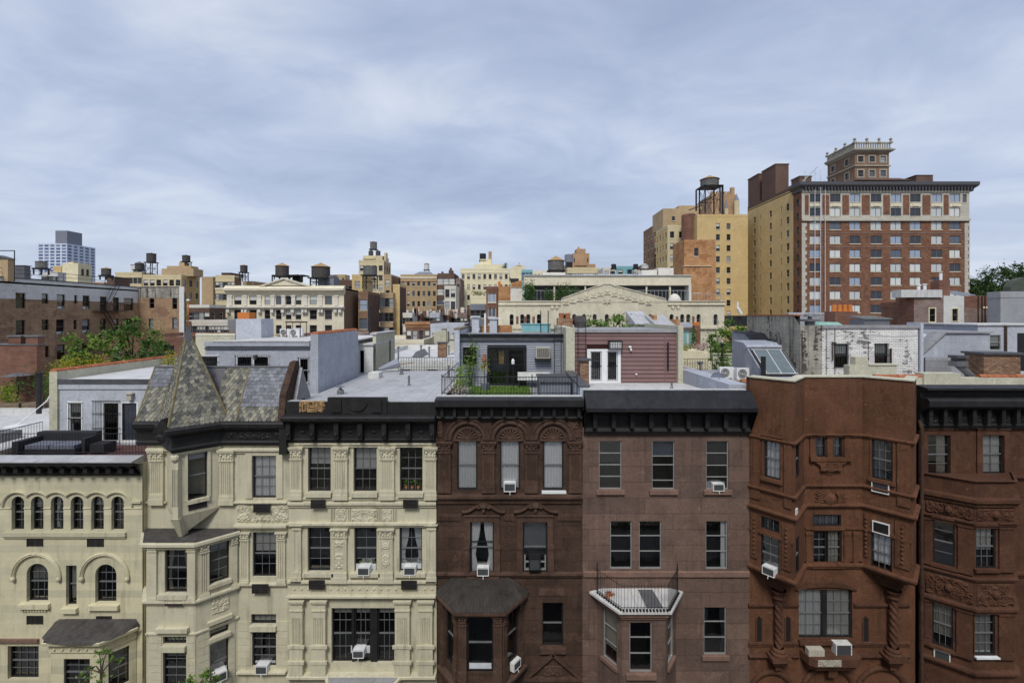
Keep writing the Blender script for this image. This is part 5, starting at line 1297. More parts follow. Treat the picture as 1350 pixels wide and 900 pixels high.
m = MB(); railing(m,[(-20.6,19.15),(-14.35,19.15)],11.5,12.32,.125); m.build('bars',M['iron'],rl)
m = MB(); railing(m,[(-20.6,19.15),(-20.6,21.3)],11.5,12.32,.125); m.build('bars',M['iron'],rl)
sf = thing('sofa','dark wicker corner sofa with grey seat cushion on the terrace','sofa',(-19,20.2,11.25))
m = MB(); m.box(-20.1,-17.6,20.55,20.85,11.3,12.05); m.box(-20.1,-19.85,19.5,20.55,11.3,11.9); m.box(-17.75,-17.6,20.0,20.55,11.3,11.9); m.box(-19.85,-17.75,19.7,20.55,11.3,11.55); m.build('frame',M['sofa'],sf)
m = MB(); m.box(-19.8,-18.85,19.72,20.5,11.552,11.70); m.box(-18.8,-17.8,19.72,20.5,11.552,11.70); m.build('cushion',M['cushion'],sf)
ot = thing('ottoman','low dark ottoman right of the terrace sofa','ottoman',(-17.1,20.3,11.25)); m = MB(); m.box(-17.4,-16.8,20.0,20.6,11.33,11.68); m.build('seat',M['sofa'],ot); m = MB(); [m.box(x,x + .06,y,y + .06,11.25,11.33) for x in (-17.38,-16.88) for y in (20.02,20.52)]; m.build('leg',M['black'],ot)

# left neighbour: pale flat roof, brick stair wall, planters
LN = thing('row_house','pale flat roofed house at the far left behind the terrace railing','house',(-24,19,0),GW)
m = MB(); m.box(-30,-20.41,18.8,34,0,11.55); m.build('wall',M['cream'],LN)
m = MB(); m.box(-30,-20.41,18.8,27.2,11.55,11.6); m.box(-30,-20.8,26.6,26.95,11.6,11.85); m.build('roof',M['whiteroof'],LN)
m = MB(); m.box(-22.6,-21.6,20.2,21.4,11.6,11.95); m.build('skylight',M['duct'],LN)
BW = thing('brick_stairhead','red brown brick rooftop wall with two stubby chimneys at the far left','rooftop wall',(-30,30,11.6))
m = MB(); m.box(-38,-27.6,28.2,28.7,11,15.25); m.build('wall',M['brickR'],BW)
m = MB(); m.box(-38,-27.5,28.15,28.75,15.25,15.31); m.build('coping',M['duct'],BW)
for x in (-29.3,-28.3): m = MB(); m.box(x,x + .7,28.25,28.65,15.31,15.72); m.box(x - .06,x + .76,28.2,28.7,15.72,15.8,1); m.build('chimney',[M['brickR'],M['duct']],BW)
pole = MB(); pole.tube((-25.9,26.6,11.6),(-25.9,26.6,13.75),.14,10); pole.tube((-25.9,26.6,13.75),(-25.9,26.6,13.85),.18,10); tag(pole.build('vent_stack',M['black'],origin=(-25.9,26.6,11.6)),'black vent stack beside the yellow shrubs at far left','vent stack')
ht = thing('patio_heater','patio heater with a flat round hood by the brick rooftop wall','patio heater',(-28.2,27.7,11.6))
m = MB(); m.tube((-28.2,27.7,11.85),(-28.2,27.7,13.55),.05,8); m.build('post',M['black'],ht); m = MB(); m.lathe(-28.2,27.7,[(.0,13.72),(.15,13.7),(.72,13.55),(.0,13.54)],16); m.build('hood',M['duct'],ht); m = MB(); m.lathe(-28.2,27.7,[(.0,11.6),(.3,11.6),(.3,11.7),(.1,11.9),(0,11.9)],12); m.build('base',M['black'],ht)
def bush(name,label,cat,c,r,mat,n=260,s=.09,stem=True,group=None,pot=None):
    o = thing(name,label,cat,(c[0],c[1],c[2]),group); m = MB(); k = 7
    cl = [(rnd.gauss(0,.45),rnd.gauss(0,.45),rnd.uniform(.25,1.0)) for _ in range(k)]
    for i in range(n):
        a = cl[i % k]; q = Vector((c[0] + r[0] * (a[0] + rnd.gauss(0,.28)),c[1] + r[1] * (a[1] + rnd.gauss(0,.28)),c[2] + max(.03,r[2] * (a[2] + rnd.gauss(0,.2))))); leaf(m,q,s * rnd.uniform(.6,1.3))
    m.build('foliage',M[mat],o)
    if stem:
        m = MB()
        for a in cl[:5]: m.tube((c[0],c[1],c[2]),(c[0] + r[0] * a[0],c[1] + r[1] * a[1],c[2] + r[2] * a[2] * .9),.03,5,.008)
        m.build('stem',M['bark'],o)
    if pot: m = MB(); m.lathe(c[0],c[1],[(0,c[2] - pot),(pot * .45,c[2] - pot),(pot * .6,c[2]),(pot * .5,c[2] - .02),(0,c[2] - .03)],10); m.build('pot',M['pot'] if pot < .5 else M['wood'],o)
    return o
for i,(x0,x1,lb) in enumerate(((-29.6,-27.4,'weathered wooden planter trough holding lime green bush at far left'),(-27.2,-25.2,'weathered wooden planter trough between lime bush and black vent stack'))):
    o = thing('planter',lb,'planter',((x0 + x1) / 2,27,11.6)); m = MB(); m.box(x0,x1,26.97,27.5,11.6,12.1)
    for k in range(3): m.box(x0 - .02,x1 + .02,26.94,26.968,11.62 + k * .165,11.765 + k * .165)
    m.build('trough',M['wood'],o)
bush('shrub','bright lime green bush in the wooden trough at far left','shrub',(-28.2,27.2,12.1),(.75,.3,.75),'leafl',420,.07)
bush('shrub','dark straggly bush against the brick rooftop wall','shrub',(-26.7,27.6,12.0),(1.1,.4,1.5),'leafd',420,.08)
bush('shrub','lime green shrub low beside the pale party wall','shrub',(-26.8,28.4,11.9),(.7,.6,1.4),'leafl',500,.08)
bush('shrub','tall yellow green shrub right of the brick rooftop wall','shrub',(-29.0,31.5,11.6),(1.1,1.0,1.9),'leafy',900,.10)
bush('shrub','golden yellow shrub in front of the brown brick apartment house','shrub',(-32.2,36.5,11.8),(1.7,1.2,1.7),'leafy',700,.10)
bush('shrub','small golden shrub poking over the slate mansard edge','shrub',(-19.6,27.8,13.9),(.5,.4,.9),'leafy',240,.07)
hp = MB(); hp.tube((-24.0,23.5,11.65),(-23.2,24.2,12.7),.025,6); hp.tube((-23.2,24.2,12.7),(-23.0,24.3,13.2),.025,6); hp.box(-24.3,-23.6,23.2,23.8,11.6,11.66); tag(hp.build('vent_pipe',M['white'],origin=(-24,23.5,11.6)),'bent white pipe on the pale roof by the terrace room','pipe')

# B1: long pale penthouse
Y1 = 22.6; fP = Fr(0,Y1)
PB = thing('penthouse','long blue grey stucco penthouse behind the slate mansard with barred windows','penthouse',(-11.6,Y1,13.35))
q1,q2,q3 = fP.q(264,469.5,287,485),fP.q(311,468.5,355,492),fP.q(394,471.5,407,505)
m = MB(); panel(m,fP,-14.28,-9.0,13.3,15.55,[q1,q2,q3],.12,.7); m.face([(-9.0,Y1,13.3),(-9.0,28.4,13.3),(-9.0,28.4,16.1),(-9.0,Y1,16.1)]); m.face([(-14.28,Y1,13.3),(-14.28,28.4,13.3),(-14.28,28.4,15.6),(-14.28,Y1,15.6)])
m.fb(fP,-9.36,-9.004,13.3,16.1,-5.79,.05); m.face([(-14.28,28.4,13.3),(-9,28.4,13.3),(-9,28.4,15.6),(-14.28,28.4,15.6)])
m.build('wall',[M['bluegrey'],M['dark']],PB)
win(PB,fP,q1,nx=1,ny=1,fm='white',depth=.08,rail=False); frame(PB,fP,q1,t=.05); bars_grille(PB,fP,q1,7,.05)
qm = (q2[0] + q2[1]) / 2
win(PB,fP,(q2[0],qm,*q2[2:]),nx=1,ny=1,fm='white',depth=.08,rail=False,t=.06); win(PB,fP,(qm,q2[1],*q2[2:]),nx=1,ny=1,fm='white',depth=.08,rail=False,t=.06); bars_grille(PB,fP,q2,14,.05)
win(PB,fP,q3,nx=1,ny=1,fm='white',depth=.08); bars_grille(PB,fP,q3,4,.05)
m = MB(); m.fb(fP,-14.28,-9.4,15.40,15.48,.003,.06,1); m.fb(fP,-14.28,-9.4,15.55,15.75,.003,.09); m.fb(fP,-13.9,-9.4,15.751,15.80,-.2,.12,2); m.build('fascia',[M['bluegrey'],M['lead'],M['whiteroof']],PB)
m = MB(); slabroof(m,-14.28,-9.37,Y1 + .01,28.4,15.72); slabroof(m,-14.28,-9.4,28.4,36,15.5); m.build('roof',M['whiteroof'],PB)
m = MB(); coping(m,(-9.18,Y1 - .05),(-9.18,28.4),16.1,.4); m.build('coping',M['terra'],PB)
m = MB(); m.fb(fP,-11.95,-11.85,14.95,15.15,.0,.2); m.build('wall_light',M['lead'],PB)
# rear wing
m = MB(); fR = Fr(0,30.6); r1 = fR.q(474.5,462,480,495); panel(m,fR,-9.9,-8.75,13.3,15.1,[r1],.1,.5); m.box(-14.2,-9.9,28.45,36,13.3,15.44); m.build('rear_wing',[M['offwhite'],M['dark']],PB)
m = MB(); m.box(-9.9,-8.72,30.5,36,15.1,15.2); m.build('rear_roof',M['whiteroof'],PB)
m = MB(); m.box(-8.95,-8.74,31.2,36.2,13.3,15.75); m.box(-9.1,-8.68,31.1,36.3,15.75,15.84,1); m.build('rear_wall',[M['beigest'],M['whiteroof']],PB)
m = MB(); m.box(-8.739,-8.73,30.75,31.0,13.9,14.9); m.box(-8.73,-8.70,34.6,34.9,13.4,15.2); m.build('rear_window',M['black'],PB)
m = MB(); m.tube((-9.2,31.5,15.8),(-9.2,31.5,17.6),.10,8); m.build('flue',M['black'],PB)
bx = thing('chimney','large white rendered chimney block on the long blue grey penthouse roof','chimney',(-14.5,27,15.7)); m = MB(); m.box(-15.3,-13.9,26.9,28.3,15.4,16.78); m.build('stack',M['bluelight'],bx); m = MB(); m.box(-15.33,-14.68,27.1,27.8,16.78,17.14); m.build('pot_base',M['orangep'],bx)
m = MB(); m.box(-17.6,-15.4,27.0,27.3,13,15.85); coping(m,(-17.6,27.15),(-15.4,27.15),15.85,.36); pwz = thing('party_wall','low wall with red tile coping left of the white chimney block','wall',(-16.5,27.1,13)); m.build('wall',[M['beigest']],pwz)
def condenser(label,x,y,z,s=1.0,group='air conditioning units on the roofs'):
    o = thing('condenser',label,'air conditioner',(x,y,z),group); m = MB(); m.box(x - .45 * s,x + .45 * s,y - .17 * s,y + .17 * s,z + .08,z + .75 * s); [m.box(a,a + .08,y - .17 * s,y + .17 * s,z,z + .08) for a in (x - .38 * s,x + .30 * s)]; m.build('cabinet',M['acwhite'],o)
    m = MB(); 
    for r_ in (.26,.20,.14,.08): m.arc(Fr(x,y - .175 * s),-.12 * s,z + .42 * s,[(r_ * s,0),(r_ * s,.012),((r_ - .025) * s,.012),((r_ - .025) * s,0)],0,2 * pi,16)
    m.build('fan_guard',M['black'],o); return o
for i,(x,y,lb) in enumerate(((-13.3,28.5,'white condenser unit just right of the white chimney block'),(-12.5,28.0,'white condenser unit under a small brown hood on the penthouse roof'),(-13.1,29.8,'white condenser unit at the back of the penthouse roof'))): condenser(lb,x,y,15.72,.62)
m = MB(); m.box(-12.9,-12.0,27.6,28.5,16.55,16.62); [m.tube((a,b,15.72),(a,b,16.55),.02,4) for a in (-12.85,-12.05) for b in (27.65,28.45)]; tag(m.build('equipment_shelter',M['brown'],origin=(-12.4,28,15.72)),'small brown topped equipment shelter over a white condenser','shelter')
# B2 roof bits
m = MB(); m.box(-8.0,-7.4,27.0,27.8,13.45,13.78); tag(m.build('roof_hatch',M['offwhite'],origin=(-7.7,27.4,13.45)),'small white roof hatch at the foot of the beige wall','hatch')
m = MB(); m.lathe(-7.7,21.8,[(.16,13.45),(.16,13.6),(.05,13.7),(.05,13.75),(.2,13.76),(.0,13.82)],10); tag(m.build('roof_vent',M['duct'],origin=(-7.7,21.8,13.45)),'little mushroom vent on the silver roof near the mansard end','vent')
rl = thing('iron_railing','black railing at the rear edge of the silver roof','railing',(-5,30.8,13.45)); m = MB(); railing(m,[(-7.2,30.8),(-3.1,30.8)],13.45,14.3,.16,.012,.02); m.build('bars',M['iron'],rl)
um = thing('folded_parasol','folded blue grey parasol lying at the rear of the silver roof','parasol',(-8,30.5,13.45)); m = MB(); m.tube((-8.2,30.3,13.75),(-6.2,30.6,14.0),.03,6); m.build('pole',M['wood'],um); m = MB(); m.tube((-8.3,30.3,13.6),(-7.1,30.5,14.0),.10,8,.32); m.build('canopy',M['siding'],um)

# C: slate blue clapboard penthouse and turf terrace
YC = 26.0; fC = Fr(0,YC)
PC = thing('penthouse','slate blue clapboard penthouse behind a small turf roof terrace','penthouse',(0,YC,13.22))
dC = fC.q(644,459,692.5,508); wC = fC.q(611.5,459,627,479)
m = MB(); panel(m,fC,-2.75,2.72,13.2,15.6,[dC,wC],.14,.9,0,1); shell(m,-2.75,2.72,YC,31,13.2,15.6); m.build('wall',[M['sideshade'],M['dark']],PC)
m = MB(); clapboards(m,fC,-2.75,2.2,13.2,15.64,.13,[(dC[0] - .06,dC[1] + .06,dC[2] - .1,dC[3] + .06),(wC[0] - .05,wC[1] + .05,wC[2] - .05,wC[3] + .05)],.004,.03); m.fb(fC,2.2,2.72,13.2,15.6,.004,.03); m.build('clapboards',M['siding'],PC)
dm = (dC[0] + dC[1]) / 2
win(PC,fC,(dC[0],dm,dC[2],dC[3]),nx=1,ny=1,depth=.10,t=.07,single=True,rail=False,name='glass_door',glass='glass2'); win(PC,fC,(dm,dC[1],dC[2],dC[3]),nx=1,ny=1,depth=.06,t=.09,single=True,rail=False,name='glass_door'); bars_grille(PC,fC,(dm,dC[1],dC[2],dC[3]),8,.02,(0,.25,.55,.8,1),'security_gate'); frame(PC,fC,dC,'black',.07,.05)
m = MB(); m.face([fC.p(dC[0] + .55,14.35,-.3),fC.p(dC[0] + .82,14.35,-.3),fC.p(dC[0] + .82,15.05,-.3),fC.p(dC[0] + .55,15.05,-.3)]); m.build('wall_hanging',M['amber'],PC)
win(PC,fC,wC,nx=1,ny=1,depth=.10); frame(PC,fC,wC,'black',.05,.04)
m = MB(); m.fb(fC,-2.8,2.76,15.64,15.84,-.2,.14); m.fb(fC,-2.82,2.78,15.84,15.98,-.2,.20,1); m.build('eaves',[M['lead'],M['cornblue']],PC)
m = MB(); slabroof(m,-2.75,2.72,YC + .2,31,15.9); m.build('roof',M['greyroof'],PC)
m = MB(); a_ = fC.q(706,457.5,725,471.5); m.fb(fC,*a_,.03,.35); [m.fb(fC,a_[0] + .06,a_[1] - .06,v,v + .02,.351,.362,1) for v in [a_[2] + .06 + .055 * k for k in range(9)]]; [m.fb(fC,u,u + .018,a_[2] + .05,a_[3] - .05,.3505,.366,1) for u in [a_[0] + .08 + .11 * k for k in range(7)]]; m.build('wall_air_conditioner',[M['drape'],M['lead']],PC)
m = MB(); m.fb(fC,a_[0] - .05,a_[1] + .05,a_[2] - .10,a_[2] - .002,.03,.42); m.build('bracket',M['black'],PC)
m = MB(); q_ = fC.p(fC.u(638.5),14.65,.12); m.lathe(q_[0],q_[1],[(.0,14.5),(.09,14.5),(.12,14.62),(.07,14.85),(.09,14.9),(0,14.95)],8); m.build('wall_light',M['pot'],PC)
def ladder(parent,fr,u0,u1,v0,v1,w=.14):
    m = MB()
    for u in (u0,u1): m.tube(fr.p(u,v0,w),fr.p(u,v1,w),.018,5)
    for i in range(int((v1 - v0) / .28)): v = v0 + .14 + i * .28; m.tube(fr.p(u0,v,w),fr.p(u1,v,w),.012,4)
    return m.build('ladder',M['iron'],parent)
ladder(PC,fC,2.25,2.62,13.3,16.5)
m = MB(); m.box(-3.02,-2.76,25.5,31,13.2,16.2); m.build('party_wall',M['bluelight'],PC); m = MB(); m.box(-3.06,-2.72,25.5,31,16.2,16.29); m.build('coping',M['wood'],PC)
m = MB(); m.box(2.74,3.18,24.6,31,13.2,16.35); m.build('party_wall',M['beigest'],PC)
for x,y,h_,lb in ((-2.25,30,16.95,'white capped chimney at the left of the clapboard penthouse roof'),(-1.15,30,16.85,'white capped chimney right of the thin white pipe on the penthouse')):
    o = thing('chimney',lb,'chimney',(x,y,15.9)); m = MB(); m.box(x - .22,x + .22,y - .2,y + .2,15.9,h_ - .12); m.build('stack',M['bluelight'],o); m = MB(); m.box(x - .3,x + .3,y - .28,y + .28,h_ - .12,h_); m.build('cap',M['bluelight'],o)
m = MB(); m.box(-1.9,0,30.4,30.8,15.9,16.35); tag(m.build('parapet_wall',M['brickO'],origin=(-1,30.6,15.9)),'low salmon wall between the two white capped chimneys','wall')
m = MB(); m.tube((-1.65,29.8,15.9),(-1.65,29.8,17.1),.06,8); tag(m.build('vent_pipe',M['white'],origin=(-1.65,29.8,15.9)),'thin white pipe between the two white capped chimneys','pipe')
# turf terrace
m = MB()
for i in range(5200): x,y = rnd.uniform(-2.1,.9),rnd.uniform(20.2,25.5); b = Vector((x,y,13.25)); d_ = Vector((rnd.gauss(0,.02),rnd.gauss(0,.02),rnd.uniform(.04,.09))); s_ = Vector((rnd.gauss(0,1),rnd.gauss(0,1),0)).normalized() * .022; m.face([b - s_,b + s_,b + d_])
m.face([(-2.1,20.2,13.245),(.9,20.2,13.245),(.9,25.5,13.245),(-2.1,25.5,13.245)])
tag(m.build('turf',M['grass']),'bright green turf patch on the roof terrace','turf',kind='stuff')
rl = thing('iron_railing','black iron railing in front of the turf roof terrace','railing',(0,19.5,13.8)); m = MB(); railing(m,[(-2.8,19.4),(2.6,19.4)],13.8,14.52,.12,.010); [m.tube((x,19.4,13.8),(x,19.4,14.62),.02,6) for x in (-2.8,-1.0,.8,2.6)]; m.build('bars',M['iron'],rl); m = MB(); railing(m,[(-2.8,19.4),(-2.8,25.4)],13.8,14.52,.6,.010); m.build('bars',M['iron'],rl)
gr = thing('storage_box','dark slatted storage box at the right of the turf terrace','box',(1.9,22.5,13.22)); m = MB(); m.box(1.25,2.6,21.6,24.2,13.22,14.0); m.build('box',M['tgrey'],gr); m = MB(); m.box(1.2,2.65,21.5,24.3,14.0,14.06); m.build('lid',M['lead'],gr)
bn = thing('garden_bench','pale bench under the clapboard wall right of the glass door','bench',(1.0,25.4,13.22)); m = MB(); m.box(.3,2.0,25.1,25.5,13.62,13.68); m.build('seat',M['offwhite'],bn); m = MB(); m.box(.3,2.0,25.5,25.56,13.7,14.0); m.build('backrest',M['offwhite'],bn)
for x in (.34,1.9): m = MB(); m.box(x,x + .06,25.12,25.48,13.22,13.62); m.build('leg',M['black'],bn)
tb = thing('lantern_stand','thin black garden lantern stand before the barred glass door','lantern',(.05,24.6,13.22)); m = MB(); m.tube((.05,24.6,13.22),(.05,24.6,14.5),.02,6); m.lathe(.05,24.6,[(.0,13.22),(.22,13.22),(.22,13.26),(0,13.27)],12); m.build('stand',M['black'],tb); m = MB(); m.lathe(.05,24.6,[(.05,14.5),(.08,14.52),(.08,14.7),(.0,14.8)],8); m.build('lamp',M['white'],tb)
bush('climbing_plant','tall climbing plant on the clapboard wall left of the glass door','plant',(-2.2,25.6,13.25),(.32,.2,2.0),'leafm',420,.07)
bush('shrub','lime shrub at the left corner of the turf terrace','shrub',(-2.4,22.5,13.25),(.35,.5,1.1),'leafl',420,.06)
bush('flowering_plant','low pale flowering plants behind the terrace railing','plant',(-2.3,20.4,13.3),(.5,.5,.7),'flower',260,.045)
bush('shrub','dark low bush mixed with the pale terrace flowers','shrub',(-2.0,20.6,13.3),(.5,.5,.65),'leafd',300,.05)
bp_ = thing('potted_plant','yellow leaved plant in a blue pot on the turf terrace','plant',(-1.35,24.2,13.25)); m = MB(); m.lathe(-1.35,24.2,[(0,13.25),(.16,13.25),(.22,13.6),(.18,13.6),(0,13.55)],12); m.build('pot',M['dish'],bp_); m = MB(); m.tube((-1.35,24.2,13.55),(-1.38,24.2,14.5),.018,5); [leaf(m,Vector((-1.38 + rnd.gauss(0,.13),24.2 + rnd.gauss(0,.13),14.4 + rnd.gauss(0,.16))),.06,1) for _ in range(90)]; m.build('foliage',[M['bark'],M['leafy']],bp_)

# D: maroon clapboard penthouse
YD = 25.0; fD = Fr(0,YD)
PD = thing('penthouse','maroon clapboard penthouse with white double door and boxed air conditioner','penthouse',(6,YD,13.4))
dq1,dq2 = fD.q(778,463,793,501.5),fD.q(800,463,814,501.5)
m = MB(); panel(m,fD,3.2,8.45,13.3,16.1,[dq1,dq2],.1,.9); shell(m,3.2,8.45,YD,31,13.3,16.1); m.build('wall',[M['maroshade'],M['dark']],PD)
m = MB(); clapboards(m,fD,3.2,7.85,13.3,16.1,.215,[(dq1[0] - .18,dq2[1] + .18,dq1[2] - .2,dq1[3] + .14)],.004,.03); clapboards(m,fD,7.88,8.45,13.3,16.1,.215,[],.004,.03); m.fb(fD,7.84,7.88,13.3,16.1,.004,.05); m.build('clapboards',M['maroon'],PD)
for q in (dq1,dq2): win(PD,fD,q,nx=1,ny=1,fm='white',depth=.06,t=.05,rail=False,cur='blind:.35:acgrille',name='glass_door'); bars_grille(PD,fD,q,6,.03,(0,.5,1))
m = MB(); v0,v1 = dq1[2],dq1[3]
for a,b in ((dq1[0] - .16,dq1[0] - .003),(dq1[1] + .003,dq2[0] - .003),(dq2[1] + .003,dq2[1] + .16)): m.fb(fD,a,b,v0,v1,.004,.06)
m.fb(fD,dq1[0] - .16,dq2[1] + .16,v1 + .003,v1 + .12,.004,.06); m.fb(fD,dq1[0] - .16,dq2[1] + .16,v0 - .16,v0 - .003,.004,.08); m.build('door_frame',M['white'],PD)
m = MB(); a_ = fD.q(801,449,819,460); m.fb(fD,*a_,.03,.30,1); [m.fb(fD,a_[0] + .05,a_[1] - .05,v,v + .022,.3005,.315,1) for v in [a_[2] + .07 + .07 * k for k in range(5)]]; [m.fb(fD,u,u + .02,a_[2] + .04,a_[3] - .04,.3002,.32,1) for u in [a_[0] + .08 + .12 * k for k in range(6)]]; m.fb(fD,a_[0] + .06,a_[1] - .06,a_[2] + .05,a_[3] - .05,.3001,.306); m.build('wall_air_conditioner',[M['acwhite'],M['black']],PD)
ladder(PD,fD,3.38,3.78,13.4,16.6)
m = MB(); q_ = fD.p(fD.u(830),15.35,.1); m.blob(q_,.09,.09,.07,8,5); m.blob((q_[0] + .05,q_[1],q_[2] - .14),.06,.08,.08,8,5); m.build('flood_light',M['white'],PD)
m = MB(); m.blob(fD.p(fD.u(838.5),13.95,.06),.06,.06,.05,8,5); m.build('tap',M['white'],PD)
m = MB(); m.tube(fD.p(8.0,14.2,.12),fD.p(8.0,15.6,.12),.045,6); m.build('downpipe',M['black'],PD)
m = MB(); m.fb(fD,3.15,8.5,16.1,16.25,-.2,.10); slabroof(m,3.2,8.45,YD + .15,31,16.22); m.build('roof',M['greyroof'],PD)
m = MB(); m.box(8.46,8.72,24.7,31,13.2,16.45); m.build('party_wall',M['beigest'],PD)
m = MB(); m.box(3.2,3.62,22.8,23.2,13.3,14.85); m.box(3.1,3.72,22.7,23.3,14.85,14.93,1); m.build('brick_pier',[M['brickOld'],M['lead']],PD)
m = MB(); m.box(2.72,3.05,19.4,24.6,13.2,14.1); m.box(2.68,3.12,19.4,24.6,14.1,14.18,1); tag(m.build('parapet_wall',[M['bluelight'],M['lead']],origin=(2.9,22,13.2)),'low pale wall between turf terrace and maroon penthouse','wall')
o = thing('rooftop_barrel','dark wooden barrel planter on the roof behind the maroon penthouse ladder','barrel',(4.2,30,16.25)); m = MB(); m.lathe(4.2,30,[(0,16.25),(.36,16.25),(.42,16.6),(.38,16.95),(.34,16.95),(0,16.9)],14); m.build('barrel',M['tankwood'],o)
o = thing('chimney','beige chimney block with terracotta pots between the two clapboard penthouses','chimney',(3.3,30,16.3)); m = MB(); m.box(2.8,3.7,29.6,30.5,16.3,16.8); m.build('stack',M['brickOld'],o)
for x in (3.05,3.45): m = MB(); m.lathe(x,30,[(.14,16.8),(.17,17.1),(.12,17.12),(.1,16.8)],10); m.build('chimney_pot',M['pot'],o)
for x,lb in ((2.2,'thin dark pole left of the three on the clapboard roof corner'),(1.75,'thin dark pole on the clapboard roof by the turquoise panel')): m = MB(); m.tube((x,29.5,15.9),(x,29.5,17.25),.03,5); tag(m.build('pole',M['iron'],origin=(x,29.5,15.9)),lb,'pole')
m = MB(); m.box(.6,2.4,30.2,30.9,15.95,16.4); m.box(.55,2.45,30.15,30.95,16.4,16.46); tag(m.build('roof_box',M['turq'],origin=(1.5,30.5,15.95)),'turquoise metal box on the clapboard penthouse roof','roof box')
# roof clutter between D and E
m = MB(); m.box(8.75,9.5,19.6,27,13.0,14.2); m.hexa([(8.74,19.3,13.6),(12.2,20.6,13.6),(12.2,21,13.6),(8.74,21.2,13.6),(8.74,21.6,14.0),(12.2,21.4,13.75),(12.2,21.6,13.75),(8.74,21.9,14.0)]); tag(m.build('parapet_wall',M['bluegrey'],origin=(9.1,22,13.2)),'cracked pale blue parapet wall right of the maroon penthouse','wall')
cp = MB(); coping(cp,(8.95,26.5),(9.7,22.6),14.15,.34,.42,13.95); tag(cp.build('coping_tiles',M['terra'],origin=(9.2,24,14.1)),'broken terracotta coping tiles on the cracked pale parapet','coping tiles')
cp = MB(); coping(cp,(10.9,22.8),(11.9,21.0),13.9,.34,.42,13.7); tag(cp.build('coping_tiles',M['terra'],origin=(11.4,22,13.8)),'terracotta coping tiles just right of the satellite dish','coping tiles')
cp = MB(); coping(cp,(13.2,24.5),(16.2,23.4),13.9,.3,.5,13.75); tag(cp.build('coping_tiles',M['terra'],origin=(14.5,24,13.8)),'orange coping tiles below the white brick penthouse','coping tiles')
ds = thing('satellite_dish','dark grey satellite dish on the pale roof beside the parapet','satellite dish',(9.25,21.6,13.6))
m = MB(); c_ = Vector((9.15,21.6,14.12)); ax = Vector((-.25,-.9,.35)).normalized(); q_ = ax.to_track_quat('Z','Y'); rows = []
for r_,z_ in ((0,-.07),(.12,-.06),(.24,-.03),(.33,.01),(.34,.02),(.30,-.03),(0,-.09)): rows.append([tuple(c_ + q_ @ Vector((r_ * math.cos(2 * pi * i / 18) * .9,r_ * math.sin(2 * pi * i / 18),z_))) for i in range(18)])
m.grid(rows,0,True); m.build('dish',M['dish'],ds,True)
m = MB(); m.tube((9.12,21.7,13.6),tuple(c_ - ax * .07),.03,6); m.build('mast',M['black'],ds)
m = MB(); m.tube(tuple(c_ - Vector((0,0,.3))),tuple(c_ + ax * .42 - Vector((0,0,.08))),.014,5); m.blob(tuple(c_ + ax * .44 - Vector((0,0,.08))),.05,.06,.05); m.build('feed_arm',M['duct'],ds)
lp = thing('lamp_post','dark roof lamp post with a white head by the maroon penthouse','lamp',(9.3,28,13.4)); m = MB(); m.tube((9.35,28,13.4),(9.35,28,16.0),.07,8); m.tube((8.9,28,15.75),(9.4,28,15.75),.05,6); m.build('post',M['black'],lp); m = MB(); m.lathe(9.35,28,[(.0,16.0),(.16,16.02),(.2,16.2),(.1,16.35),(0,16.38)],10); m.build('head',M['white'],lp)
# E: skylight bulkhead
SK = thing('skylight_bulkhead','slate grey roof bulkhead with curved back and sloping skylight','bulkhead',(13,25,13.6))
m = MB(); cv = [(24.0,13.6),(24.0,13.75),(25.6,15.35),(26.2,15.75),(27.0,15.9),(28.3,15.9),(28.3,13.6)]
cv = [(23.2,13.6),(23.2,13.95),(25.0,15.3),(25.4,15.55),(26.6,15.62),(26.6,13.6)]
xl = 12.1; m.prism([(xl,y,z) for y,z in cv],[(xl + 1.75,y,z) for y,z in cv]); m.build('wall',M['bulkgrey'],SK)
m = MB(); 
a0_,a1_ = Vector((xl + .08,23.30,14.06)),Vector((xl + 1.67,23.30,14.06)); b0_,b1_ = Vector((xl + .08,24.9,15.26)),Vector((xl + 1.67,24.9,15.26)); nn_ = (a1_ - a0_).cross(b0_ - a0_).normalized() * .10
m.hexa([a0_ - nn_ * .3,a1_ - nn_ * .3,b1_ - nn_ * .3,b0_ - nn_ * .3,a0_ + nn_ * .5,a1_ + nn_ * .5,b1_ + nn_ * .5,b0_ + nn_ * .5]); m.build('skylight_frame',M['black'],SK)
gl_ = MB()
for s0,s1 in ((.08,.49),(.52,.93)):
    pts = [a0_.lerp(a1_,s0).lerp(b0_.lerp(b1_,s0),.07),a0_.lerp(a1_,s1).lerp(b0_.lerp(b1_,s1),.07),a0_.lerp(a1_,s1).lerp(b0_.lerp(b1_,s1),.93),a0_.lerp(a1_,s0).lerp(b0_.lerp(b1_,s0),.93)]
    gl_.face([p + nn_ * .56 for p in pts])
N_sk = plain('skylight_glass',(.13,.16,.165),.2,.6,0,.1); gl_.build('pane',N_sk,SK)
m = MB()
for s_ in (.07,.505,.94): m.tube(tuple(a0_.lerp(a1_,s_).lerp(b0_.lerp(b1_,s_),.06) + nn_ * .6),tuple(a0_.lerp(a1_,s_).lerp(b0_.lerp(b1_,s_),.94) + nn_ * .6),.022,4)
for t_ in (.06,.94): m.tube(tuple(a0_.lerp(b0_,t_) + nn_ * .6),tuple(a1_.lerp(b1_,t_) + nn_ * .6),.022,4)
m.build('glazing_bar',M['offwhite'],SK)
m = MB(); m.box(xl - .10,xl + .06,23.25,23.42,13.6,15.0); m.build('post',M['black'],SK); m = MB(); m.tube((xl - .05,25.0,15.36),(xl + 1.75,25.0,15.36),.09,8); m.build('ridge_cap',M['bluegrey'],SK)
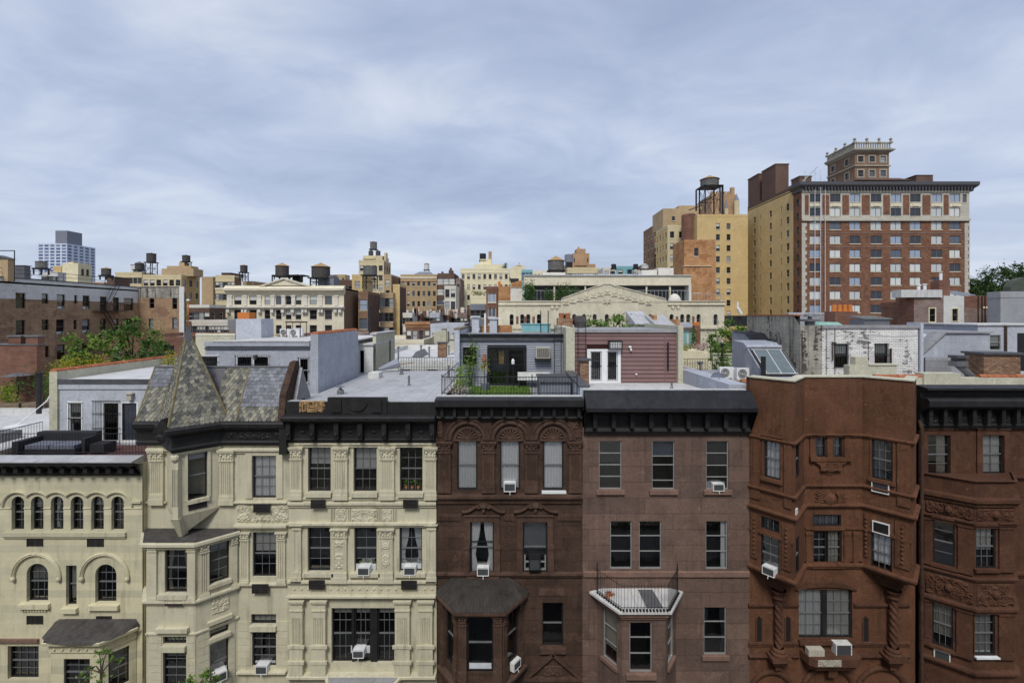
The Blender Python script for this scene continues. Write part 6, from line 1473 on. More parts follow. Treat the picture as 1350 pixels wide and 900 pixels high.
BK = thing('roof_bulkhead','pale grey bulkhead with rounded dark hood behind the skylight','bulkhead',(13,30,13.6)); cv = [(28.0,13.5),(28.0,14.6),(28.6,15.5),(29.3,15.85),(31,15.95),(31,13.5)]
m = MB(); m.prism([(14.05,y,z) for y,z in cv],[(15.5,y,z) for y,z in cv]); m.build('wall',M['bulkgrey'],BK); cv2 = [(y - .02,z + .03) for y,z in cv[1:5]]; m = MB(); m.grid([[(14.0,y,z) for y,z in cv2],[(15.55,y,z) for y,z in cv2]]); m.build('hood',M['cornblue'],BK)
condenser('white condenser unit left of the pair by the skylight bulkhead',11.15,25.3,13.65,.85); condenser('white condenser unit touching the side of the skylight bulkhead',11.85,24.9,13.65,.85)
m = MB()
for i in range(26): x,y = rnd.uniform(9.9,12),rnd.uniform(22.5,25); s_ = rnd.uniform(.06,.16); m.hexa([(x - s_,y,13.6),(x + s_,y - s_,13.6),(x + s_ * .8,y + s_,13.6),(x - s_,y + s_,13.6),(x - s_ * .8,y,13.6 + s_),(x + s_ * .9,y - s_,13.6 + s_),(x + s_ * .8,y + s_,13.6 + s_ * 1.3),(x - s_,y + s_,13.6 + s_)],i % 3)
tag(m.build('rubble',[M['brickOld'],M['duct'],M['offwhite']]),'loose bricks and scraps littering the roof by the condensers','rubble',kind='stuff')
# F: white painted brick penthouse with stained side wall
YF = 25.6; fF = Fr(0,YF)
PF = thing('penthouse','white painted brick penthouse with two barred windows and stained grey side wall','penthouse',(18.3,YF,13.5))
wf = [fF.q(1099.5,453,1118,484.5),fF.q(1153,452.5,1170.5,483)]
m = MB(); panel(m,fF,16.35,21.4,13.4,16.3,wf,.14,.8); m.face([(21.4,YF,13.4),(21.4,31,13.4),(21.4,31,16.3),(21.4,YF,16.3)]); m.build('wall',[M['brickW'],M['dark']],PF)
for q in wf: win(PF,fF,q,nx=1,ny=1,depth=.10,cur='blind:.42'); bars_grille(PF,fF,q,6,.05,(0.02,.5,.98))
m = MB(); m.face([(15.2,YF - .01,13.4),(16.349,YF - .01,13.4),(16.349,YF - .01,16.45),(15.2,YF - .01,16.45)]); m.face([(15.2,YF,13.4),(15.2,31.4,13.4),(15.2,31.4,16.95),(15.2,YF + .6,16.95),(15.2,YF,16.45)]); m.face([(15.2,31.4,13.4),(17.5,31.4,13.4),(17.5,31.4,16.95),(15.2,31.4,16.95)]); m.face([(15.55,YF + .6,16.95),(15.55,31.4,16.95),(15.55,31.4,16),(15.55,YF + .6,16)])
m.box(15.24,15.5,YF - .16,YF - .012,13.4,16.2); m.build('side_wall',M['brickS'],PF)
m = MB(); m.fb(fF,16.3,21.45,16.3,16.46,-.25,.08); slabroof(m,15.56,21.4,YF + .25,31.4,16.35); m.build('roof',M['greyroof'],PF)
m = MB(); m.box(15.15,15.6,YF + .5,31.45,16.95,17.01); m.build('coping',M['terra'],PF)
m = MB()
for u,v0,v1 in ((19.9,13.5,15.25),(19.35,13.5,14.2)): m.tube(fF.p(u,v0,.1),fF.p(u,v1,.1),.05,6)
for x0,x1,z in ((16.8,17.05,15.55),(18.15,18.75,15.62)): m.tube(fF.p(x0,z,.08),fF.p(x1,z - .03,.08),.03,5)
m.tube(fF.p(16.85,14.6,.1),fF.p(16.85,15.55,.1),.03,5); m.tube(fF.p(18.75,15.6,.08),fF.p(18.75,14.6,.08),.015,5); m.build('downpipe',M['brown'],PF)
m = MB(); m.tube(fF.p(16.55,13.4,.06),fF.p(16.55,16.5,.06),.012,4); m.tube(fF.p(17.0,13.4,.06),fF.p(17.0,16.4,.06),.015,4); m.build('cable',M['black'],PF)
o = thing('low_wall','stepped putty coloured low wall in front of the white brick penthouse','wall',(18,23.8,13.5)); m = MB(); m.box(16.4,18.7,23.6,24.0,13.4,14.55); m.box(16.7,17.3,23.6,24.0,14.55,14.95); m.build('wall',M['beigest'],o); m = MB(); m.box(17.05,18.75,23.55,24.05,14.552,14.60) if False else m.box(17.35,18.75,23.55,24.05,14.552,14.61); m.build('coping',M['beigest'],o)
o = thing('chimney','red brick chimney with orange pots behind the white brick penthouse','chimney',(18,29,16.35)); m = MB(); m.box(19.3,20.65,29.0,30.0,16.3,17.2); m.build('stack',M['brickR'],o)
for i in range(4): x = 19.5 + i * .32; m = MB(); m.lathe(x,29.4,[(.13,17.2),(.15,17.2),(.12,17.62),(.09,17.62),(.08,17.2)],10); m.build('chimney_pot',M['orangep'],o)
o = thing('skylight','low glazed skylight box on the white brick penthouse roof','skylight',(20,28,16.4)); m = MB(); m.box(19.6,21.0,27.0,28.2,16.35,16.75); m.build('curb',M['duct'],o); m = MB(); m.hexa([(19.5,26.9,16.75),(21.1,26.9,16.75),(21.1,28.3,16.9),(19.5,28.3,16.9),(19.5,26.9,16.8),(21.1,26.9,16.8),(21.1,28.3,16.95),(19.5,28.3,16.95)]); m.build('pane',N_sk,o)
o = thing('roof_ventilator','silver topped round ventilator at the corner of the stained wall','ventilator',(16.2,26.4,16.4)); m = MB(); m.lathe(16.2,26.4,[(.25,16.3),(.25,16.65),(.5,16.66),(.5,16.75),(.1,16.78),(.1,16.9),(.32,16.92),(.3,17.02),(0,17.08)],14); m.build('hood',M['duct'],o)
m = MB(); m.hexa([(16.75,26.6,16.4),(18.2,26.6,16.4),(18.2,28,16.4),(16.75,28,16.4),(17.0,26.8,16.6),(18.0,26.8,16.6),(18.0,27.8,16.6),(17.0,27.8,16.6)]); tag(m.build('roof_cover',M['copper'],origin=(17.4,27.2,16.4)),'flat verdigris green roof cover beside the silver ventilator','roof cover')
m = MB(); m.box(21.46,21.62,25.5,26.4,13.4,16.6); tag(m.build('party_wall',M['bluelight'],origin=(21.55,29,13.4)),'tall narrow pale blue party wall right of the white brick penthouse','wall')
m = MB(); m.box(20.2,21.4,30.6,31.2,16.35,17.05); m.box(17.6,20.2,30.8,31.2,16.35,16.98); coping(m,(17.6,31),(21.4,31),17.02,.3,.5); o = thing('party_wall','grey wall with orange coping behind the low glazed skylight','wall',(19.5,31,16.3)); m.build('wall',M['greystucco'],o)
# G: slanted bulkheads at the right
PG = thing('roof_bulkhead','pale blue slanted roof bulkhead with skylight at the right','bulkhead',(24,26,13.6))
pg = [(21.9,13.6),(21.9,14.75),(23.3,16.0),(25.6,16.0),(25.6,13.6)]
m = MB(); m.prism([(x,26.0,z) for x,z in pg],[(x,29.5,z) for x,z in pg]); m.build('wall',M['bluegrey'],PG)
m = MB(); m.hexa([(21.75,25.9,14.72),(21.75,29.6,14.72),(23.2,29.6,16.04),(23.2,25.9,16.04),(21.7,25.9,14.80),(21.7,29.6,14.80),(23.15,29.6,16.12),(23.15,25.9,16.12)]); m.box(23.2,25.7,25.9,29.6,16.02,16.10); m.build('roof',M['greyroof'],PG)
m = MB(); m.hexa([(22.0,26.8,15.05),(22.0,28.6,15.05),(22.9,28.6,15.87),(22.9,26.8,15.87),(21.95,26.8,15.12),(21.95,28.6,15.12),(22.85,28.6,15.95),(22.85,26.8,15.95)]); m.build('skylight',M['tblue'],PG)
m = MB(); m.box(21.75,23.1,25.55,25.95,13.4,14.75); [m.box(21.74,23.11,25.53,25.549,13.5 + k * .12,13.6 + k * .12) for k in range(10)]; m.build('clad_box',M['greystucco'],PG)
o = thing('chimney','rough brick chimney with dark slab cap in front of the slanted bulkhead','chimney',(25,23.6,13.6)); m = MB(); m.box(22.55,24.3,23.2,24.2,13.4,15.1); m.build('stack',M['brickOld'],o); m = MB(); m.box(22.45,24.4,23.1,24.3,15.1,15.2); m.build('cap',M['lead'],o)
o = thing('roof_duct','dark bent duct with a boxy cowl left of the rough brick chimney','duct',(22,23.8,13.6)); m = MB(); m.tube((22.5,23.6,13.9),(21.8,23.7,14.55),.17,8); m.box(21.5,22.05,23.45,23.95,14.5,14.75); m.build('duct',M['duct'],o); m = MB(); m.box(21.5,22.05,23.4,23.95,14.9,15.03); m.box(21.6,21.95,23.5,23.9,14.75,14.9); m.build('cowl',M['lead'],o)
for x0,x1,z,lb in ((15.9,20.0,14.35,'pale putty parapet wall at the left behind the black cornice'),(19.4,22.6,14.35,'pale parapet wall with orange coping below the rough brick chimney')):
    pass
o = thing('parapet_wall','long putty parapet wall with orange coping behind the black bracketed cornice','wall',(19,21.4,13.5)); m = MB(); m.box(15.9,26,21.3,21.6,13.4,14.25); m.box(18.0,19.6,21.2,21.7,13.4,14.45) ; m.build('wall',M['beigest'],o); m = MB(); coping(m,(16.0,21.45),(18.0,21.45),14.25,.3); coping(m,(20.6,21.45),(26,21.45),14.25,.3); m.build('coping',M['terra'],o)
GB = thing('roof_bulkhead','pale grey block bulkhead with sash window and dark door at the right edge','bulkhead',(28,28,13.6)); fG = Fr(0,27.5); gw = fG.q(1304,441,1319.5,461.5); gd = fG.q(1341,439,1362,489)
m = MB(); panel(m,fG,26.4,32,13.4,16.4,[gw,gd],.12,.7); m.face([(26.4,27.5,13.4),(26.4,32,13.4),(26.4,32,16.4),(26.4,27.5,16.4)]); m.build('wall',[M['bluelight'],M['dark']],GB); win(GB,fG,gw,nx=1,ny=1,depth=.08,cur='blind:.75',fm='alu'); m = MB(); m.fb(fG,gd[0],gd[1],gd[2],gd[3],-.08,-.03); m.build('door',M['black'],GB)
m = MB(); m.fb(fG,26.3,32,16.4,16.48,-4.5,.08); m.build('roof',M['whiteroof'],GB); m = MB(); m.blob(fG.p(gd[0] + .6,14.9,.05),.1,.08,.14); m.build('wall_light',M['white'],GB); m = MB(); m.tube(fG.p(27.9,13.4,.08),fG.p(27.9,16.4,.08),.06,6); m.build('downpipe',M['brown'],GB)
GH = thing('row_house','house at the far right edge below the rough brick chimney','house',(26,19,0),GW); m = MB(); m.box(22.01,30,19.0,33,0,13.45); m.build('wall',M['rust2'],GH); m = MB(); m.box(22.01,30,18.7,19.2,12.6,14.1); m.build('cornice',M['corn'],GH)
# ---------------------------------------------------------------- the blocks behind
WC = {}
def winmesh(w,h,glass='fglass',style='sash',d=.14,fm='fframe'):
    k = (round(w,2),round(h,2),glass,style,fm)
    if k in WC: return WC[k]
    m = MB(); f = Fr(0,0); t = min(.07,w * .08)
    m.face([f.p(-w / 2,0,-d),f.p(w / 2,0,-d),f.p(w / 2,h,-d),f.p(-w / 2,h,-d)],1)
    for a,b in ((-w / 2,-w / 2 + t),(w / 2 - t,w / 2)): m.fb(f,a,b,0,h,-d + .01,-d + .06)
    for a,b in ((0,t),(h - t,h)): m.fb(f,-w / 2 + t,w / 2 - t,a,b,-d + .01,-d + .06)
    if style in ('sash','blind'): m.fb(f,-w / 2 + t,w / 2 - t,h * .5 - t * .4,h * .5 + t * .4,-d + .01,-d + .05)
    if style == 'pair': m.fb(f,-t * .6,t * .6,t,h - t,-d + .01,-d + .05)
    if style == 'blind': m.face([f.p(-w / 2 + t,h * .52,-d + .005),f.p(w / 2 - t,h * .52,-d + .005),f.p(w / 2 - t,h - t,-d + .005),f.p(-w / 2 + t,h - t,-d + .005)],2)
    m.fb(f,-w / 2 - .06,w / 2 + .06,-.14,-.005,0.002,.07,3)
    o = m.build('window',[M[fm],M[glass],M['blind'],M['tlime']]); me = o.data; bpy.data.objects.remove(o); WC[k] = me; return me
def put_windows(root,fr,hs,glass='fglass',styles=('sash',),fm='fframe'):
    for i,h in enumerate(hs):
        st = styles[rnd.randrange(len(styles))]; me = winmesh(h[1] - h[0],h[3] - h[2],glass,st,fm=fm)
        o = bpy.data.objects.new('window',me); C.objects.link(o); o.parent = root
        p = fr.p((h[0] + h[1]) / 2,h[2]); r0 = OFF[root.name]; o.location = (p[0] - r0[0],p[1] - r0[1],p[2] - r0[2]); o.rotation_euler = (0,0,fr.ang())
def grid_holes(u0,u1,z1,cols,rows,ww,wh,fh,top,mg=None):
    if isinstance(cols,int):
        W = u1 - u0; cols = [u0 + W * (i + .5) / cols for i in range(cols)]
    return [(c - ww / 2,c + ww / 2,z1 - top - j * fh - wh,z1 - top - j * fh) for j in range(rows) for c in cols]
def roofring(m,x0,x1,y0,y1,z,t=.3,h=.5,mi=0):
    m.box(x0 - .03,x1 + .03,y0 - .03,y0 + t,z - h,z + .06,mi); m.box(x0 - .03,x1 + .03,y1 - t,y1 + .03,z - h,z + .06,mi)
    m.box(x0 - .03,x0 + t,y0 + t,y1 - t,z - h,z + .06,mi); m.box(x1 - t,x1 + .03,y0 + t,y1 - t,z - h,z + .06,mi)
def block(label,x0,x1,yt,Y,D,mat,front=(0,0),side=(0,0),ww=1.0,wh=1.6,fh=3.0,top=1.5,smat=None,name='apartment_building',roof='greyroof',cop=None,glass='fglass',styles=('sash','blind','sash'),cornice=None,sy=0,group=None,world=False,z0=0,fm='fframe',sidew=None,courses=(),cat='building'):
    X0,X1 = (x0,x1) if world else (wx(x0,Y),wx(x1,Y)); Z1 = yt if world else wz(yt,Y)
    o = thing(name,label,cat,((X0 + X1) / 2,Y,z0),group)
    f = Fr(0,Y); hs = grid_holes(X0,X1,Z1,front[0],front[1],ww,wh,fh,top) if front[1] else []
    m = MB(); panel(m,f,X0,X1,z0,Z1,hs,.16,0)
    right = (X0 + X1) < 0
    sf = Fr(X1,Y,0,1) if right else Fr(X0,Y + D,0,-1)
    hs2 = grid_holes(0,D,Z1,side[0],side[1],sidew or ww * .9,wh,fh,top + sy) if side[1] else []
    panel(m,sf,0,D,z0,Z1,hs2,.16,0,mi=1)
    ox = X0 if right else X1
    m.face([(ox,Y,z0),(ox,Y + D,z0),(ox,Y + D,Z1),(ox,Y,Z1)],1); m.face([(X0,Y + D,z0),(X1,Y + D,z0),(X1,Y + D,Z1),(X0,Y + D,Z1)],1)
    m.build('wall',[M[mat],M[smat or mat]],o)
    allw = [(f,h) for h in hs] + [(sf,h) for h in hs2]
    put_windows(o,f,hs[:100],glass,styles,fm); put_windows(o,sf,hs2[:max(0,100 - len(hs))],glass,styles,fm)
    m = MB(); m.box(X0 + .05,X1 - .05,Y + .05,Y + D - .05,Z1 - .6,Z1 - .45); roofring(m,X0,X1,Y,Y + D,Z1,mi=1); m.build('roof',[M[roof],M[cop or mat]],o)
    if cornice:
        cm,h_,p_ = cornice; m = MB(); path = [(X0 - .05,Y),(X1 + .05,Y)] if not side[1] else ([(X0 - .05,Y),(X1,Y),(X1,Y + D)] if right else [(X0,Y + D),(X0,Y),(X1 + .05,Y)])
        m.sweep(path,[(.003,Z1 - h_),(.1,Z1 - h_),(p_ * .5,Z1 - h_ * .5),(p_,Z1 - h_ * .3),(p_,Z1 + .02),(.003,Z1 + .08)]); m.build('cornice',M[cm],o)
    for yv,cm,hh in courses:
        z = wz(yv,Y); m = MB(); m.fb(f,X0,X1,z,z + hh,.003,.12); m.build('string_course',M[cm],o)
    return o
def tank(label,px,ytop,ybot,Y,rpx,bodypx,legpx=None,body='tankwood',roof='tankgrey',cone=.55,legs=True,flat=False,n=18,brace=True):
    """rooftop water tank: staved drum on a braced steel frame"""
    x,r = wx(px,Y),rpx * Y / FOC; zt = wz(ytop,Y); zb = wz(ybot,Y); hb = bodypx * Y / FOC; z1 = zt - (cone * r if not flat else 0.1); z0 = z1 - hb
    o = thing('water_tank',label,'water tank',(x,Y,zb),'rooftop water tanks')
    m = MB(); prof = [(0,z0),(r,z0)]
    k = 6
    for i in range(k): 
        a = z0 + hb * (i + .3) / k; prof += [(r,a),(r * 1.02,a),(r * 1.02,a + .06),(r,a + .06)]
    prof += [(r * .98,z1),(0,z1)]; m.lathe(x,Y,prof,n); m.build('drum',M[body],o)
    m = MB()
    if flat: m.lathe(x,Y,[(0,z1),(r * 1.05,z1 + .002),(r * 1.05,zt),(0,zt)],n)
    else: m.lathe(x,Y,[(0,z1 + .01),(r * 1.10,z1 + .01),(r * 1.10,z1 + .06),(r * .12,zt - .08),(r * .10,zt),(0,zt + .05)],n)
    m.build('conical_roof' if not flat else 'lid',M[roof],o)
    if legs:
        s = r * .85; m = MB(); m.box(x - r * 1.1,x + r * 1.1,Y - r * 1.1,Y + r * 1.1,z0 - .22,z0 - .01); m.build('platform',M['iron'],o)
        cs = [(x - s,Y - s),(x + s,Y - s),(x + s,Y + s),(x - s,Y + s)]; t = max(.07,r * .06)
        for cx_,cy_ in cs: m = MB(); m.box(cx_ - t,cx_ + t,cy_ - t,cy_ + t,zb,z0 - .22); m.build('leg',M['iron'],o)
        if brace and z0 - zb > 1.2:
            m = MB()
            for a,b in zip(cs,cs[1:] + cs[:1]): m.tube((*a,zb + .2),(*b,z0 - .4),t * .4,4); m.tube((*b,zb + .2),(*a,z0 - .4),t * .4,4); m.tube((*a,(zb + z0) / 2),(*b,(zb + z0) / 2),t * .5,4)
            m.build('brace',M['iron'],o)
    return o
def small(name,label,cat,parts,loc,group=None):
    o = thing(name,label,cat,loc,group)
    for pn,mat,fn in parts: m = MB(); fn(m); m.build(pn,M[mat],o)
    return o
def pbox(x0,x1,yt,yb,Y,D): return (wx(x0,Y),wx(x1,Y),Y,Y + D,wz(yb,Y),wz(yt,Y))

# ---- left: brown brick apartment house seen along its side
XB = -54.4; fL = Fr(XB,48,0,1)
BL = thing('apartment_building','long brown brick apartment house with white painted top band and fire escape','building',(XB,60,0))
hl = [fL.q(*q) for q in ((20.5,386,34,406),(55,387,64,400),(75,388,86,407.5),(98,389,102,400),(109,389.5,118.5,407),(132,391,141,410),(149,392,157,410),(163,393,176,409),
     (21,422,33.5,441),(55,421,64.5,435),(74,421,85,440),(97,421.5,101.5,434),(108,420.5,118.5,438),(132,420,140,436),(149,420,156.5,434),(163,420,176,434),
     (21,458,33,477),(54,456,65,471),(75,454,86,474),(97,453.5,101.5,463),(108,452.5,118.5,467),(149,449,157,463))]
m = MB(); panel(m,fL,0,22.6,0,18.75,[h if h[3] < 18.75 else (h[0],h[1],h[2],18.75) for h in hl],.3,.8,0,2); panel(m,fL,0,22.6,18.75,21.0,[(h[0],h[1],18.75,h[3]) for h in hl if h[3] > 18.75],.3,.8,1,2)
fK = Fr(0,70.6); hk = [fK.q(*q) for q in ((197,393,203.5,406),(227,392.5,233.5,407),(196,420,202,434),(227,419,233.5,434),(196,448,202,461),(227,447,233.5,461))]
panel(m,fK,XB + .01,-48.35,0,19.45,hk,.25,.8,3,2); panel(m,fK,XB + .01,-48.35,19.45,21.0,[],mi=4)
m.box(-48.35,-47.66,70.5,70.62,0,21.1,5); m.face([(XB - 14,48,0),(XB,48,0),(XB,48,21),(XB - 14,48,21)],0); m.face([(-48.3,71.8,0),(XB - 14,71.8,0),(XB - 14,71.8,21),(-48.3,71.8,21)],3)
m.build('wall',[M['brickL'],M['offwhite'],M['dark'],M['brickL'],M['brickS'],M['offwhite']],BL)
for h in hl: win(BL,fL,h,nx=1,ny=1,depth=.22,t=.07,cur=rnd.choice(('blind:.5',None,'blind:.4',None)) if h[1] - h[0] > .5 else None)
for h in hk: win(BL,fK,h,nx=1,ny=1,depth=.22,t=.06,cur=rnd.choice(('full:1',None)))
m = MB(); m.box(XB - 14,XB,48,71.8,20.4,20.6); m.box(XB - .3,XB + .05,48,70.5,20.98,21.1,1); m.box(XB,-48.3,70.55,71,20.98,21.08,1); m.box(XB,-48.4,70.7,71.8,20.4,20.6); m.build('roof',[M['whiteroof'],M['lead']],BL)
m = MB(); [m.tube((XB - .1,y,21.1),(XB - .1,y,22.0),.03,4) for y in range(49,68,2)]; [m.tube((XB - .1,48.5,z),(XB - .1,67,z),.025,4) for z in (21.55,22.0)]; m.build('roof_railing',M['iron'],BL)
m = MB()
ya,yb_ = fL.p(fL.u(121),0)[1],fL.p(fL.u(157),0)[1]
for yy in (410,441): 
    z = fL.v(yy,140); m.box(XB + .02,XB + 1.1,ya,yb_,z - .06,z); railing(m,[(XB + 1.1,ya),(XB + 1.1,yb_)],z,z + 1.0,.35,.02,.03); [m.tube((XB + 1.1,y,z),(XB + 1.1,y,z + 1),.03,4) for y in (ya,yb_)]
for (y0,z0,y1,z1) in ((ya + 1.2,fL.v(410,140),yb_ - .8,21.4),(yb_ - .8,fL.v(441,140),ya + 1.2,fL.v(410,140))):
    for dx in (.35,.95):
        m.tube((XB + dx,y0,z0),(XB + dx,y1,z1),.05,4)
        m.tube((XB + dx,y0,z0 + .8),(XB + dx,y1,z1 + .8),.025,4)
    for k in range(12): t = k / 12; m.box(XB + .35,XB + .95,y0 + (y1 - y0) * t - .1,y0 + (y1 - y0) * t + .1,z0 + (z1 - z0) * t,z0 + (z1 - z0) * t + .03)
m.build('fire_escape',M['iron'],BL)
for px_,py_,lb in ((80.5,407,'small white air conditioner high on the brown brick wall, third window along its white band'),(112,407,'small white air conditioner high on the brown brick wall next to the fire escape'),(79.5,440,'small white air conditioner on the brown brick wall, above the golden shrub'),(113,438,'small white air conditioner on the brown brick wall below the fire escape landing')):
    o_ = place_ac(fL,px_,py_,lb,s=.9,w=.0); o_['group'] = 'air conditioners on the brown brick wall'
small('stairhead','tan rooftop stairhead with black sloping lid at the far left edge','rooftop structure',[('wall','ttan',lambda m: m.box(-62,-53.9,51.9,52.6,20.6,23.0)),('lid','lead',lambda m: m.hexa([(-62,51.8,23.0),(-53.7,51.8,23.0),(-53.7,52.7,23.0),(-62,52.7,23.0),(-62,51.8,24.2),(-55.0,51.8,23.4),(-55.0,52.7,23.4),(-62,52.7,24.2)])),('antenna_mast','iron',lambda m: (m.tube((-53.5,52.2,20.6),(-53.5,52.2,23.9),.05,5),m.tube((-60,52.2,23.9),(-53.5,52.2,23.9),.05,5)))],(-58,55,20.6))
small('lift_housing','small dark grey lift housing beside the tan stairhead','rooftop structure',[('wall','lead',lambda m: m.box(*pbox(20,32,350,368,62,.8))),('cap','lead',lambda m: m.box(*pbox(19.5,32.5,349.5,350,61.9,1)))],(-63,62,21))

# ---- distant blue and white slab tower
TW = block('tall distant white and blue gridded tower with dark plant room on top',50,88,321,480,33,'tblue',(5,10),(5,10),4.2,1.9,3.1,1.2,name='tower_block',glass='fglassblue',styles=('plain',),fm='tblue',sidew=4.2,roof='tgrey')
m = MB(); m.box(wx(73,486),wx(88.5,486),486,503,85,wz(304,486)); m.build('plant_room',M['tgrey'],TW)
small('commercial_block','cream rendered block with few windows in front of the blue tower','building',[('wall','tcream',lambda m: (m.box(*pbox(82,103,347.5,420,110,3.6)),m.box(*pbox(88,96,345.5,347.5,112,4)),))],(-100,110,0))
o_ = [o for o in C.objects if o.name.startswith('commercial_block')][0]; fq = Fr(wx(103,110),110,0,1); put_windows(o_,fq,[(u - .3,u + .3,z,z + 1.5) for u in (1.1,2.4) for z in (26.0,22.9)]) ; 
for w_ in o_.children:
    if w_.name.startswith('window'): w_.location.x += .16
block('small white house with dark windows left of the cream block',55,76,359,105,2,'offwhite',(6,1),(0,0),.8,1.3,3,.9)
block('squat mustard bulkhead behind the small white house',70,81,351,112,2,'tyellow',(1,1),(0,0),.9,1.2)
tank('grey flat topped water tank in front of the blue and white tower',54.5,343.5,362,68,6,8,body='tankgrey',cone=.3)
tank('dark water tank with pale tan cap right of the cream block',140,352,369,72,5.2,8,body='tankwood',roof='tanroof',cone=.5)
small('lift_housing','dark lift housing under the tan capped water tank','rooftop structure',[('wall','tdark',lambda m: m.box(*pbox(141,151,365,378,74,3))),('cap','lead',lambda m: m.box(*pbox(140.6,151.4,364.6,365,73.9,3.2)))],(-60,74,20))
block('pale yellow apartment house with fire escape, third roof from the left tank',152,187,359,130,5,'tyellow2',(6,3),(1,3),1.1,1.6,3.0,1.4)
tank('dark water tank with peaked roof on the pale yellow apartment house',184,344.5,360,131,5,8,cone=.6)
small('chimney','white rendered chimney left of the dark peaked water tank','chimney',[('stack','offwhite',lambda m: m.box(*pbox(172,181,349,360,130.5,3))),('cap','lead',lambda m: m.box(*pbox(171.6,181.4,348.6,349,130.4,3.2)))],(-101,131,28))
tank('dark water tank on tall open legs above the cream apartment house',199.5,333,362,127,5.4,11,cone=.3)
AB = block('broad cream apartment house with stepped penthouse below the tall legged tank',188,239,362.5,125,7.4,'tyellow2',(6,5),(3,6),1.2,1.6,3.2,1.2,smat='tyellow')
m = MB(); m.box(*pbox(213,255,354,364,127,4)); m.box(*pbox(220,252,350.5,354,128,3)); m.box(*pbox(236,243,346,350.5,129,2)); m.build('penthouse',M['ttan'],AB)
tank('small dark water tank on a pale pillar over the stepped penthouse',245.5,335.5,351,130,4.6,7.5,cone=.4)
block('tan blank sided apartment house left of the cream fronted one',266,281,365,128,2.5,'ttan',(0,0),(0,0),1,1.6)
block('cream fronted apartment house with dark side left of the white classical building',284,309,363,122,3.2,'tyellow2',(5,8),(0,0),1.2,1.6,3.0,1.6,smat='tbrown',courses=((382,'tlime',.5),))
small('roof_pavilion','dark low roof pavilion on the cream fronted apartment house','rooftop structure',[('wall','tdark',lambda m: m.box(*pbox(292,304,360,364,124,6))),('roof','lead',lambda m: m.box(*pbox(291.5,304.5,359.4,360,123.8,6.4)))],(-73,124,27))
tank('slim dark water tank on high legs left of the white classical building',321.5,348.5,371,110,4.4,8.5,cone=.4,roof='tanroof')
block('small tan penthouse block beside the slim water tank',320,334,371,112,8,'ttan',(2,1),(0,0),.9,1.2)
block('dark brick house with white trimmed windows and white parapet',247,276,402,88,5,'tdark',(4,4),(2,3),1.1,1.5,3.0,1.3,fm='twhite',cop='twhite')
block('low white house with blue glazed upper windows left of the white classical building',253,300,422,78,14,'twhite',(6,2),(0,0),1.4,1.3,3.0,.9,glass='fglassb')
small('chimney','thin tall pipe flue of rust colour behind the slate spire','flue',[('flue','orangep',lambda m: m.tube((wx(248,44),44,13),(wx(248,44),44,wz(397,44)),.06,6)),('cowl','white',lambda m: m.lathe(wx(248,44),44,[(.0,wz(397,44)),(.14,wz(396.5,44)),(.14,wz(395,44)),(0,wz(394,44))],10))],(wx(248,44),44,13))

# ---- white classical building with pediment
YW = 95; fW = Fr(0,YW)
CW = thing('classical_building','white classical building with a low pediment and dark brick side wall','building',(-43,YW,0))
cxw = (313.5,333.5,352.5,367.5,380.5,393.5,413,433)
hw = []
for x in cxw:
    ww_ = 9.5 if x in (313.5,333.5,413,433) else 7.5
    for y0,y1 in ((390,401.5),(408.5,421),(428.5,440),(447,458)): hw.append(fW.q(x - ww_ / 2,y0,x + ww_ / 2,y1))
X0,X1 = wx(299,YW),wx(453.5,YW); zt = wz(380,YW)
m = MB(); panel(m,fW,X0,X1,0,zt,hw,.3,0); m.face([(X1,YW,0),(X1,YW + 9,0),(X1,YW + 9,zt),(X1,YW,zt)],1); m.face([(X0,YW,0),(X0,YW + 9,0),(X0,YW + 9,zt),(X0,YW,zt)],1); m.face([(X0,YW + 9,0),(X1,YW + 9,0),(X1,YW + 9,zt),(X0,YW + 9,zt)],1); m.build('wall',[M['tlime'],M['tbrown']],CW)
put_windows(CW,fW,hw,'fglass',('sash','blind','sash'))
m = MB(); m.box(X0,X1,YW + .02,YW + 9,zt - .3,zt - .02); m.build('roof',M['tar'],CW)
m = MB(); m.sweep([(X0 - .2,YW),(X1 + .2,YW)],[(.003,wz(388,YW)),(.2,wz(387.5,YW)),(.3,wz(385,YW)),(.9,wz(383,YW)),(.95,wz(380.5,YW)),(.3,wz(377.5,YW)),(.3,wz(376.5,YW)),(-.4,wz(376.5,YW))]); m.build('cornice',M['tlime'],CW)
m = MB(); m.ext(fW,[(wx(345,YW),wz(379,YW)),(wx(409,YW),wz(379,YW)),(wx(376,YW),wz(369,YW))],-.3,.3); a,b,c_ = (wx(343,YW),wz(379,YW)),(wx(376,YW),wz(368.2,YW)),(wx(411,YW),wz(379,YW))
for p,q in ((a,b),(b,c_)): m.ext(fW,[p,q,(q[0],q[1] + .3),(p[0],p[1] + .3)],-.3,.55)
m.build('pediment',M['sylime'],CW)
for i,x in enumerate((304,323.5,342.5,360,374,387,403,423,443.5)):
    m = MB(); u = wx(x,YW); m.fb(fW,u - .35,u + .35,wz(403,YW),wz(389,YW),.003,.22); m.fb(fW,u - .45,u + .45,wz(391,YW),wz(389,YW),.22,.3); m.build('pilaster',M['twhite'],CW)
m = MB(); m.sweep([(X0 - .1,YW),(X1 + .1,YW)],[(.003,wz(408,YW)),(.4,wz(407,YW)),(.7,wz(405.5,YW)),(.7,wz(404,YW)),(.003,wz(403.5,YW))]); m.build('string_course',M['twhite'],CW)
for i,x in enumerate((302,322,325,343,360,374,387,401,404,422,425,443,449)): m = MB(); u = wx(x,YW); m.fb(fW,u - .3,u + .3,wz(412,YW),wz(408,YW),.003,.6); m.fb(fW,u - .2,u + .2,wz(414,YW),wz(412,YW),.003,.35); m.build('bracket',M['twhite'],CW)
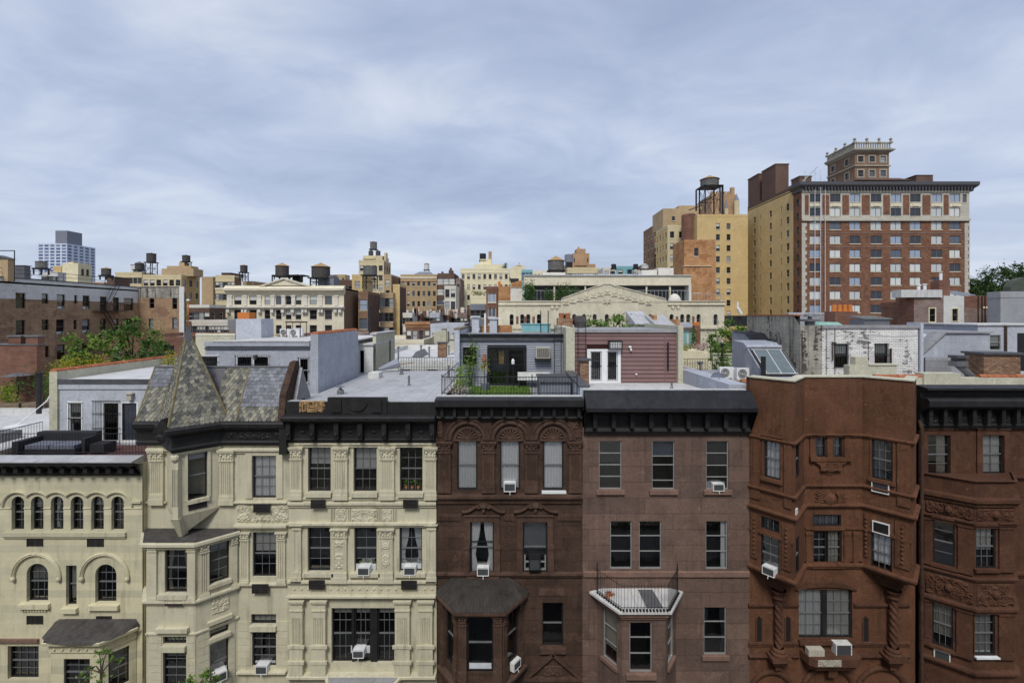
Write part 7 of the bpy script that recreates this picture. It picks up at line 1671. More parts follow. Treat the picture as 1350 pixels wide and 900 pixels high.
tank('broad dark water tank with tan conical roof, directly above the pediment',372,346.5,369,97,8.2,13,body='tankwood',roof='tanroof',cone=.55)
tank('widest dark water tank with tan conical roof at the right of the pediment',423,346.5,378,97,11.5,14,body='tankwood',roof='tanroof',cone=.5)
tank('low dark covered tank without legs between the two broad tanks',392.5,361.5,372,101,6.5,9,cone=.2,legs=False)
small('plant_room','dark grey plant room beneath the widest water tank','rooftop structure',[('wall','tgrey',lambda m: m.box(*pbox(419,440,366,379,96.5,3))),('cap','lead',lambda m: m.hexa([(wx(419,96.5),96.4,wz(366,96.5)),(wx(440,96.5),96.4,wz(366,96.5)),(wx(440,96.5),99.6,wz(366,96.5)),(wx(419,96.5),99.6,wz(366,96.5)),(wx(421,96.5),97,wz(362,96.5)),(wx(438,96.5),97,wz(362,96.5)),(wx(438,96.5),99,wz(362,96.5)),(wx(421,96.5),99,wz(362,96.5))]))],(-36,98,22))
small('tank_gantry','long black steel tank frame behind the pediment','rooftop structure',[('frame','iron',lambda m: (m.box(*pbox(358,400,362,363.5,98,3)),[m.box(*pbox(x,x + 1.2,363.5,377,98,.2)) for x in (358,368,380,396)]))],(-44,98,22))
block('thin cream penthouse tower between classical building and yellow tower',464,478,362,112,8,'tyellow',(1,2),(0,0),1.2,1.6)
block('grey dormered house behind the classical building',446,465,369,118,8,'tdark',(3,1),(0,0),1.0,1.4,roof='tgrey')

# ---- middle distance towers
TY = block('tall yellow apartment tower with stepped crown left of centre',473,506,343,150,8.5,'tyellow2',(4,8),(3,8),1.2,1.7,3.0,1.6,smat='ttan')
m = MB(); m.box(*pbox(479,504,337,346,152,8)); m.box(*pbox(506.5,509,333,350,153,2)); m.build('crown',M['tyellow2'],TY)
m = MB(); m.box(*pbox(478,494,339.5,341.5,151.2,.8)); m.build('balcony',M['tyellow2'],TY)
tank('pale grey water tank highest on the stepped yellow tower',492.5,318,331,154,4.4,9,body='tankgrey',cone=.35)
small('water_tank','black drum shaped tank pair below the pale grey water tank','water tank',[('drum','tankwood',lambda m: (m.lathe(wx(489,153),153,[(0,wz(337,153)),(.75,wz(337,153)),(.75,wz(331,153)),(0,wz(330,153))],12))),('drum','tankwood',lambda m: m.lathe(wx(498.5,153),153,[(0,wz(337,153)),(.75,wz(337,153)),(.75,wz(331,153)),(0,wz(330,153))],12))],(-43,153,35),'rooftop water tanks')
tank('wide grey water tank on an open black frame before the yellow tower',488,351,381,105,8.8,11,body='tankgrey',cone=.12,flat=True)
block('brown apartment house with pale windows right of the classical building',473,485,384.5,100,8.6,'tbrown',(1,3),(0,0),1.6,2.2,3.9,1.6,smat='tdark',glass='fglassb')
block('yellow brick slab with narrow dark windows left of the yellow strip',501,518,386,110,4,'ttan',(3,6),(0,0),1.3,2.0,3.3,1.2)
block('yellow strip of wall with purplish brown side',518,527,375,112,6.8,'tyellow',(0,0),(0,0),smat='tdark')
block('tan side building right of the stepped yellow tower',506,516,362,140,12,'ttan',(1,5),(2,5),1.2,1.7,smat='tbrown')
TT = block('tan brick apartment house with seven window bays and green roof',528,576,362,150,16,'ttan',(7,8),(0,0),.85,1.6,3.15,1.9,roof='tgrey',courses=((367,'tlime',.5),(371,'torange',.3)),smat='tbrown')
m = MB(); m.hexa([(wx(545,152),152,wz(362,152)),(wx(569,152),152,wz(362,152)),(wx(569,152),160,wz(362,152)),(wx(545,152),160,wz(362,152)),(wx(551,152),154,wz(357.5,152)),(wx(565,152),154,wz(357.5,152)),(wx(565,152),158,wz(357.5,152)),(wx(551,152),158,wz(357.5,152))]); m.build('hipped_roof',M['tgrey'],TT)
tank('pinkish white water tank over the tan apartment house',562.5,346.5,357.5,155,3.4,7.5,body='offwhite',roof='tanroof',cone=.5)
block('dark brown gabled apartment house right of the tan one',577,599,360.5,145,12,'tdark',(3,8),(0,0),2.0,1.7,3.1,1.5,glass='fglassb')
block('narrow white framed building with dark balconies',586,601,377,120,10,'twhite',(2,6),(0,0),2.0 * .5 + .1,2.0,3.0,.8)
block('pinkish brown house right of the white framed building',601,607,367,128,10,'brickP',(1,6),(0,0),.8,1.4)
for x,yt,lb in ((583,358,'left dark stepped gable chimney on the brown house'),(594,353,'tall dark stepped gable chimney on the brown house')): small('chimney',lb,'chimney',[('stack','tdark',lambda m,x=x,yt=yt: m.box(*pbox(x - 2.5,x + 2.5,yt + 3,366,146,3))),('pot','tdark',lambda m,x=x,yt=yt: m.box(*pbox(x - 1.2,x + 1.2,yt,yt + 3,147,1)))],(wx(x,146),146,28))
TC = block('wide cream apartment house with roof garden and tall flue',607,671,354,140,18,'tcream',(9,11),(0,0),.8,1.4,3.0,1.6,courses=((360,'tlime',.2),))
m = MB(); m.box(*pbox(625,663,348.5,356,142,8)); m.box(*pbox(633,648,341.5,349,143,4)); m.build('penthouse',M['tcream'],TC)
m = MB(); m.box(*pbox(644,648,331.5,345,144,1)); m.build('flue',M['torange'],TC)
tank('black cylindrical water tank on the cream penthouse beside its tall flue',636.5,334.5,346,144,4.2,8.5,body='black',roof='black',flat=True)
block('cream gabled pavilion with tan hipped cap right of the cream apartment house',673,692,352,120,10,'tcream',(0,0),(0,0))
small('hipped_cap','tan hipped roof cap over the cream pavilion','roof cap',[('roof','tanroof',lambda m: m.hexa([(wx(676,120),121,wz(352,120)),(wx(692,120),121,wz(352,120)),(wx(692,120),127,wz(352,120)),(wx(676,120),127,wz(352,120)),(wx(683,120),123,wz(347.5,120)),(wx(686,120),123,wz(347.5,120)),(wx(686,120),125,wz(347.5,120)),(wx(683,120),125,wz(347.5,120))])),('finial','tanroof',lambda m: m.box(*pbox(684,685,346,348,123,.3)))],(1.5,123,29))
block('turquoise glazed rooftop room before the synagogue like terrace',688,702,356,95,5,'turq',(3,1),(0,0),.55,1.6,3,.5,glass='fglassblue',name='glazed_pavilion')
block('red brown brick house with three white windows left of the arcaded hall',641,656,378,75,10,'brickR',(1,4),(0,0),1.25,1.4,2.25,1.0,glass='fglassb',styles=('pair',),fm='twhite')
small('chimney','orange brick chimney block above the white terrace wall','chimney',[('stack','brickO',lambda m: m.box(*pbox(657,673,377,402,72,3))),('flue','orangep',lambda m: m.box(*pbox(656.5,660,371,377,72.2,.8)))],(-1,72,18))
small('gable_end','orange tiled lean-to beside the white terrace wall','lean-to',[('wall','brickO',lambda m: m.hexa([(wx(672,71),71,18),(wx(690,71),71,18),(wx(690,71),74,18),(wx(672,71),74,18),(wx(674,71),71,wz(373,71)),(wx(688,71),71,wz(369,71)),(wx(688,71),74,wz(369,71)),(wx(674,71),74,wz(373,71))])),('hatch','black',lambda m: m.box(*pbox(673,684,367,372,73,2)))],(1,71,18))
small('terrace_wall','plain white terrace wall left of the ivy bush','wall',[('wall','twhite',lambda m: m.box(*pbox(673,691,379,400,68,1))),('coping','twhite',lambda m: m.box(*pbox(672.6,691.4,378.6,379,67.9,1.2)))],(.7,68,15))
block('low cream house with planted roof edge below the wide cream apartment house',621,642,390,95,8,'tcream',(0,0),(0,0))
block('dark grey fire escape fronted house under the planted roof edge',620,640,401,85,8,'tgrey',(3,3),(0,0),.9,1.4,2.9,1.0,roof='tar')
OT = block('distant orange tan stepped tower behind the conical roofed tank',755,777,334,260,16,'torange',(3,3),(0,0),1.8,2.4,4,2.5)
m = MB(); m.box(*pbox(760,772,328,335,262,8)); m.box(*pbox(746,785,348,430,259,18)); m.box(*pbox(758,774,340,350,258.5,3)); m.box(*pbox(762,764,325.5,329,263,1.5)); m.build('setbacks',M['torange'],OT)
small('tank_drum','dark drum tank left of the orange tan stepped tower','water tank',[('drum','tgrey',lambda m: m.lathe(wx(750,200),200,[(0,wz(346,200)),(1.8,wz(346,200)),(1.8,wz(336,200)),(0,wz(334.5,200))],14)),('base','iron',lambda m: m.box(wx(746,200),wx(754,200),198,202,30,wz(346,200)))],(23,200,35),'rooftop water tanks')
tank('large dark water tank with tan conical roof behind the white roofed terrace',733,337.5,362,92,10.5,12.5,body='tankgrey',roof='torange' if False else 'tanroof',cone=.62)
block('pale yellow house below the orange tan stepped tower',748,790,353,130,10,'tyellow2',(6,1),(0,0),1.4,1.6)
for x0,x1,yt,mt,lb in ((795,812,353,'twhite','white gabled rooftop behind the long terrace'),(812,836,351,'turq','green copper roofed house behind the long terrace'),(836,862,356,'twhite','white low rooftop right of the green copper roof')): block(lb,x0,x1,yt,120,8,mt,(2,1),(0,0),1.2,1.2,3,.8)
for x,lb in ((809,'small black tank on the white gabled rooftop'),(838,'small black tank left of the pale dome tank'),(850,'pale dome tank near the yellow tower')): tank(lb,x,347.5,356,118,3.2 if x < 845 else 5,5,body='black' if x < 845 else 'offwhite',roof='black' if x < 845 else 'offwhite',cone=.4)

# ---- low roofs between (white, silver and brick row houses across the yards)
LW = block('low pale rear house with white roof and small dark windows across the yard',-14,1.5,wz(476,42),42,22,'offwhite',([-9.2,-6.9,-4.8,-2.6],1),(0,0),.85,1.15,3,.75,world=True,roof='whiteroof',name='row_house',cat='house',group='row houses across the yards')
small('chimney','weathered brick chimney stub on the white rear roof','chimney',[('stack','brickOld',lambda m: m.box(wx(577,46),wx(588,46),46,47,13,wz(452,46))),('cap','lead',lambda m: m.box(wx(576,46),wx(589,46),45.9,47.1,wz(452,46),wz(451,46)))],(-6.6,46,13))
small('chimney','smaller beige chimney stub right of the weathered brick one','chimney',[('stack','beigest',lambda m: m.box(wx(592,55),wx(599,55),55,56,12.8,wz(448,55))),('cap','lead',lambda m: m.box(wx(591.5,55),wx(599.5,55),54.9,56.1,wz(448,55),wz(447.5,55)))],(-6.8,55,13))
small('dormer','small grey gabled skylight hump on the white rear roof','dormer',[('body','duct',lambda m: m.prism([(wx(541,50),50,12.4),(wx(548,50),50,13.2),(wx(556,50),50,12.4)],[(wx(541,50),55,12.4),(wx(548,50),55,13.2),(wx(556,50),55,12.4)])),('flashing','whiteroof',lambda m: m.box(wx(538,48),wx(560,48),47.8,48,12.6,12.75))],(-9.6,48,12.6))
block('red brick row house with bracketed cornice and four windows far across the yards',535,567,425,76,10,'brickR',(4,2),(0,0),.75,1.7,3.3,1.2,name='row_house',cat='house',group='row houses across the yards',cornice=('brickO',.8,.5),roof='whiteroof')
block('pale grey row house with paired small windows right of the red brick one',567.5,612,427,74,10,'bluelight',([-12.0,-8.9,-8.4,-7.9,-5.9,-5.3],2),(0,0),.4,1.0,3.0,1.4,name='row_house',cat='house',group='row houses across the yards',roof='whiteroof')
small('chimney','broad beige chimney breast before the pale grey row house','chimney',[('stack','beigest',lambda m: (m.box(*pbox(572,590,437,452,70,2)),m.box(*pbox(582,588,434,452,69.7,1)))),('cap','wood',lambda m: m.box(*pbox(581.6,588.4,433.4,434,69.6,1.2)))],(-10,70,13))
small('chimney','pointed beige chimney right of the broad chimney breast','chimney',[('stack','beigest',lambda m: m.hexa([(wx(592,68),68,13),(wx(600,68),68,13),(wx(600,68),69,13),(wx(592,68),69,13),(wx(595,68),68.3,wz(441,68)),(wx(597,68),68.3,wz(441,68)),(wx(597,68),68.7,wz(441,68)),(wx(595,68),68.7,wz(441,68))])),('base','duct',lambda m: m.box(*pbox(591,601,455,457,67.8,1.4)))],(-8,68,13))
cols = ('twhite','brickR','tlime','bluelight','tbrown','twhite','brickP','tcream')
wordc = ('white','red brick','limestone','pale blue','brown','plain white','pinkish brick','cream')
for i in range(8):
    x0 = 531 + i * 12; Y = 104 + (i % 3) * 6
    o = block(f'{wordc[i]} far row house with cluttered roof, number {i+1} from the left in the distant low row',x0,x0 + 12.4,412.5 + (i * 5 % 3) * 1.5,Y,12,cols[i],(3,2),(0,0),.9,1.4,3.1,1.0,name='row_house',cat='house',group='far low row houses',roof='whiteroof')
    o['label'] = f'{wordc[i]} house in the far low row, ' + ('at its left end','second in the row','third in the row','fourth in the row','fifth in the row','sixth in the row','seventh in the row','at its right end')[i]
    m = MB(); a = wx(x0 + 2,Y); z = wz(412.5 + (i * 5 % 3) * 1.5,Y)
    for k in range(5):
        xx = a + k * .45 + rnd.random() * .3; hh = rnd.uniform(.3,1.3); m.box(xx,xx + rnd.uniform(.25,.8),Y + 1 + k,Y + 2 + k,z - .5,z + hh,k % 2)
    m.build('roof_bulkhead',[M['twhite'],M['duct']],o)
    m = MB(); xx = wx(x0 + 11,Y); m.box(xx,xx + .7,Y + 3,Y + 4,z - .5,z + 1.0); [m.lathe(xx + .2 + .3 * k,Y + 3.5,[(.12,z + 1.0),(.1,z + 1.4),(0,z + 1.4)],6,1) for k in range(2)]; m.build('chimney',[M['brickR'],M['pot']],o)
for i,(x,y,mt,lb) in enumerate(((-16.5,66,'tlime','pale rear house at the left of the yards'),(-24,60,'brickP','pinkish rear house behind the long blue grey penthouse'),(-34,62,'tcream','cream rear house behind the leafy backyard tree'),(-43,57,'brickR','red rear house left of the leafy backyard tree'))):
    block(lb,x - 5,x + 4.5,13.6 + (i % 2) * .8,y,14,mt,(3,3),(0,0),.9,1.6,3.2,1.0,world=True,name='row_house',cat='house',group='row houses across the yards',roof='whiteroof')

# ---- arcaded hall with stepped gable
YS = 60; fS = Fr(0,YS)
SY = thing('arcaded_hall','weathered limestone hall with arched windows and a low stepped gable','hall',(12,YS,0))
ws = [fS.q(x - 2.7,414,x + 2.7,428.5) for x in (674.5,688.5,696.5,710.5,743.5,757,770,784,800,815,830,839.5,848.5,857.5,885.5,899.5,907.5,921,943.5)]
ws2 = [fS.q(x - 3,441,x + 3,451) for x in (916,937)] + [fS.q(x - 3,441,x + 3,451) for x in (676,700)]
X0,X1 = wx(657,YS),wx(955,YS); zt = wz(398,YS)
m = MB(); panel(m,fS,X0,X1,0,zt,[(*h,.25) for h in ws] + ws2,.35,.5,0,1)
for x,o in ((X0,-1),(X1,1)): m.face([(x,YS,0),(x,YS + 14,0),(x,YS + 14,zt),(x,YS,zt)])
gx = [(739,398),(741,393.5),(783,378.5),(790,377),(796,374.5),(804,374.5),(810,377),(817,378.5),(877,394),(880,398)]
m.ext(fS,[(wx(a,YS),wz(b,YS) - (.02 if b == 398 else 0)) for a,b in gx],-.5,.05)
m.build('wall',[M['sylime'],M['dark']],SY)
for h in ws: win(SY,fS,(*h,.25),nx=1,ny=1,depth=.3,t=.06,fm='tgrey')
for h in ws2: win(SY,fS,h,nx=1,ny=1,depth=.3,t=.06,fm='brown')
m = MB(); m.box(X0,X1,YS + .5,YS + 14,zt - .6,zt - .5); m.build('roof',M['greyroof'],SY)
for a,b in ((657,739),(880,955)): m = MB(); m.sweep([(wx(a,YS),YS),(wx(b,YS),YS)],[(.003,wz(403,YS)),(.1,wz(402.5,YS)),(.18,wz(402,YS)),(.18,wz(401,YS)),(.08,wz(400.5,YS)),(.08,zt),(.2,zt + .05),(.2,zt + .15),(-.3,zt + .15)]); m.build('cornice',M['sylime'],SY)
for i in range(len(gx) - 1):
    (a,b),(c,d) = gx[i],gx[i + 1]
    if i in (0,8): continue
    m = MB(); p,q = (wx(a,YS),wz(b,YS)),(wx(c,YS),wz(d,YS)); m.ext(fS,[(p[0],p[1] - .04),(q[0],q[1] - .04),(q[0],q[1] + .08),(p[0],p[1] + .08)],-.55,.14); m.build('gable_coping',M['sylime'],SY)
for i in range(13):
    x = 746 + i * 9.1; t = abs(x - 800); y = 382 + t * .245
    m = MB(); u,v = wx(x,YS),wz(y + 1.5,YS); m.ext(fS,[(u - .24,v),(u,v - .24),(u + .24,v),(u,v + .24)],.05,.13); m.fb(fS,u - .36,u + .36,v - .42,v - .34,.05,.15); m.build('diamond_block',M['sylime'],SY)
for x in (728,734,887,894): m = MB(); u,v = wx(x,YS),wz(405,YS); m.ext(fS,[(u - .26,v),(u,v - .26),(u + .26,v),(u,v + .26)],.003,.12); m.build('diamond_block',M['sylime'],SY)
m = MB(); u,v = wx(800,YS),wz(397,YS)
for k in range(6): a = pi / 2 + k * pi / 3; p = [(u + .18 * math.cos(a - .5),v + .18 * math.sin(a - .5)),(u + .52 * math.cos(a),v + .52 * math.sin(a)),(u + .18 * math.cos(a + .5),v + .18 * math.sin(a + .5)),(u,v)]; m.ext(fS,p,.05,.15)
m.build('star_rosette',M['sylime'],SY)
m = MB(); m.fb(fS,X0,X1,wz(433.5,YS),wz(431.5,YS),.003,.25); m.build('string_course',M['sylime'],SY)
m = MB(); m.fb(fS,wx(658,YS),wx(705,YS),wz(437.5,YS),wz(436.2,YS),.003,.9); railing(m,[(wx(658,YS),YS - .85),(wx(705,YS),YS - .85)],wz(436.2,YS),wz(430,YS),.5,.03,.03); m.build('balcony',M['sylime'],SY)
for x in (682,703.5,759 - 70 + 3.5,892.5,914): m = MB(); m.fb(fS,*fS.q(x - 1.6,417,x + 1.6,427),.003,.03); m.build('coloured_panel',M['brickR'],SY)
# its roof terrace
PT = thing('roof_pavilion','long white roofed glazed terrace pavilion on top of the arcaded hall','pavilion',(12,66,18))
YP = 66; m = MB(); m.box(wx(691,YP),wx(911,YP),YP,YP + 7,wz(376,YP),wz(363.5,YP)); m.build('roof_fascia',M['tlime'],PT)
m = MB(); m.box(wx(691,YP) - .1,wx(911,YP) + .1,YP - .2,YP + 7.2,wz(363.5,YP),wz(362.5,YP)); m.build('roof',M['whiteroof'],PT)
m = MB(); m.box(wx(700,YP),wx(908,YP),YP + 1.6,YP + 6.8,18,wz(376,YP) - .01); m.build('glazing',M['acgrille'],PT)
for x in (731,772,853,884): m = MB(); m.box(wx(x - 1,YP),wx(x + 1,YP),YP + .2,YP + .5,18,wz(376,YP)); m.build('post',M['tlime'],PT)
m = MB(); m.box(wx(908,YP),wx(911.5,YP),YP,YP + 7,17.5,wz(376,YP)); m.build('end_wall',M['twhite'],PT)
m = MB(); m.box(wx(868,69),wx(888,69),69,72,wz(363,69),wz(353,69)); m.box(wx(846,69),wx(866,69),69,71,wz(363,69),wz(356,69)); m.box(wx(715,69),wx(744,69),68,72,wz(363,69),wz(360,69)); m.build('roof_bulkhead',M['twhite'],PT)
for i in range(40): pass
m = MB()
for i in range(46): x = 755 + i * 2.2; m.box(wx(x,66.5),wx(x + 1,66.5),66.5,66.6,wz(362.5,66.5),wz(361.2,66.5))
m.build('roof_trim',M['tblue'],PT)
rl = thing('railing','pale terrace railing along the glazed pavilion','railing',(12,64.5,18)); m = MB(); railing(m,[(wx(703,64.5),64.5),(wx(908,64.5),64.5)],18.2,wz(383,64.5),.5,.03,.04); m.build('bars',M['alu'],rl)
rl = thing('railing','pale mesh railing on the right end of the arcaded hall roof','railing',(25,61,18)); m = MB(); railing(m,[(wx(912,61),61),(wx(954,61),61)],18.4,wz(387,61),.4,.025,.03); m.build('bars',M['alu'],rl)
small('dome_vent','white half round dome vent at the right of the stepped gable','vent',[('dome','twhite',lambda m: m.blob((wx(891,62),62.5,wz(398,62) - .1),.85,.8,1.2,14,8)),('base','duct',lambda m: m.box(wx(882,62),wx(900,62),62,63.2,18,wz(397.5,62)))],(wx(891,62),62,18))

# ---- yellow and orange brick tower group
Y5 = 118
TA = block('yellow brick apartment tower with two columns of dark windows under the big open tank frame',919,986,283,Y5,14,'tyellow',([wx(946.5,Y5),wx(960.5,Y5)],12),(0,0),.95,1.45,2.66,2.1)
TB_ = block('stepped yellow apartment building at the left of the tower group',880,904,297,125,10,'tyellow2',(2,6),(4,7),1.1,1.6,3.0,1.6,smat='tyellow')
m = MB(); m.box(*pbox(874,922,275,300,135,10)); m.box(*pbox(895,925,271,276,137,8)); m.build('setback',M['ttan'],TB_)
put_windows(TB_,Fr(0,134.83),[Fr(0,134.83).q(x - 2,285,x + 2,291) for x in (888,)],'fglass')
block('grey stone apartment house at the far left of the tower group',862,876,297,152,12,'tbrown',(2,6),(3,7),1.2,1.8,3.1,2)
small('brick_stack','round cornered brick stack with tall arched niche left of the yellow tower','chimney stack',[('stack','brickR',lambda m: m.lathe(wx(911,120) ,121.5,[(1.75,20),(1.75,wz(283,120)),(1.6,wz(281.5,120)),(0,wz(281,120))],20)),('niche','brickO',lambda m: m.ext(Fr(0,119.9),[(wx(909,120),wz(316,120)),(wx(916,120),wz(316,120)),(wx(916,120),wz(288,120)),(wx(912.5,120),wz(285,120)),(wx(909,120),wz(288,120))],-.8,.02))],(44,121,20))
OB = block('square orange brick block in front of the yellow tower',902,943.5,316.5,100,7,'brickO',([wx(918,100)],1),(0,0),.9,1.7,3,1.6,sy=0)
m = MB(); m.box(*pbox(901,938.5,351,440,99.3,.69)); m.build('lower_block',M['brickO'],OB); m = MB(); m.box(*pbox(900.6,939,350.3,351,99.1,1)); m.build('ledge',M['tlime'],OB)
put_windows(OB,Fr(0,99.28),[Fr(0,99.28).q(914,378,922,386)],'fglass',('pair',))
GT = thing('ornate_tower','distant tan ornate tower with gothic crown and dark pointed turrets','tower',(75,170,0)); m = MB(); m.box(*pbox(938,970,256,300,170,12)); m.box(*pbox(964,968.5,247,260,170.2,1.2)); m.box(*pbox(938,943,252,260,170.2,1.2)); [m.box(*pbox(x,x + 3,252.5,256,170.1,.8)) for x in range(945,964,5)]; m.build('wall',M['torange'],GT)
for x,yb,r_ in ((957.5,275,2.4),(971,265,3.6)):
    m = MB(); X_ = wx(x,169); m.lathe(X_,169,[(r_ * .26,wz(yb,169)),(0,wz(yb - 14 if r_ < 3 else yb - 10,169))],10); m.build('spire',M['tgrey'],GT); m = MB(); m.lathe(X_,169,[(r_ * .26,20),(r_ * .26,wz(yb,169))],10); m.build('turret',M['tyellow2'],GT)
tank('big water tank with tan cap in a tall black steel frame on the yellow tower',935.5,231.5,283,121,11.4,9.5,body='tankgrey',roof='tanroof',cone=.5)
small('steel_gantry','black open steel gantry at the right of the big framed tank','gantry',[('post','iron',lambda m: m.box(*pbox(952,954,244,284,119,.4))),('post','iron',lambda m: m.box(*pbox(917.5,919,250,278,119,.4))),('beam','iron',lambda m: (m.box(*pbox(946,954,243.5,246,118.9,.6)),m.tube((wx(908,119),119,wz(277,119)),(wx(925,119),119,wz(271,119)),.12,5),m.tube((wx(919,119),119,wz(270,119)),(wx(944,119),119,wz(257,119)),.12,5),m.tube((wx(918,119),119,wz(250,119)),(wx(926,119),119,wz(245,119)),.12,5)))],(50,119,40))
small('boiler_house','black boxy boiler house with a leaning flue below the yellow tower','plant',[('body','black',lambda m: m.box(*pbox(963,985,416,430,75,5))),('flue','white',lambda m: (m.tube((wx(972.5,74.5),74.5,wz(407,74.5)),(wx(972.5,74.5),74.5,wz(398,74.5)),.15,6),m.tube((wx(977,74.5),74.5,wz(414,74.5)),(wx(972.5,74.5),74.5,wz(406,74.5)),.25,6)))],(35,75,15))

# ---- red brick tower with white top storeys
YR = 100; fT = Fr(0,YR)
RT = thing('apartment_tower','large red brick apartment tower with white top storeys and a heavy dark cornice','tower',(77,YR,0))
X0,X1 = wx(1057,YR),wx(1278,YR); zt = wz(252,YR); zs = wz(290,YR)
cx_ = [1074.7,1101.2,1127.2,1155,1181.2,1206.8,1235,1259]
top2 = [fT.q(x - 7,y0,x + 7,y1) for y0,y1 in ((255.5,266.5),(274,285)) for x in cx_] + [fT.q(1269,256,1274.5,267)]
rows_y = [297.5,316,334.2,352.6,370.6,388.8,407,425]
low = [fT.q(x - 7.3,y - 5.2,x + 7.3,y + 5.2) for y in rows_y for x in cx_]
m = MB(); panel(m,fT,X0,X1,0,zs,low,.2,0); panel(m,fT,X0,X1,zs,zt,top2,.2,0,1)
fTs = Fr(X0,YR + 23,0,-1)
sc = [3.6,6.4,11,15.4,18]; sh = []
for j in range(12):
    z = 39.5 - j * 2.86
    for i,u in enumerate(sc): w_ = (.8,.35,.9,.35,1.0)[i]; sh.append((u - w_ / 2,u + w_ / 2,z,z + 1.55))
panel(m,fTs,0,20,0,43.6,sh,.2,0,2); panel(m,fTs,20,23,0,zt,[(21.3,22.1,39.5 - j * 2.86,41.05 - j * 2.86) for j in range(12)],.2,0,0)
m.face([(X1,YR,0),(X1,YR + 23,0),(X1,YR + 23,zt),(X1,YR,zt)]); m.face([(X0,YR + 23,0),(X1,YR + 23,0),(X1,YR + 23,43.6),(X0,YR + 23,43.6)],2); m.box(X0 + .01,X0 + .5,YR + 3,YR + 23,43.6,44.3,3)
m.build('wall',[M['tbrick'],M['towerwhite'],M['tyellow'],M['tdark']],RT)
put_windows(RT,fT,top2 + low[:64],'fglassb',('pair','pair','pair'),fm='fframe'); put_windows(RT,fTs,[h for h in sh if h[1] - h[0] > .5][:19],'fglass',('sash',))
m = MB()
for h in [h for h in sh if h[1] - h[0] > .5][19:] + [h for h in sh if h[1] - h[0] < .5] + [(21.3,22.1,39.5 - j * 2.86,41.05 - j * 2.86) for j in range(12)]: m.face([fTs.p(h[0],h[2],-.15),fTs.p(h[1],h[2],-.15),fTs.p(h[1],h[3],-.15),fTs.p(h[0],h[3],-.15)]); m.fb(fTs,h[0],h[1],(h[2] + h[3]) / 2 - .04,(h[2] + h[3]) / 2 + .04,-.149,-.1,1)
tag(m.build('window',[M['fglass'],M['fframe']],RT),kind='stuff')
m = MB(); m.box(X0,X1,YR,YR + 23,43.2,43.4); m.build('roof',M['greyroof'],RT)
m = MB(); m.sweep([(X0 - .05,YR + 3),(X0,YR),(X1 + .3,YR),(X1 + .3,YR + 6)],[(.003,wz(253,YR)),(.3,wz(252,YR)),(.35,wz(249,YR)),(.8,wz(246.5,YR)),(.95,wz(245,YR)),(1.0,wz(241,YR)),(.2,wz(239.5,YR)),(-.8,wz(239.5,YR))])
for i in range(52): u = X0 + .3 + i * .665; m.fb(fT,u,u + .28,wz(250.5,YR),wz(247.5,YR),.3,.7)
m.build('cornice',M['lead'],RT)
m = MB(); m.fb(fT,X0,X1,wz(253.2,YR),wz(250,YR),.003,.25); m.fb(fT,X0,X1,wz(291.5,YR),wz(288.5,YR),.003,.35); m.build('string_course',M['towerwhite'],RT)
for a,b in [(1061,1066),(1084,1093),(1110.5,1119),(1136,1146.5),(1164.5,1173),(1190.5,1198.5),(1216,1226.5),(1244,1250.5)]: m = MB(); m.fb(fT,*fT.q(a,257,b,283),.003,.06); m.build('brick_panel',M['tbrick'],RT)
for x in cx_: m = MB(); m.fb(fT,*fT.q(x - 7.6,268.5,x + 7.6,272.5),.003,.10); m.fb(fT,*fT.q(x - 4,268.9,x + 4,272.0),.1,.2); m.build('spandrel_panel',M['tlime'],RT)
for x in (1057,1271.5):
    m = MB(); [m.fb(fT,wx(x,YR) - .02,wx(x + (6.5 if k % 2 else 4.5),YR),10 + k * .72,10.70 + k * .72,.003,.09) for k in range(36)]; m.build('quoins',M['towerwhite'],RT)
for y in (307.5,325.8): m = MB(); m.fb(fT,X0 + 1,X1 - 1,wz(y,YR) - .06,wz(y,YR) + .06,.003,.06); m.build('string_course',M['brickP'],RT)
m = MB(); m.box(*pbox(1208,1230,231,241,106,4)); m.box(*pbox(1207.5,1230.5,230.5,231.2,105.9,4.2)); m.build('chimney',M['tdark'],RT)
m = MB(); [m.tube((wx(x,YR - .6),YR - .6,wz(ya_,YR)),(wx(x,YR - .6),YR - .6,wz(430,YR)),.06,4) for x,ya_ in ((1074.5,222),(1082,232),(1088,238))]; [m.tube((wx(x,YR),YR + .4,zt),(wx(x,YR),YR + .4,zt + 4.5),.06,4) for x in (1063,1083)]; m.tube((wx(1052,YR),YR,zt + 1),(wx(1072,YR),YR - 1.5,zt + 4.6),.08,4); m.build('scaffold_cable',M['acpanel'],RT)
XT = X0
# cupola
YQ = 104; fU = Fr(0,YQ); CU = thing('cupola','square brick cupola with urn topped balustrade above the red brick tower','cupola',(77,YQ,43)); X0q,X1q = wx(1127,YQ),wx(1172,YQ); zq_ = wz(197,YQ)
hu = [fU.q(x - 3.5,y0,x + 3.5,y1) for x in (1134.5,1149.5,1164) for y0,y1 in ((206,213.5),(224.5,233))]
fUs = Fr(X0q,YQ + 9,0,-1); hus = [(u - .6,u + .6,h[2],h[3]) for u in (2.0,6.6) for h in hu[:2]]
m = MB(); panel(m,fU,X0q,X1q,40,zq_,hu,.2,0); panel(m,fUs,0,9,40,zq_,hus,.2,0); m.face([(X1q,YQ,40),(X1q,YQ + 9,40),(X1q,YQ + 9,zq_),(X1q,YQ,zq_)]); m.build('wall',M['tbrown'],CU)
put_windows(CU,fU,hu,'fglass'); put_windows(CU,fUs,hus,'fglass')
for f,hh in ((fU,hu),(fUs,hus)):
    for h in hh: frame(CU,f,h,'cuptrim',.25,.08)
pth = [(X0q,YQ + 9),(X0q,YQ),(X1q,YQ),(X1q,YQ + 9)]
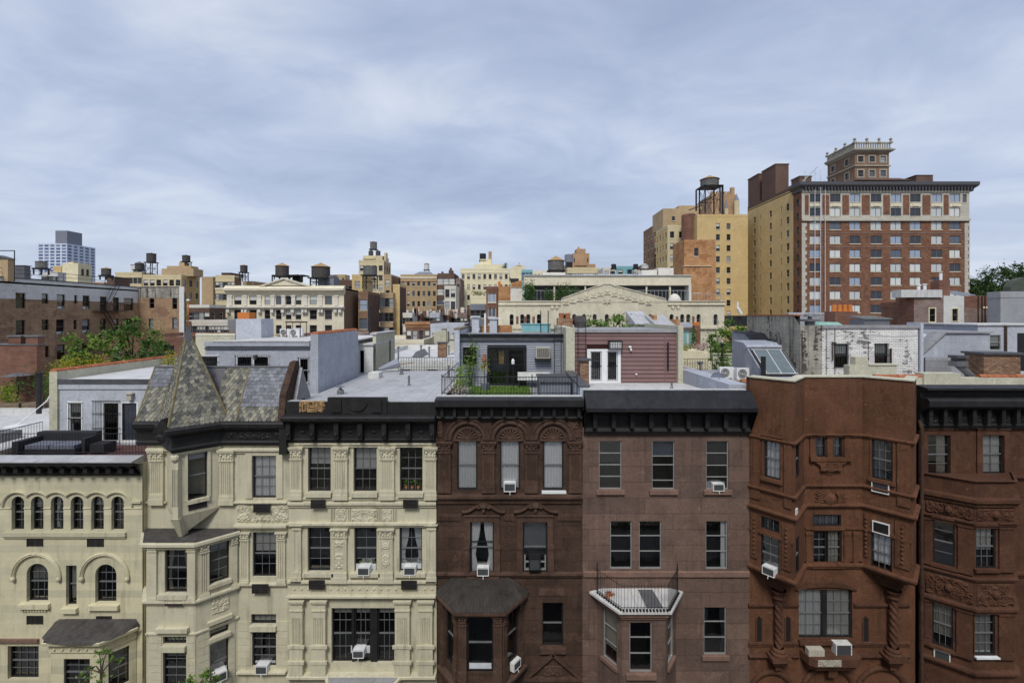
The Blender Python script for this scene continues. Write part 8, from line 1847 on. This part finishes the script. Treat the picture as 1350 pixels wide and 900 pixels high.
m = MB(); m.sweep(pth,[(.003,wz(220,YQ)),(.25,wz(219.5,YQ)),(.25,wz(218,YQ)),(.003,wz(217.5,YQ))]); m.sweep(pth,[(.003,wz(202,YQ)),(.3,wz(201,YQ)),(.8,wz(199,YQ)),(.8,wz(197.5,YQ)),(.003,wz(197,YQ))]); m.build('cornice',M['cuptrim'],CU)
m = MB(); m.box(X0q - .4,X1q + .4,YQ - .4,YQ + 9,zq_,zq_ + .2); [m.box(X0q - .3 + i * .5,X0q - .1 + i * .5,YQ - .3,YQ - .1,zq_ + .2,zq_ + 1.2) for i in range(16)]; [m.box(X0q - .3,X0q - .1,YQ + i * .5,YQ + .2 + i * .5,zq_ + .2,zq_ + 1.2) for i in range(18)]; m.box(X0q - .4,X1q + .4,YQ - .4,YQ - .05,zq_ + 1.2,zq_ + 1.45); m.box(X0q - .4,X0q - .05,YQ - .05,YQ + 9,zq_ + 1.2,zq_ + 1.45); m.build('balustrade',M['cuptrim'],CU)
for x,y in [(X0q - .2,YQ - .2),(X0q + 2.4,YQ - .2),(X0q + 5.0,YQ - .2),(X1q + .2,YQ - .2),(X0q - .2,YQ + 2.8),(X0q - .2,YQ + 5.8),(X0q - .2,YQ + 8.8)]:
    m = MB(); m.box(x - .3,x + .3,y - .3,y + .3,zq_ + 1.2,zq_ + 1.6); m.lathe(x,y,[(.12,zq_ + 1.6),(.10,zq_ + 1.75),(.30,zq_ + 2.0),(.33,zq_ + 2.15),(.14,zq_ + 2.25),(.14,zq_ + 2.35),(0,zq_ + 2.5)],10); m.build('urn',M['cuptrim'],CU)
m = MB(); m.hexa([(wx(1120,YQ),YQ - 2,wz(240.5,YQ)),(wx(1193,YQ),YQ - 2,wz(240.5,YQ)),(wx(1193,YQ),YQ + 9,wz(240.5,YQ)),(wx(1120,YQ),YQ + 9,wz(240.5,YQ)),(wx(1124,YQ),YQ - 1,wz(236.5,YQ)),(wx(1180,YQ),YQ - 1,wz(236.5,YQ)),(wx(1180,YQ),YQ + 9,wz(236.5,YQ)),(wx(1124,YQ),YQ + 9,wz(236.5,YQ))]); m.build('base_roof',M['tdark'],CU)
for x0,x1,yt,Yc,D_,lb in ((XT + .02,XT + 1.6,51,117.6,5.2,'narrow dark brick chimney slab left on the yellow side wall'),(XT + .02,XT + 3.0,51,110,6,'massive dark brick chimney stack behind the red tower cornice'),(XT + .02,XT + 2.5,45.6,100.8,3,'low dark brick parapet block joining the red tower')):
    small('chimney',lb,'chimney',[('stack','tdark',lambda m,x0=x0,x1=x1,yt=yt,Yc=Yc,D_=D_: m.box(x0,x1,Yc,Yc + D_,43.3,yt)),('cap','tdark',lambda m,x0=x0,x1=x1,yt=yt,Yc=Yc,D_=D_: m.box(x0 - .1,x1 + .1,Yc - .1,Yc + D_ + .1,yt,yt + .25))],(x0,Yc,43))

# ---- right: rear of brick houses, grey wall with green dome
YH = 48; fH = Fr(0,YH); RB = thing('row_house','pinkish brick rear of a house with white painted strip and cream window heads','house',(46,YH,0),'row houses across the yards')
wr = [fH.q(*q) for q in ((1225,406.5,1232.5,424),(1225,436,1232,446),(1255,407,1262.5,423),(1255,437,1262.5,446),(1304,407,1313,424))]
X0,Xa,Xb,X1 = wx(1205,YH),wx(1244,YH),wx(1271,YH),wx(1319,YH); zt = wz(390,YH)
m = MB(); panel(m,fH,X0,Xa,0,zt,wr[:2],.2,.5,0,3); panel(m,fH,Xa + .001,Xb,0,zt,wr[2:4],.2,.5,1,3); panel(m,fH,Xb + .001,X1,0,wz(406,YH),[(wr[4][0],wr[4][1],wr[4][2],wz(406,YH))],.2,.5,0,3); panel(m,fH,Xb + .001,X1,wz(406,YH),zt,[],mi=2)
m.face([(X0,YH,0),(X0,YH + 2.3,0),(X0,YH + 2.3,zt),(X0,YH,zt)],2); m.build('wall',[M['brickP'],M['offwhite'],M['brickR'],M['dark']],RB)
for h in wr: win(RB,fH,h,nx=1,ny=1,depth=.15); frame(RB,fH,h,'tcream',.09,.05)
for q in ((1295,404,1313.5,406.6),(1222,432.5,1233,435),(1273,434,1281,437)): m = MB(); m.fb(fH,*fH.q(*q),.003,.09); m.build('lintel',M['tcream'],RB)
m = MB(); m.box(X0,X1 + .5,YH + .3,YH + 2.3,zt - .1,zt + .02); m.box(wx(1186,YH),wx(1240,YH),YH - .2,YH + 1,wz(392,YH),wz(382,YH)); m.build('roof',M['whiteroof'],RB)
m = MB(); [m.tube(fH.p(wx(x,YH),12,.08),fH.p(wx(x,YH),zt,.08),.05,5) for x in (1289,1294,1298)]; m.build('downpipe',M['brown'],RB)
o = thing('chimney','red brick chimney with thin white flue above the white painted strip','chimney',(wx(1245,49),49,18)); m = MB(); m.box(*pbox(1238,1252.5,369,391,49,1)); m.build('stack',M['brickR'],o); m = MB(); m.tube((wx(1246,49),49.5,wz(369,49)),(wx(1246,49),49.5,wz(359.5,49)),.13,8); m.build('flue',M['white'],o)
for x,yb,lb in ((1211,376,'left thin white flue on the rear brick house'),(1219,375.5,'middle thin white flue on the rear brick house'),(1229.5,371,'broad white flue nearest the red brick chimney')): m = MB(); m.tube((wx(x,50),50,zt),(wx(x,50),50,wz(yb,50)),.15,8); m.lathe(wx(x,50),50,[(.22,wz(yb,50)),(.22,wz(yb - 1,50)),(0,wz(yb - 1.6,50))],8); tag(m.build('flue',M['white'],origin=(wx(x,50),50,zt)),lb,'flue')
for i in range(3):
    x = wx(1258 + i * 8,50); o = thing('solar_panel',('tilted dark roof panel nearest the brick chimney','tilted dark roof panel in the middle of three','tilted dark roof panel nearest the green dome')[i],'roof panel',(x,50,zt),'tilted roof panels'); m = MB(); m.hexa([(x,49.5,zt + .1),(x + .5,49.5,zt + .1),(x - .2,51,zt + .6),(x - .7,51,zt + .6),(x,49.5,zt + .15),(x + .5,49.5,zt + .15),(x - .2,51,zt + .65),(x - .7,51,zt + .65)]); m.build('panel',M['tgrey'],o); m = MB(); m.tube((x - .4,50.8,zt),(x - .4,50.8,zt + .55),.03,5); m.build('leg',M['iron'],o)
block('low brown brick rear wing left of the pinkish house',1181,1203,399,50.5,2,'brickR',(1,1),(0,0),.4,.9,3,1.0)
GS = block('grey rendered rear house at the right edge under a dark green dome',1319,1375,385,44,1.2,'greystucco',(0,0),(0,0),roof='greyroof',name='row_house',cat='house',group='row houses across the yards')
m = MB(); n = 12; xa,xb = wx(1322,45),wx(1372,45); rows = []
for i in range(n + 1): a = pi * i / n; rows.append([(xa + (xb - xa) * (.5 - .5 * math.cos(a)),y,wz(387,45) + 1.5 * math.sin(a) ** .7) for y in (44.3,45)])
m.grid(rows); m.face([r[0] for r in rows]); m.build('barrel_roof',M['patina'],GS)

# ---- terraces across the yard at centre right
o = thing('garden_terrace','cream walled garden terrace with potted flowers across the yard','terrace',(16,40,0)); m = MB(); m.box(wx(893,40),wx(933,40),40,44,0,wz(463,40)); m.build('wall',M['tcream'],o); m = MB(); railing(m,[(wx(893,39.7),39.7),(wx(933,39.7),39.7)],wz(488,39.7),wz(473,39.7),.2,.015,.02); m.build('railing',M['iron'],o)
o = thing('garden_room','glazed garden room with grey sloping roof above the cream terrace','garden room',(15,45,13)); m = MB(); m.box(wx(894,45),wx(915,45),45,47,12,wz(432,45)); m.build('wall',M['offwhite'],o); m = MB(); m.box(wx(896,45),wx(905,45),44.93,44.99,13.4,wz(437,45)); m.box(wx(908,45),wx(913,45),44.93,44.99,13.4,wz(437,45)); m.build('glazing',M['turq'],o); m = MB(); m.hexa([(wx(890,45),44.6,wz(432,45)),(wx(918,45),44.6,wz(432,45)),(wx(918,45),47,wz(428,45)),(wx(890,45),47,wz(428,45)),(wx(890,45),44.6,wz(430.5,45)),(wx(918,45),44.6,wz(430.5,45)),(wx(918,45),47,wz(425,45)),(wx(890,45),47,wz(425,45))]); m.build('roof',M['greyroof'],o)
o = thing('chimney','tall red brick chimney with orange pots and ivy across the yard','chimney',(wx(919,44),44,10)); m = MB(); m.box(*pbox(916,923.5,429,475,44,.6)); m.build('stack',M['brickR'],o); m = MB(); [m.lathe(wx(x,44),44.3,[(.12,wz(429,44)),(.14,wz(425,44)),(.05,wz(424.5,44))],8) for x in (917.5,920,922.5)]; m.build('chimney_pot',M['orangep'],o)
m = MB(); [leaf(m,Vector((wx(914,44) + rnd.gauss(0,.14),43.9 + rnd.gauss(0,.12),rnd.uniform(11.5,15.8))),.09) for _ in range(420)]; m.build('ivy',M['leafm'],o)
for x0,x1,yt,yb_,Yd,mt,lb in ((838,862,418,428,46,'silver','sloping silver metal roof right of the leafy tree top'),(866,892,424,430,44,'silver','small silver roof with red edge before the arcaded hall')):
    o = thing('metal_roof',lb,'roof',(wx(x0,Yd),Yd,10)); m = MB(); m.hexa([(wx(x0,Yd),Yd,wz(yb_,Yd)),(wx(x1,Yd),Yd,wz(yb_,Yd)),(wx(x1,Yd),Yd + 4,wz(yb_,Yd)),(wx(x0,Yd),Yd + 4,wz(yb_,Yd)),(wx(x0,Yd),Yd,wz(yb_ - 1,Yd)),(wx(x1,Yd),Yd,wz(yb_ - 1,Yd)),(wx(x1,Yd),Yd + 4,wz(yt,Yd) + .6),(wx(x0,Yd),Yd + 4,wz(yt,Yd) + .6)]); m.build('roof',M[mt],o); m = MB(); m.box(wx(x0,Yd),wx(x1,Yd),Yd + .2,Yd + 3.8,0,wz(yb_,Yd)); m.build('wall',M['beigest'],o); m = MB(); m.box(wx(x1,Yd),wx(x1,Yd) + .3,Yd,Yd + 3,0,wz(yt,Yd) + .2); m.build('party_wall',M['brickO'],o)
lp = thing('lamp_post','dark garden lamp post between cream terrace and green tree','lamp',(wx(952,42),42,8)); m = MB(); m.tube((wx(952,42),42,8),(wx(952,42),42,wz(455,42)),.12,8); m.build('post',M['black'],lp); m = MB(); m.lathe(wx(952,42),42,[(.12,wz(455,42)),(.2,wz(453,42)),(0,wz(451,42))],8); m.build('head',M['black'],lp)
lt = thing('lantern','black garden lantern by the cream terrace railing','lantern',(wx(923,38),38,11)); m = MB(); m.tube((wx(923,38),38,9),(wx(923,38),38,wz(481,38)),.06,6); m.build('post',M['black'],lt); m = MB(); m.lathe(wx(923,38),38,[(.12,wz(481,38)),(.2,wz(478,38)),(.3,wz(477,38)),(0,wz(475.5,38))],8); m.build('lamp',M['duct'],lt)
o = thing('yard_wall','pale yard wall between the lamp post and the skylight bulkhead','wall',(19,44,0)); m = MB(); m.box(wx(940,44),wx(980,44),44,44.3,0,wz(467,44)); m.build('wall',M['beigest'],o); m = MB(); m.box(wx(940,44),wx(980,44),43.9,44.4,wz(467,44),wz(466,44)); m.build('coping',M['tlime'],o)
# filler ranks so that no bare ground shows between roofs
for i,(x0,x1,y,z,mt,lb) in enumerate(((-260,-70,210,17,'tlime','long pale rank of roofs far behind at left'),(-66,-20,190,16.6,'tbrown','low brown rank of roofs far behind the classical building'),(-18,40,185,16.4,'tlime','low pale rank of roofs far behind the arcaded hall'),(44,120,175,17,'tbrown','low brown rank of roofs behind the tower group'),(95,300,190,18,'tdark','dark rank of roofs behind the park trees'))):
    block(lb,x0,x1,z,y,30,mt,(int((x1 - x0) / 5),1),(0,0),1.4,1.8,3,1.2,world=True,name='terrace_block',roof='whiteroof')
for x0,x1,yt,Y,mt,n,lb in ((112,137,372,150,'torange',4,'small orange brown block left of the pale yellow apartment house'),(515,530,366,190,'ttan',4,'tan block between the yellow tower and the tan apartment house'),(656,675,361,200,'tyellow2',5,'pale block peeking behind the right end of the cream apartment house'),(700,721,357,210,'tlime',5,'pale low block left of the tank behind the white roofed terrace'),(779,796,357,220,'ttan',4,'tan low block right of the orange tan tower'),(845,862,350,230,'tbrown',4,'brown low block just left of the tower group'),(440,455,362,210,'ttan',3,'tan block peeking right of the widest tank'),(597,611,371,180,'tbrown',3,'brown block left of the wide cream apartment house')):
    block(lb,x0,x1,yt,Y,6,mt,(n,4),(0,0),.9,1.5,3.0,1.4,group='distant skyline blocks')
# ---------------------------------------------------------------- trees and planting
def tree(label,c,r,z0,mat,n=4200,s=.15,name='tree',group=None,clumps=34,trunk_r=.22,mat2=None,cat='tree'):
    """c = crown centre, r = crown radii; trunk from z0 with limbs into the clumps"""
    o = thing(name,label,cat,(c[0],c[1],z0),group); cl = []
    for i in range(clumps):
        while True:
            p = Vector((rnd.uniform(-1,1),rnd.uniform(-1,1),rnd.uniform(-1,1)))
            if .25 < p.length < 1: break
        cl.append((Vector((c[0] + p.x * r[0],c[1] + p.y * r[1],c[2] + p.z * r[2])),rnd.uniform(.16,.34)))
    m = MB()
    for i in range(n):
        q,k = cl[i % clumps]; d = Vector((rnd.gauss(0,1),rnd.gauss(0,1),rnd.gauss(0,.7))); d = d.normalized() * abs(rnd.gauss(0,.62) + .35)
        leaf(m,Vector((q.x + d.x * k * r[0],q.y + d.y * k * r[1],q.z + d.z * k * r[2])),s * rnd.uniform(.6,1.3),1 if mat2 and i % clumps % 4 == 0 else 0,.5)
    m.build('crown',[M[mat],M[mat2 or mat]],o)
    m = MB(); tb = Vector((c[0],c[1],z0)); tt = Vector((c[0] + rnd.uniform(-.2,.2),c[1],c[2] - r[2] * .35)); m.tube(tb,tt,trunk_r,8,trunk_r * .6)
    for q,k in cl[::2]: mid_ = tt.lerp(q,.5) + Vector((0,0,.15)); m.tube(tt,mid_,trunk_r * .4,5,trunk_r * .22); m.tube(mid_,q,trunk_r * .22,4,.015)
    m.build('trunk',M['bark'],o); return o
tree('leafy green backyard tree in front of the brown brick apartment house',(-34.3,44,13.9),(2.5,2.3,3.0),0,'leafm',5200,.14,mat2='leafd')
tree('smaller green backyard tree left of the leafy one',(-39.2,44.5,13.4),(2.0,1.8,2.1),0,'leafm',2600,.14,mat2='leafl')
tree('dark low tree right of the leafy backyard tree',(-31.3,43,12.8),(1.5,1.5,1.9),0,'leafd',1800,.14)
tree('bushy green tree rising behind the maroon penthouse',(8.1,40,15.75),(2.6,1.9,1.6),0,'leafm',3800,.13,mat2='leafd')
tree('small side tree at the left of the bushy green tree top',(5.9,41,15.5),(1.0,1.0,1.0),0,'leafd',1000,.12)
tree('bright green yard tree beside the stained grey wall',(21.0,46,14.6),(2.2,2.0,1.9),0,'leafm',3400,.14,mat2='leafl')
tree('small green yard tree half hidden by the lamp post',(19.0,45,13.4),(1.2,1.1,1.1),0,'leafm',1300,.13)
bush('shrub','dark hedge shrubs along the cream terrace wall','shrub',(17.3,41,11.3),(.7,.6,2.4),'leafd',500,.10); bush('shrub','green hedge below the yard wall','shrub',(18.7,42,11.0),(1.6,.6,1.8),'leafm',600,.10)
bush('flowering_plant','pale pink flowers on the cream garden terrace','plant',(16.0,40.6,13.9),(.7,.4,.9),'flower',300,.07); bush('shrub','yellow shrub in a pot on the cream garden terrace','shrub',(14.6,40.6,13.9),(.5,.4,.6),'leafy',240,.07)
bush('shrub','dense ivy bush at the left end of the glazed terrace pavilion','shrub',(wx(698,64),64,17.6),(.8,.8,3.3),'leafd',1300,.13)
for i,x in enumerate((722,735,748,761)): bush('shrub',('planted shrub left on the pavilion terrace','second planted shrub on the pavilion terrace','third planted shrub on the pavilion terrace','planted shrub on the terrace next to the gable')[i],'shrub',(wx(x,64),64.1,18.1),(.95,.4,(1.9,2.3,2.2,2.0)[i]),'leafd',520,.11,group='shrubs on the pavilion terrace')
bush('shrub','roof garden shrub on the right corner of the wide cream apartment house','shrub',(wx(666,140),141,wz(355,140)),(.9,.8,1.6),'leafd',260,.16)
bush('shrub','trailing plants on the low planted roof edge','shrub',(wx(632,95),95.5,wz(390,95)),(1.2,.4,.8),'leafd',300,.12)
for i,(x,y,z,r,lb) in enumerate(((wx(1296,118) - 4,118,21,5,'park tree at the left, beside the red brick tower'),(wx(1322,120) - 4,120,22.5,5.5,'tallest park tree at the right edge'),(wx(1350,118) - 4,118,23,6,'rounded park tree beyond the tallest one'),(wx(1378,122) - 4,122,23,6,'park tree last in the row at the right'),(wx(1310,128) - 4,128,20,6,'park tree behind, low between two others'))):
    tree(lb,(x + 3,y,z + 1.2),(r * 1.1,r * .8,r * .85),0,'leafp',5200,.27,group='park trees at the right',clumps=40,trunk_r=.4)
# terrace chairs and tables glimpsed on roofs, street corner greenery at the foot of the houses
tree('young street tree whose top shows before the putty bay',(-11.05,16.8,4.0),(.7,.7,.8),0.13,'leafm',1300,.07,mat2='leafl',clumps=16,trunk_r=.08)
tree('sparse street tree twigs before the bowed bay',(-14.5,17.0,4.7),(.75,.5,.65),0.13,'leafm',260,.06,clumps=12,trunk_r=.07)

# small roof fittings
for x,y,z,h,r,lb in ((-5.2,24.5,13.45,.5,.05,'thin vent pipe in the middle of the silver roof'),(-3.6,27.5,13.45,.7,.06,'taller vent pipe at the right of the silver roof'),(-6.6,29.0,13.45,.35,.09,'squat vent pipe at the rear of the silver roof'),(7.4,22.5,13.6,.25,.05,'stubby vent pipe on the pale roof before the maroon penthouse'),(10.3,26.5,13.55,.9,.05,'thin vent pipe behind the satellite dish'),(23.9,22.4,13.5,1.2,.05,'thin vent pipe before the rough brick chimney')):
    m = MB(); m.tube((x,y,z),(x,y,z + h),r,8); m.lathe(x,y,[(r * 1.5,z),(r * 1.5,z + .06),(r,z + .1)],8); tag(m.build('vent_pipe',M['duct'],origin=(x,y,z)),lb,'pipe')
for i in range(9):
    x,y = -11.5 + (i * 37 % 23) * .45,45 + (i * 5 % 8) * 2.2; z = wz(476,42) - .5; h = .7 + (i % 3) * .3; m = MB(); m.tube((x,y,z),(x,y,z + h),.08,6); m.lathe(x,y,[(.14,z + h),(.14,z + h + .1),(0,z + h + .16)],6); tag(m.build('vent_pipe',M['duct'],origin=(x,y,z)),'short vent pipe on the white rear roof across the yard','pipe','vent pipes on the white rear roof')
def cable(name,label,a,b,sag,r=.012):
    m = MB(); a,b = Vector(a),Vector(b); p = [a.lerp(b,t / 10) - Vector((0,0,sag * 4 * (t / 10) * (1 - t / 10))) for t in range(11)]
    for u,v in zip(p,p[1:]): m.tube(u,v,r,4)
    tag(m.build(name,M['black'],origin=tuple(a)),label,'cable')
cable('cable','black cable hanging down between the cream and putty houses',(-14.22,18.7,11.3),(-14.22,18.75,3),0)
cable('cable','slack black cable down the joint of the putty and dark brownstone houses',(-2.95,18.97,12.0),(-2.93,18.97,3),0)
cable('cable','slack black cable running over the pale roof by the satellite dish',(9.2,21.5,13.75),(12.0,23.2,13.9),.2)
cable('cable','black cable slung across the white brick penthouse front',(17.2,25.4,16.2),(21.2,25.4,15.9),.15)
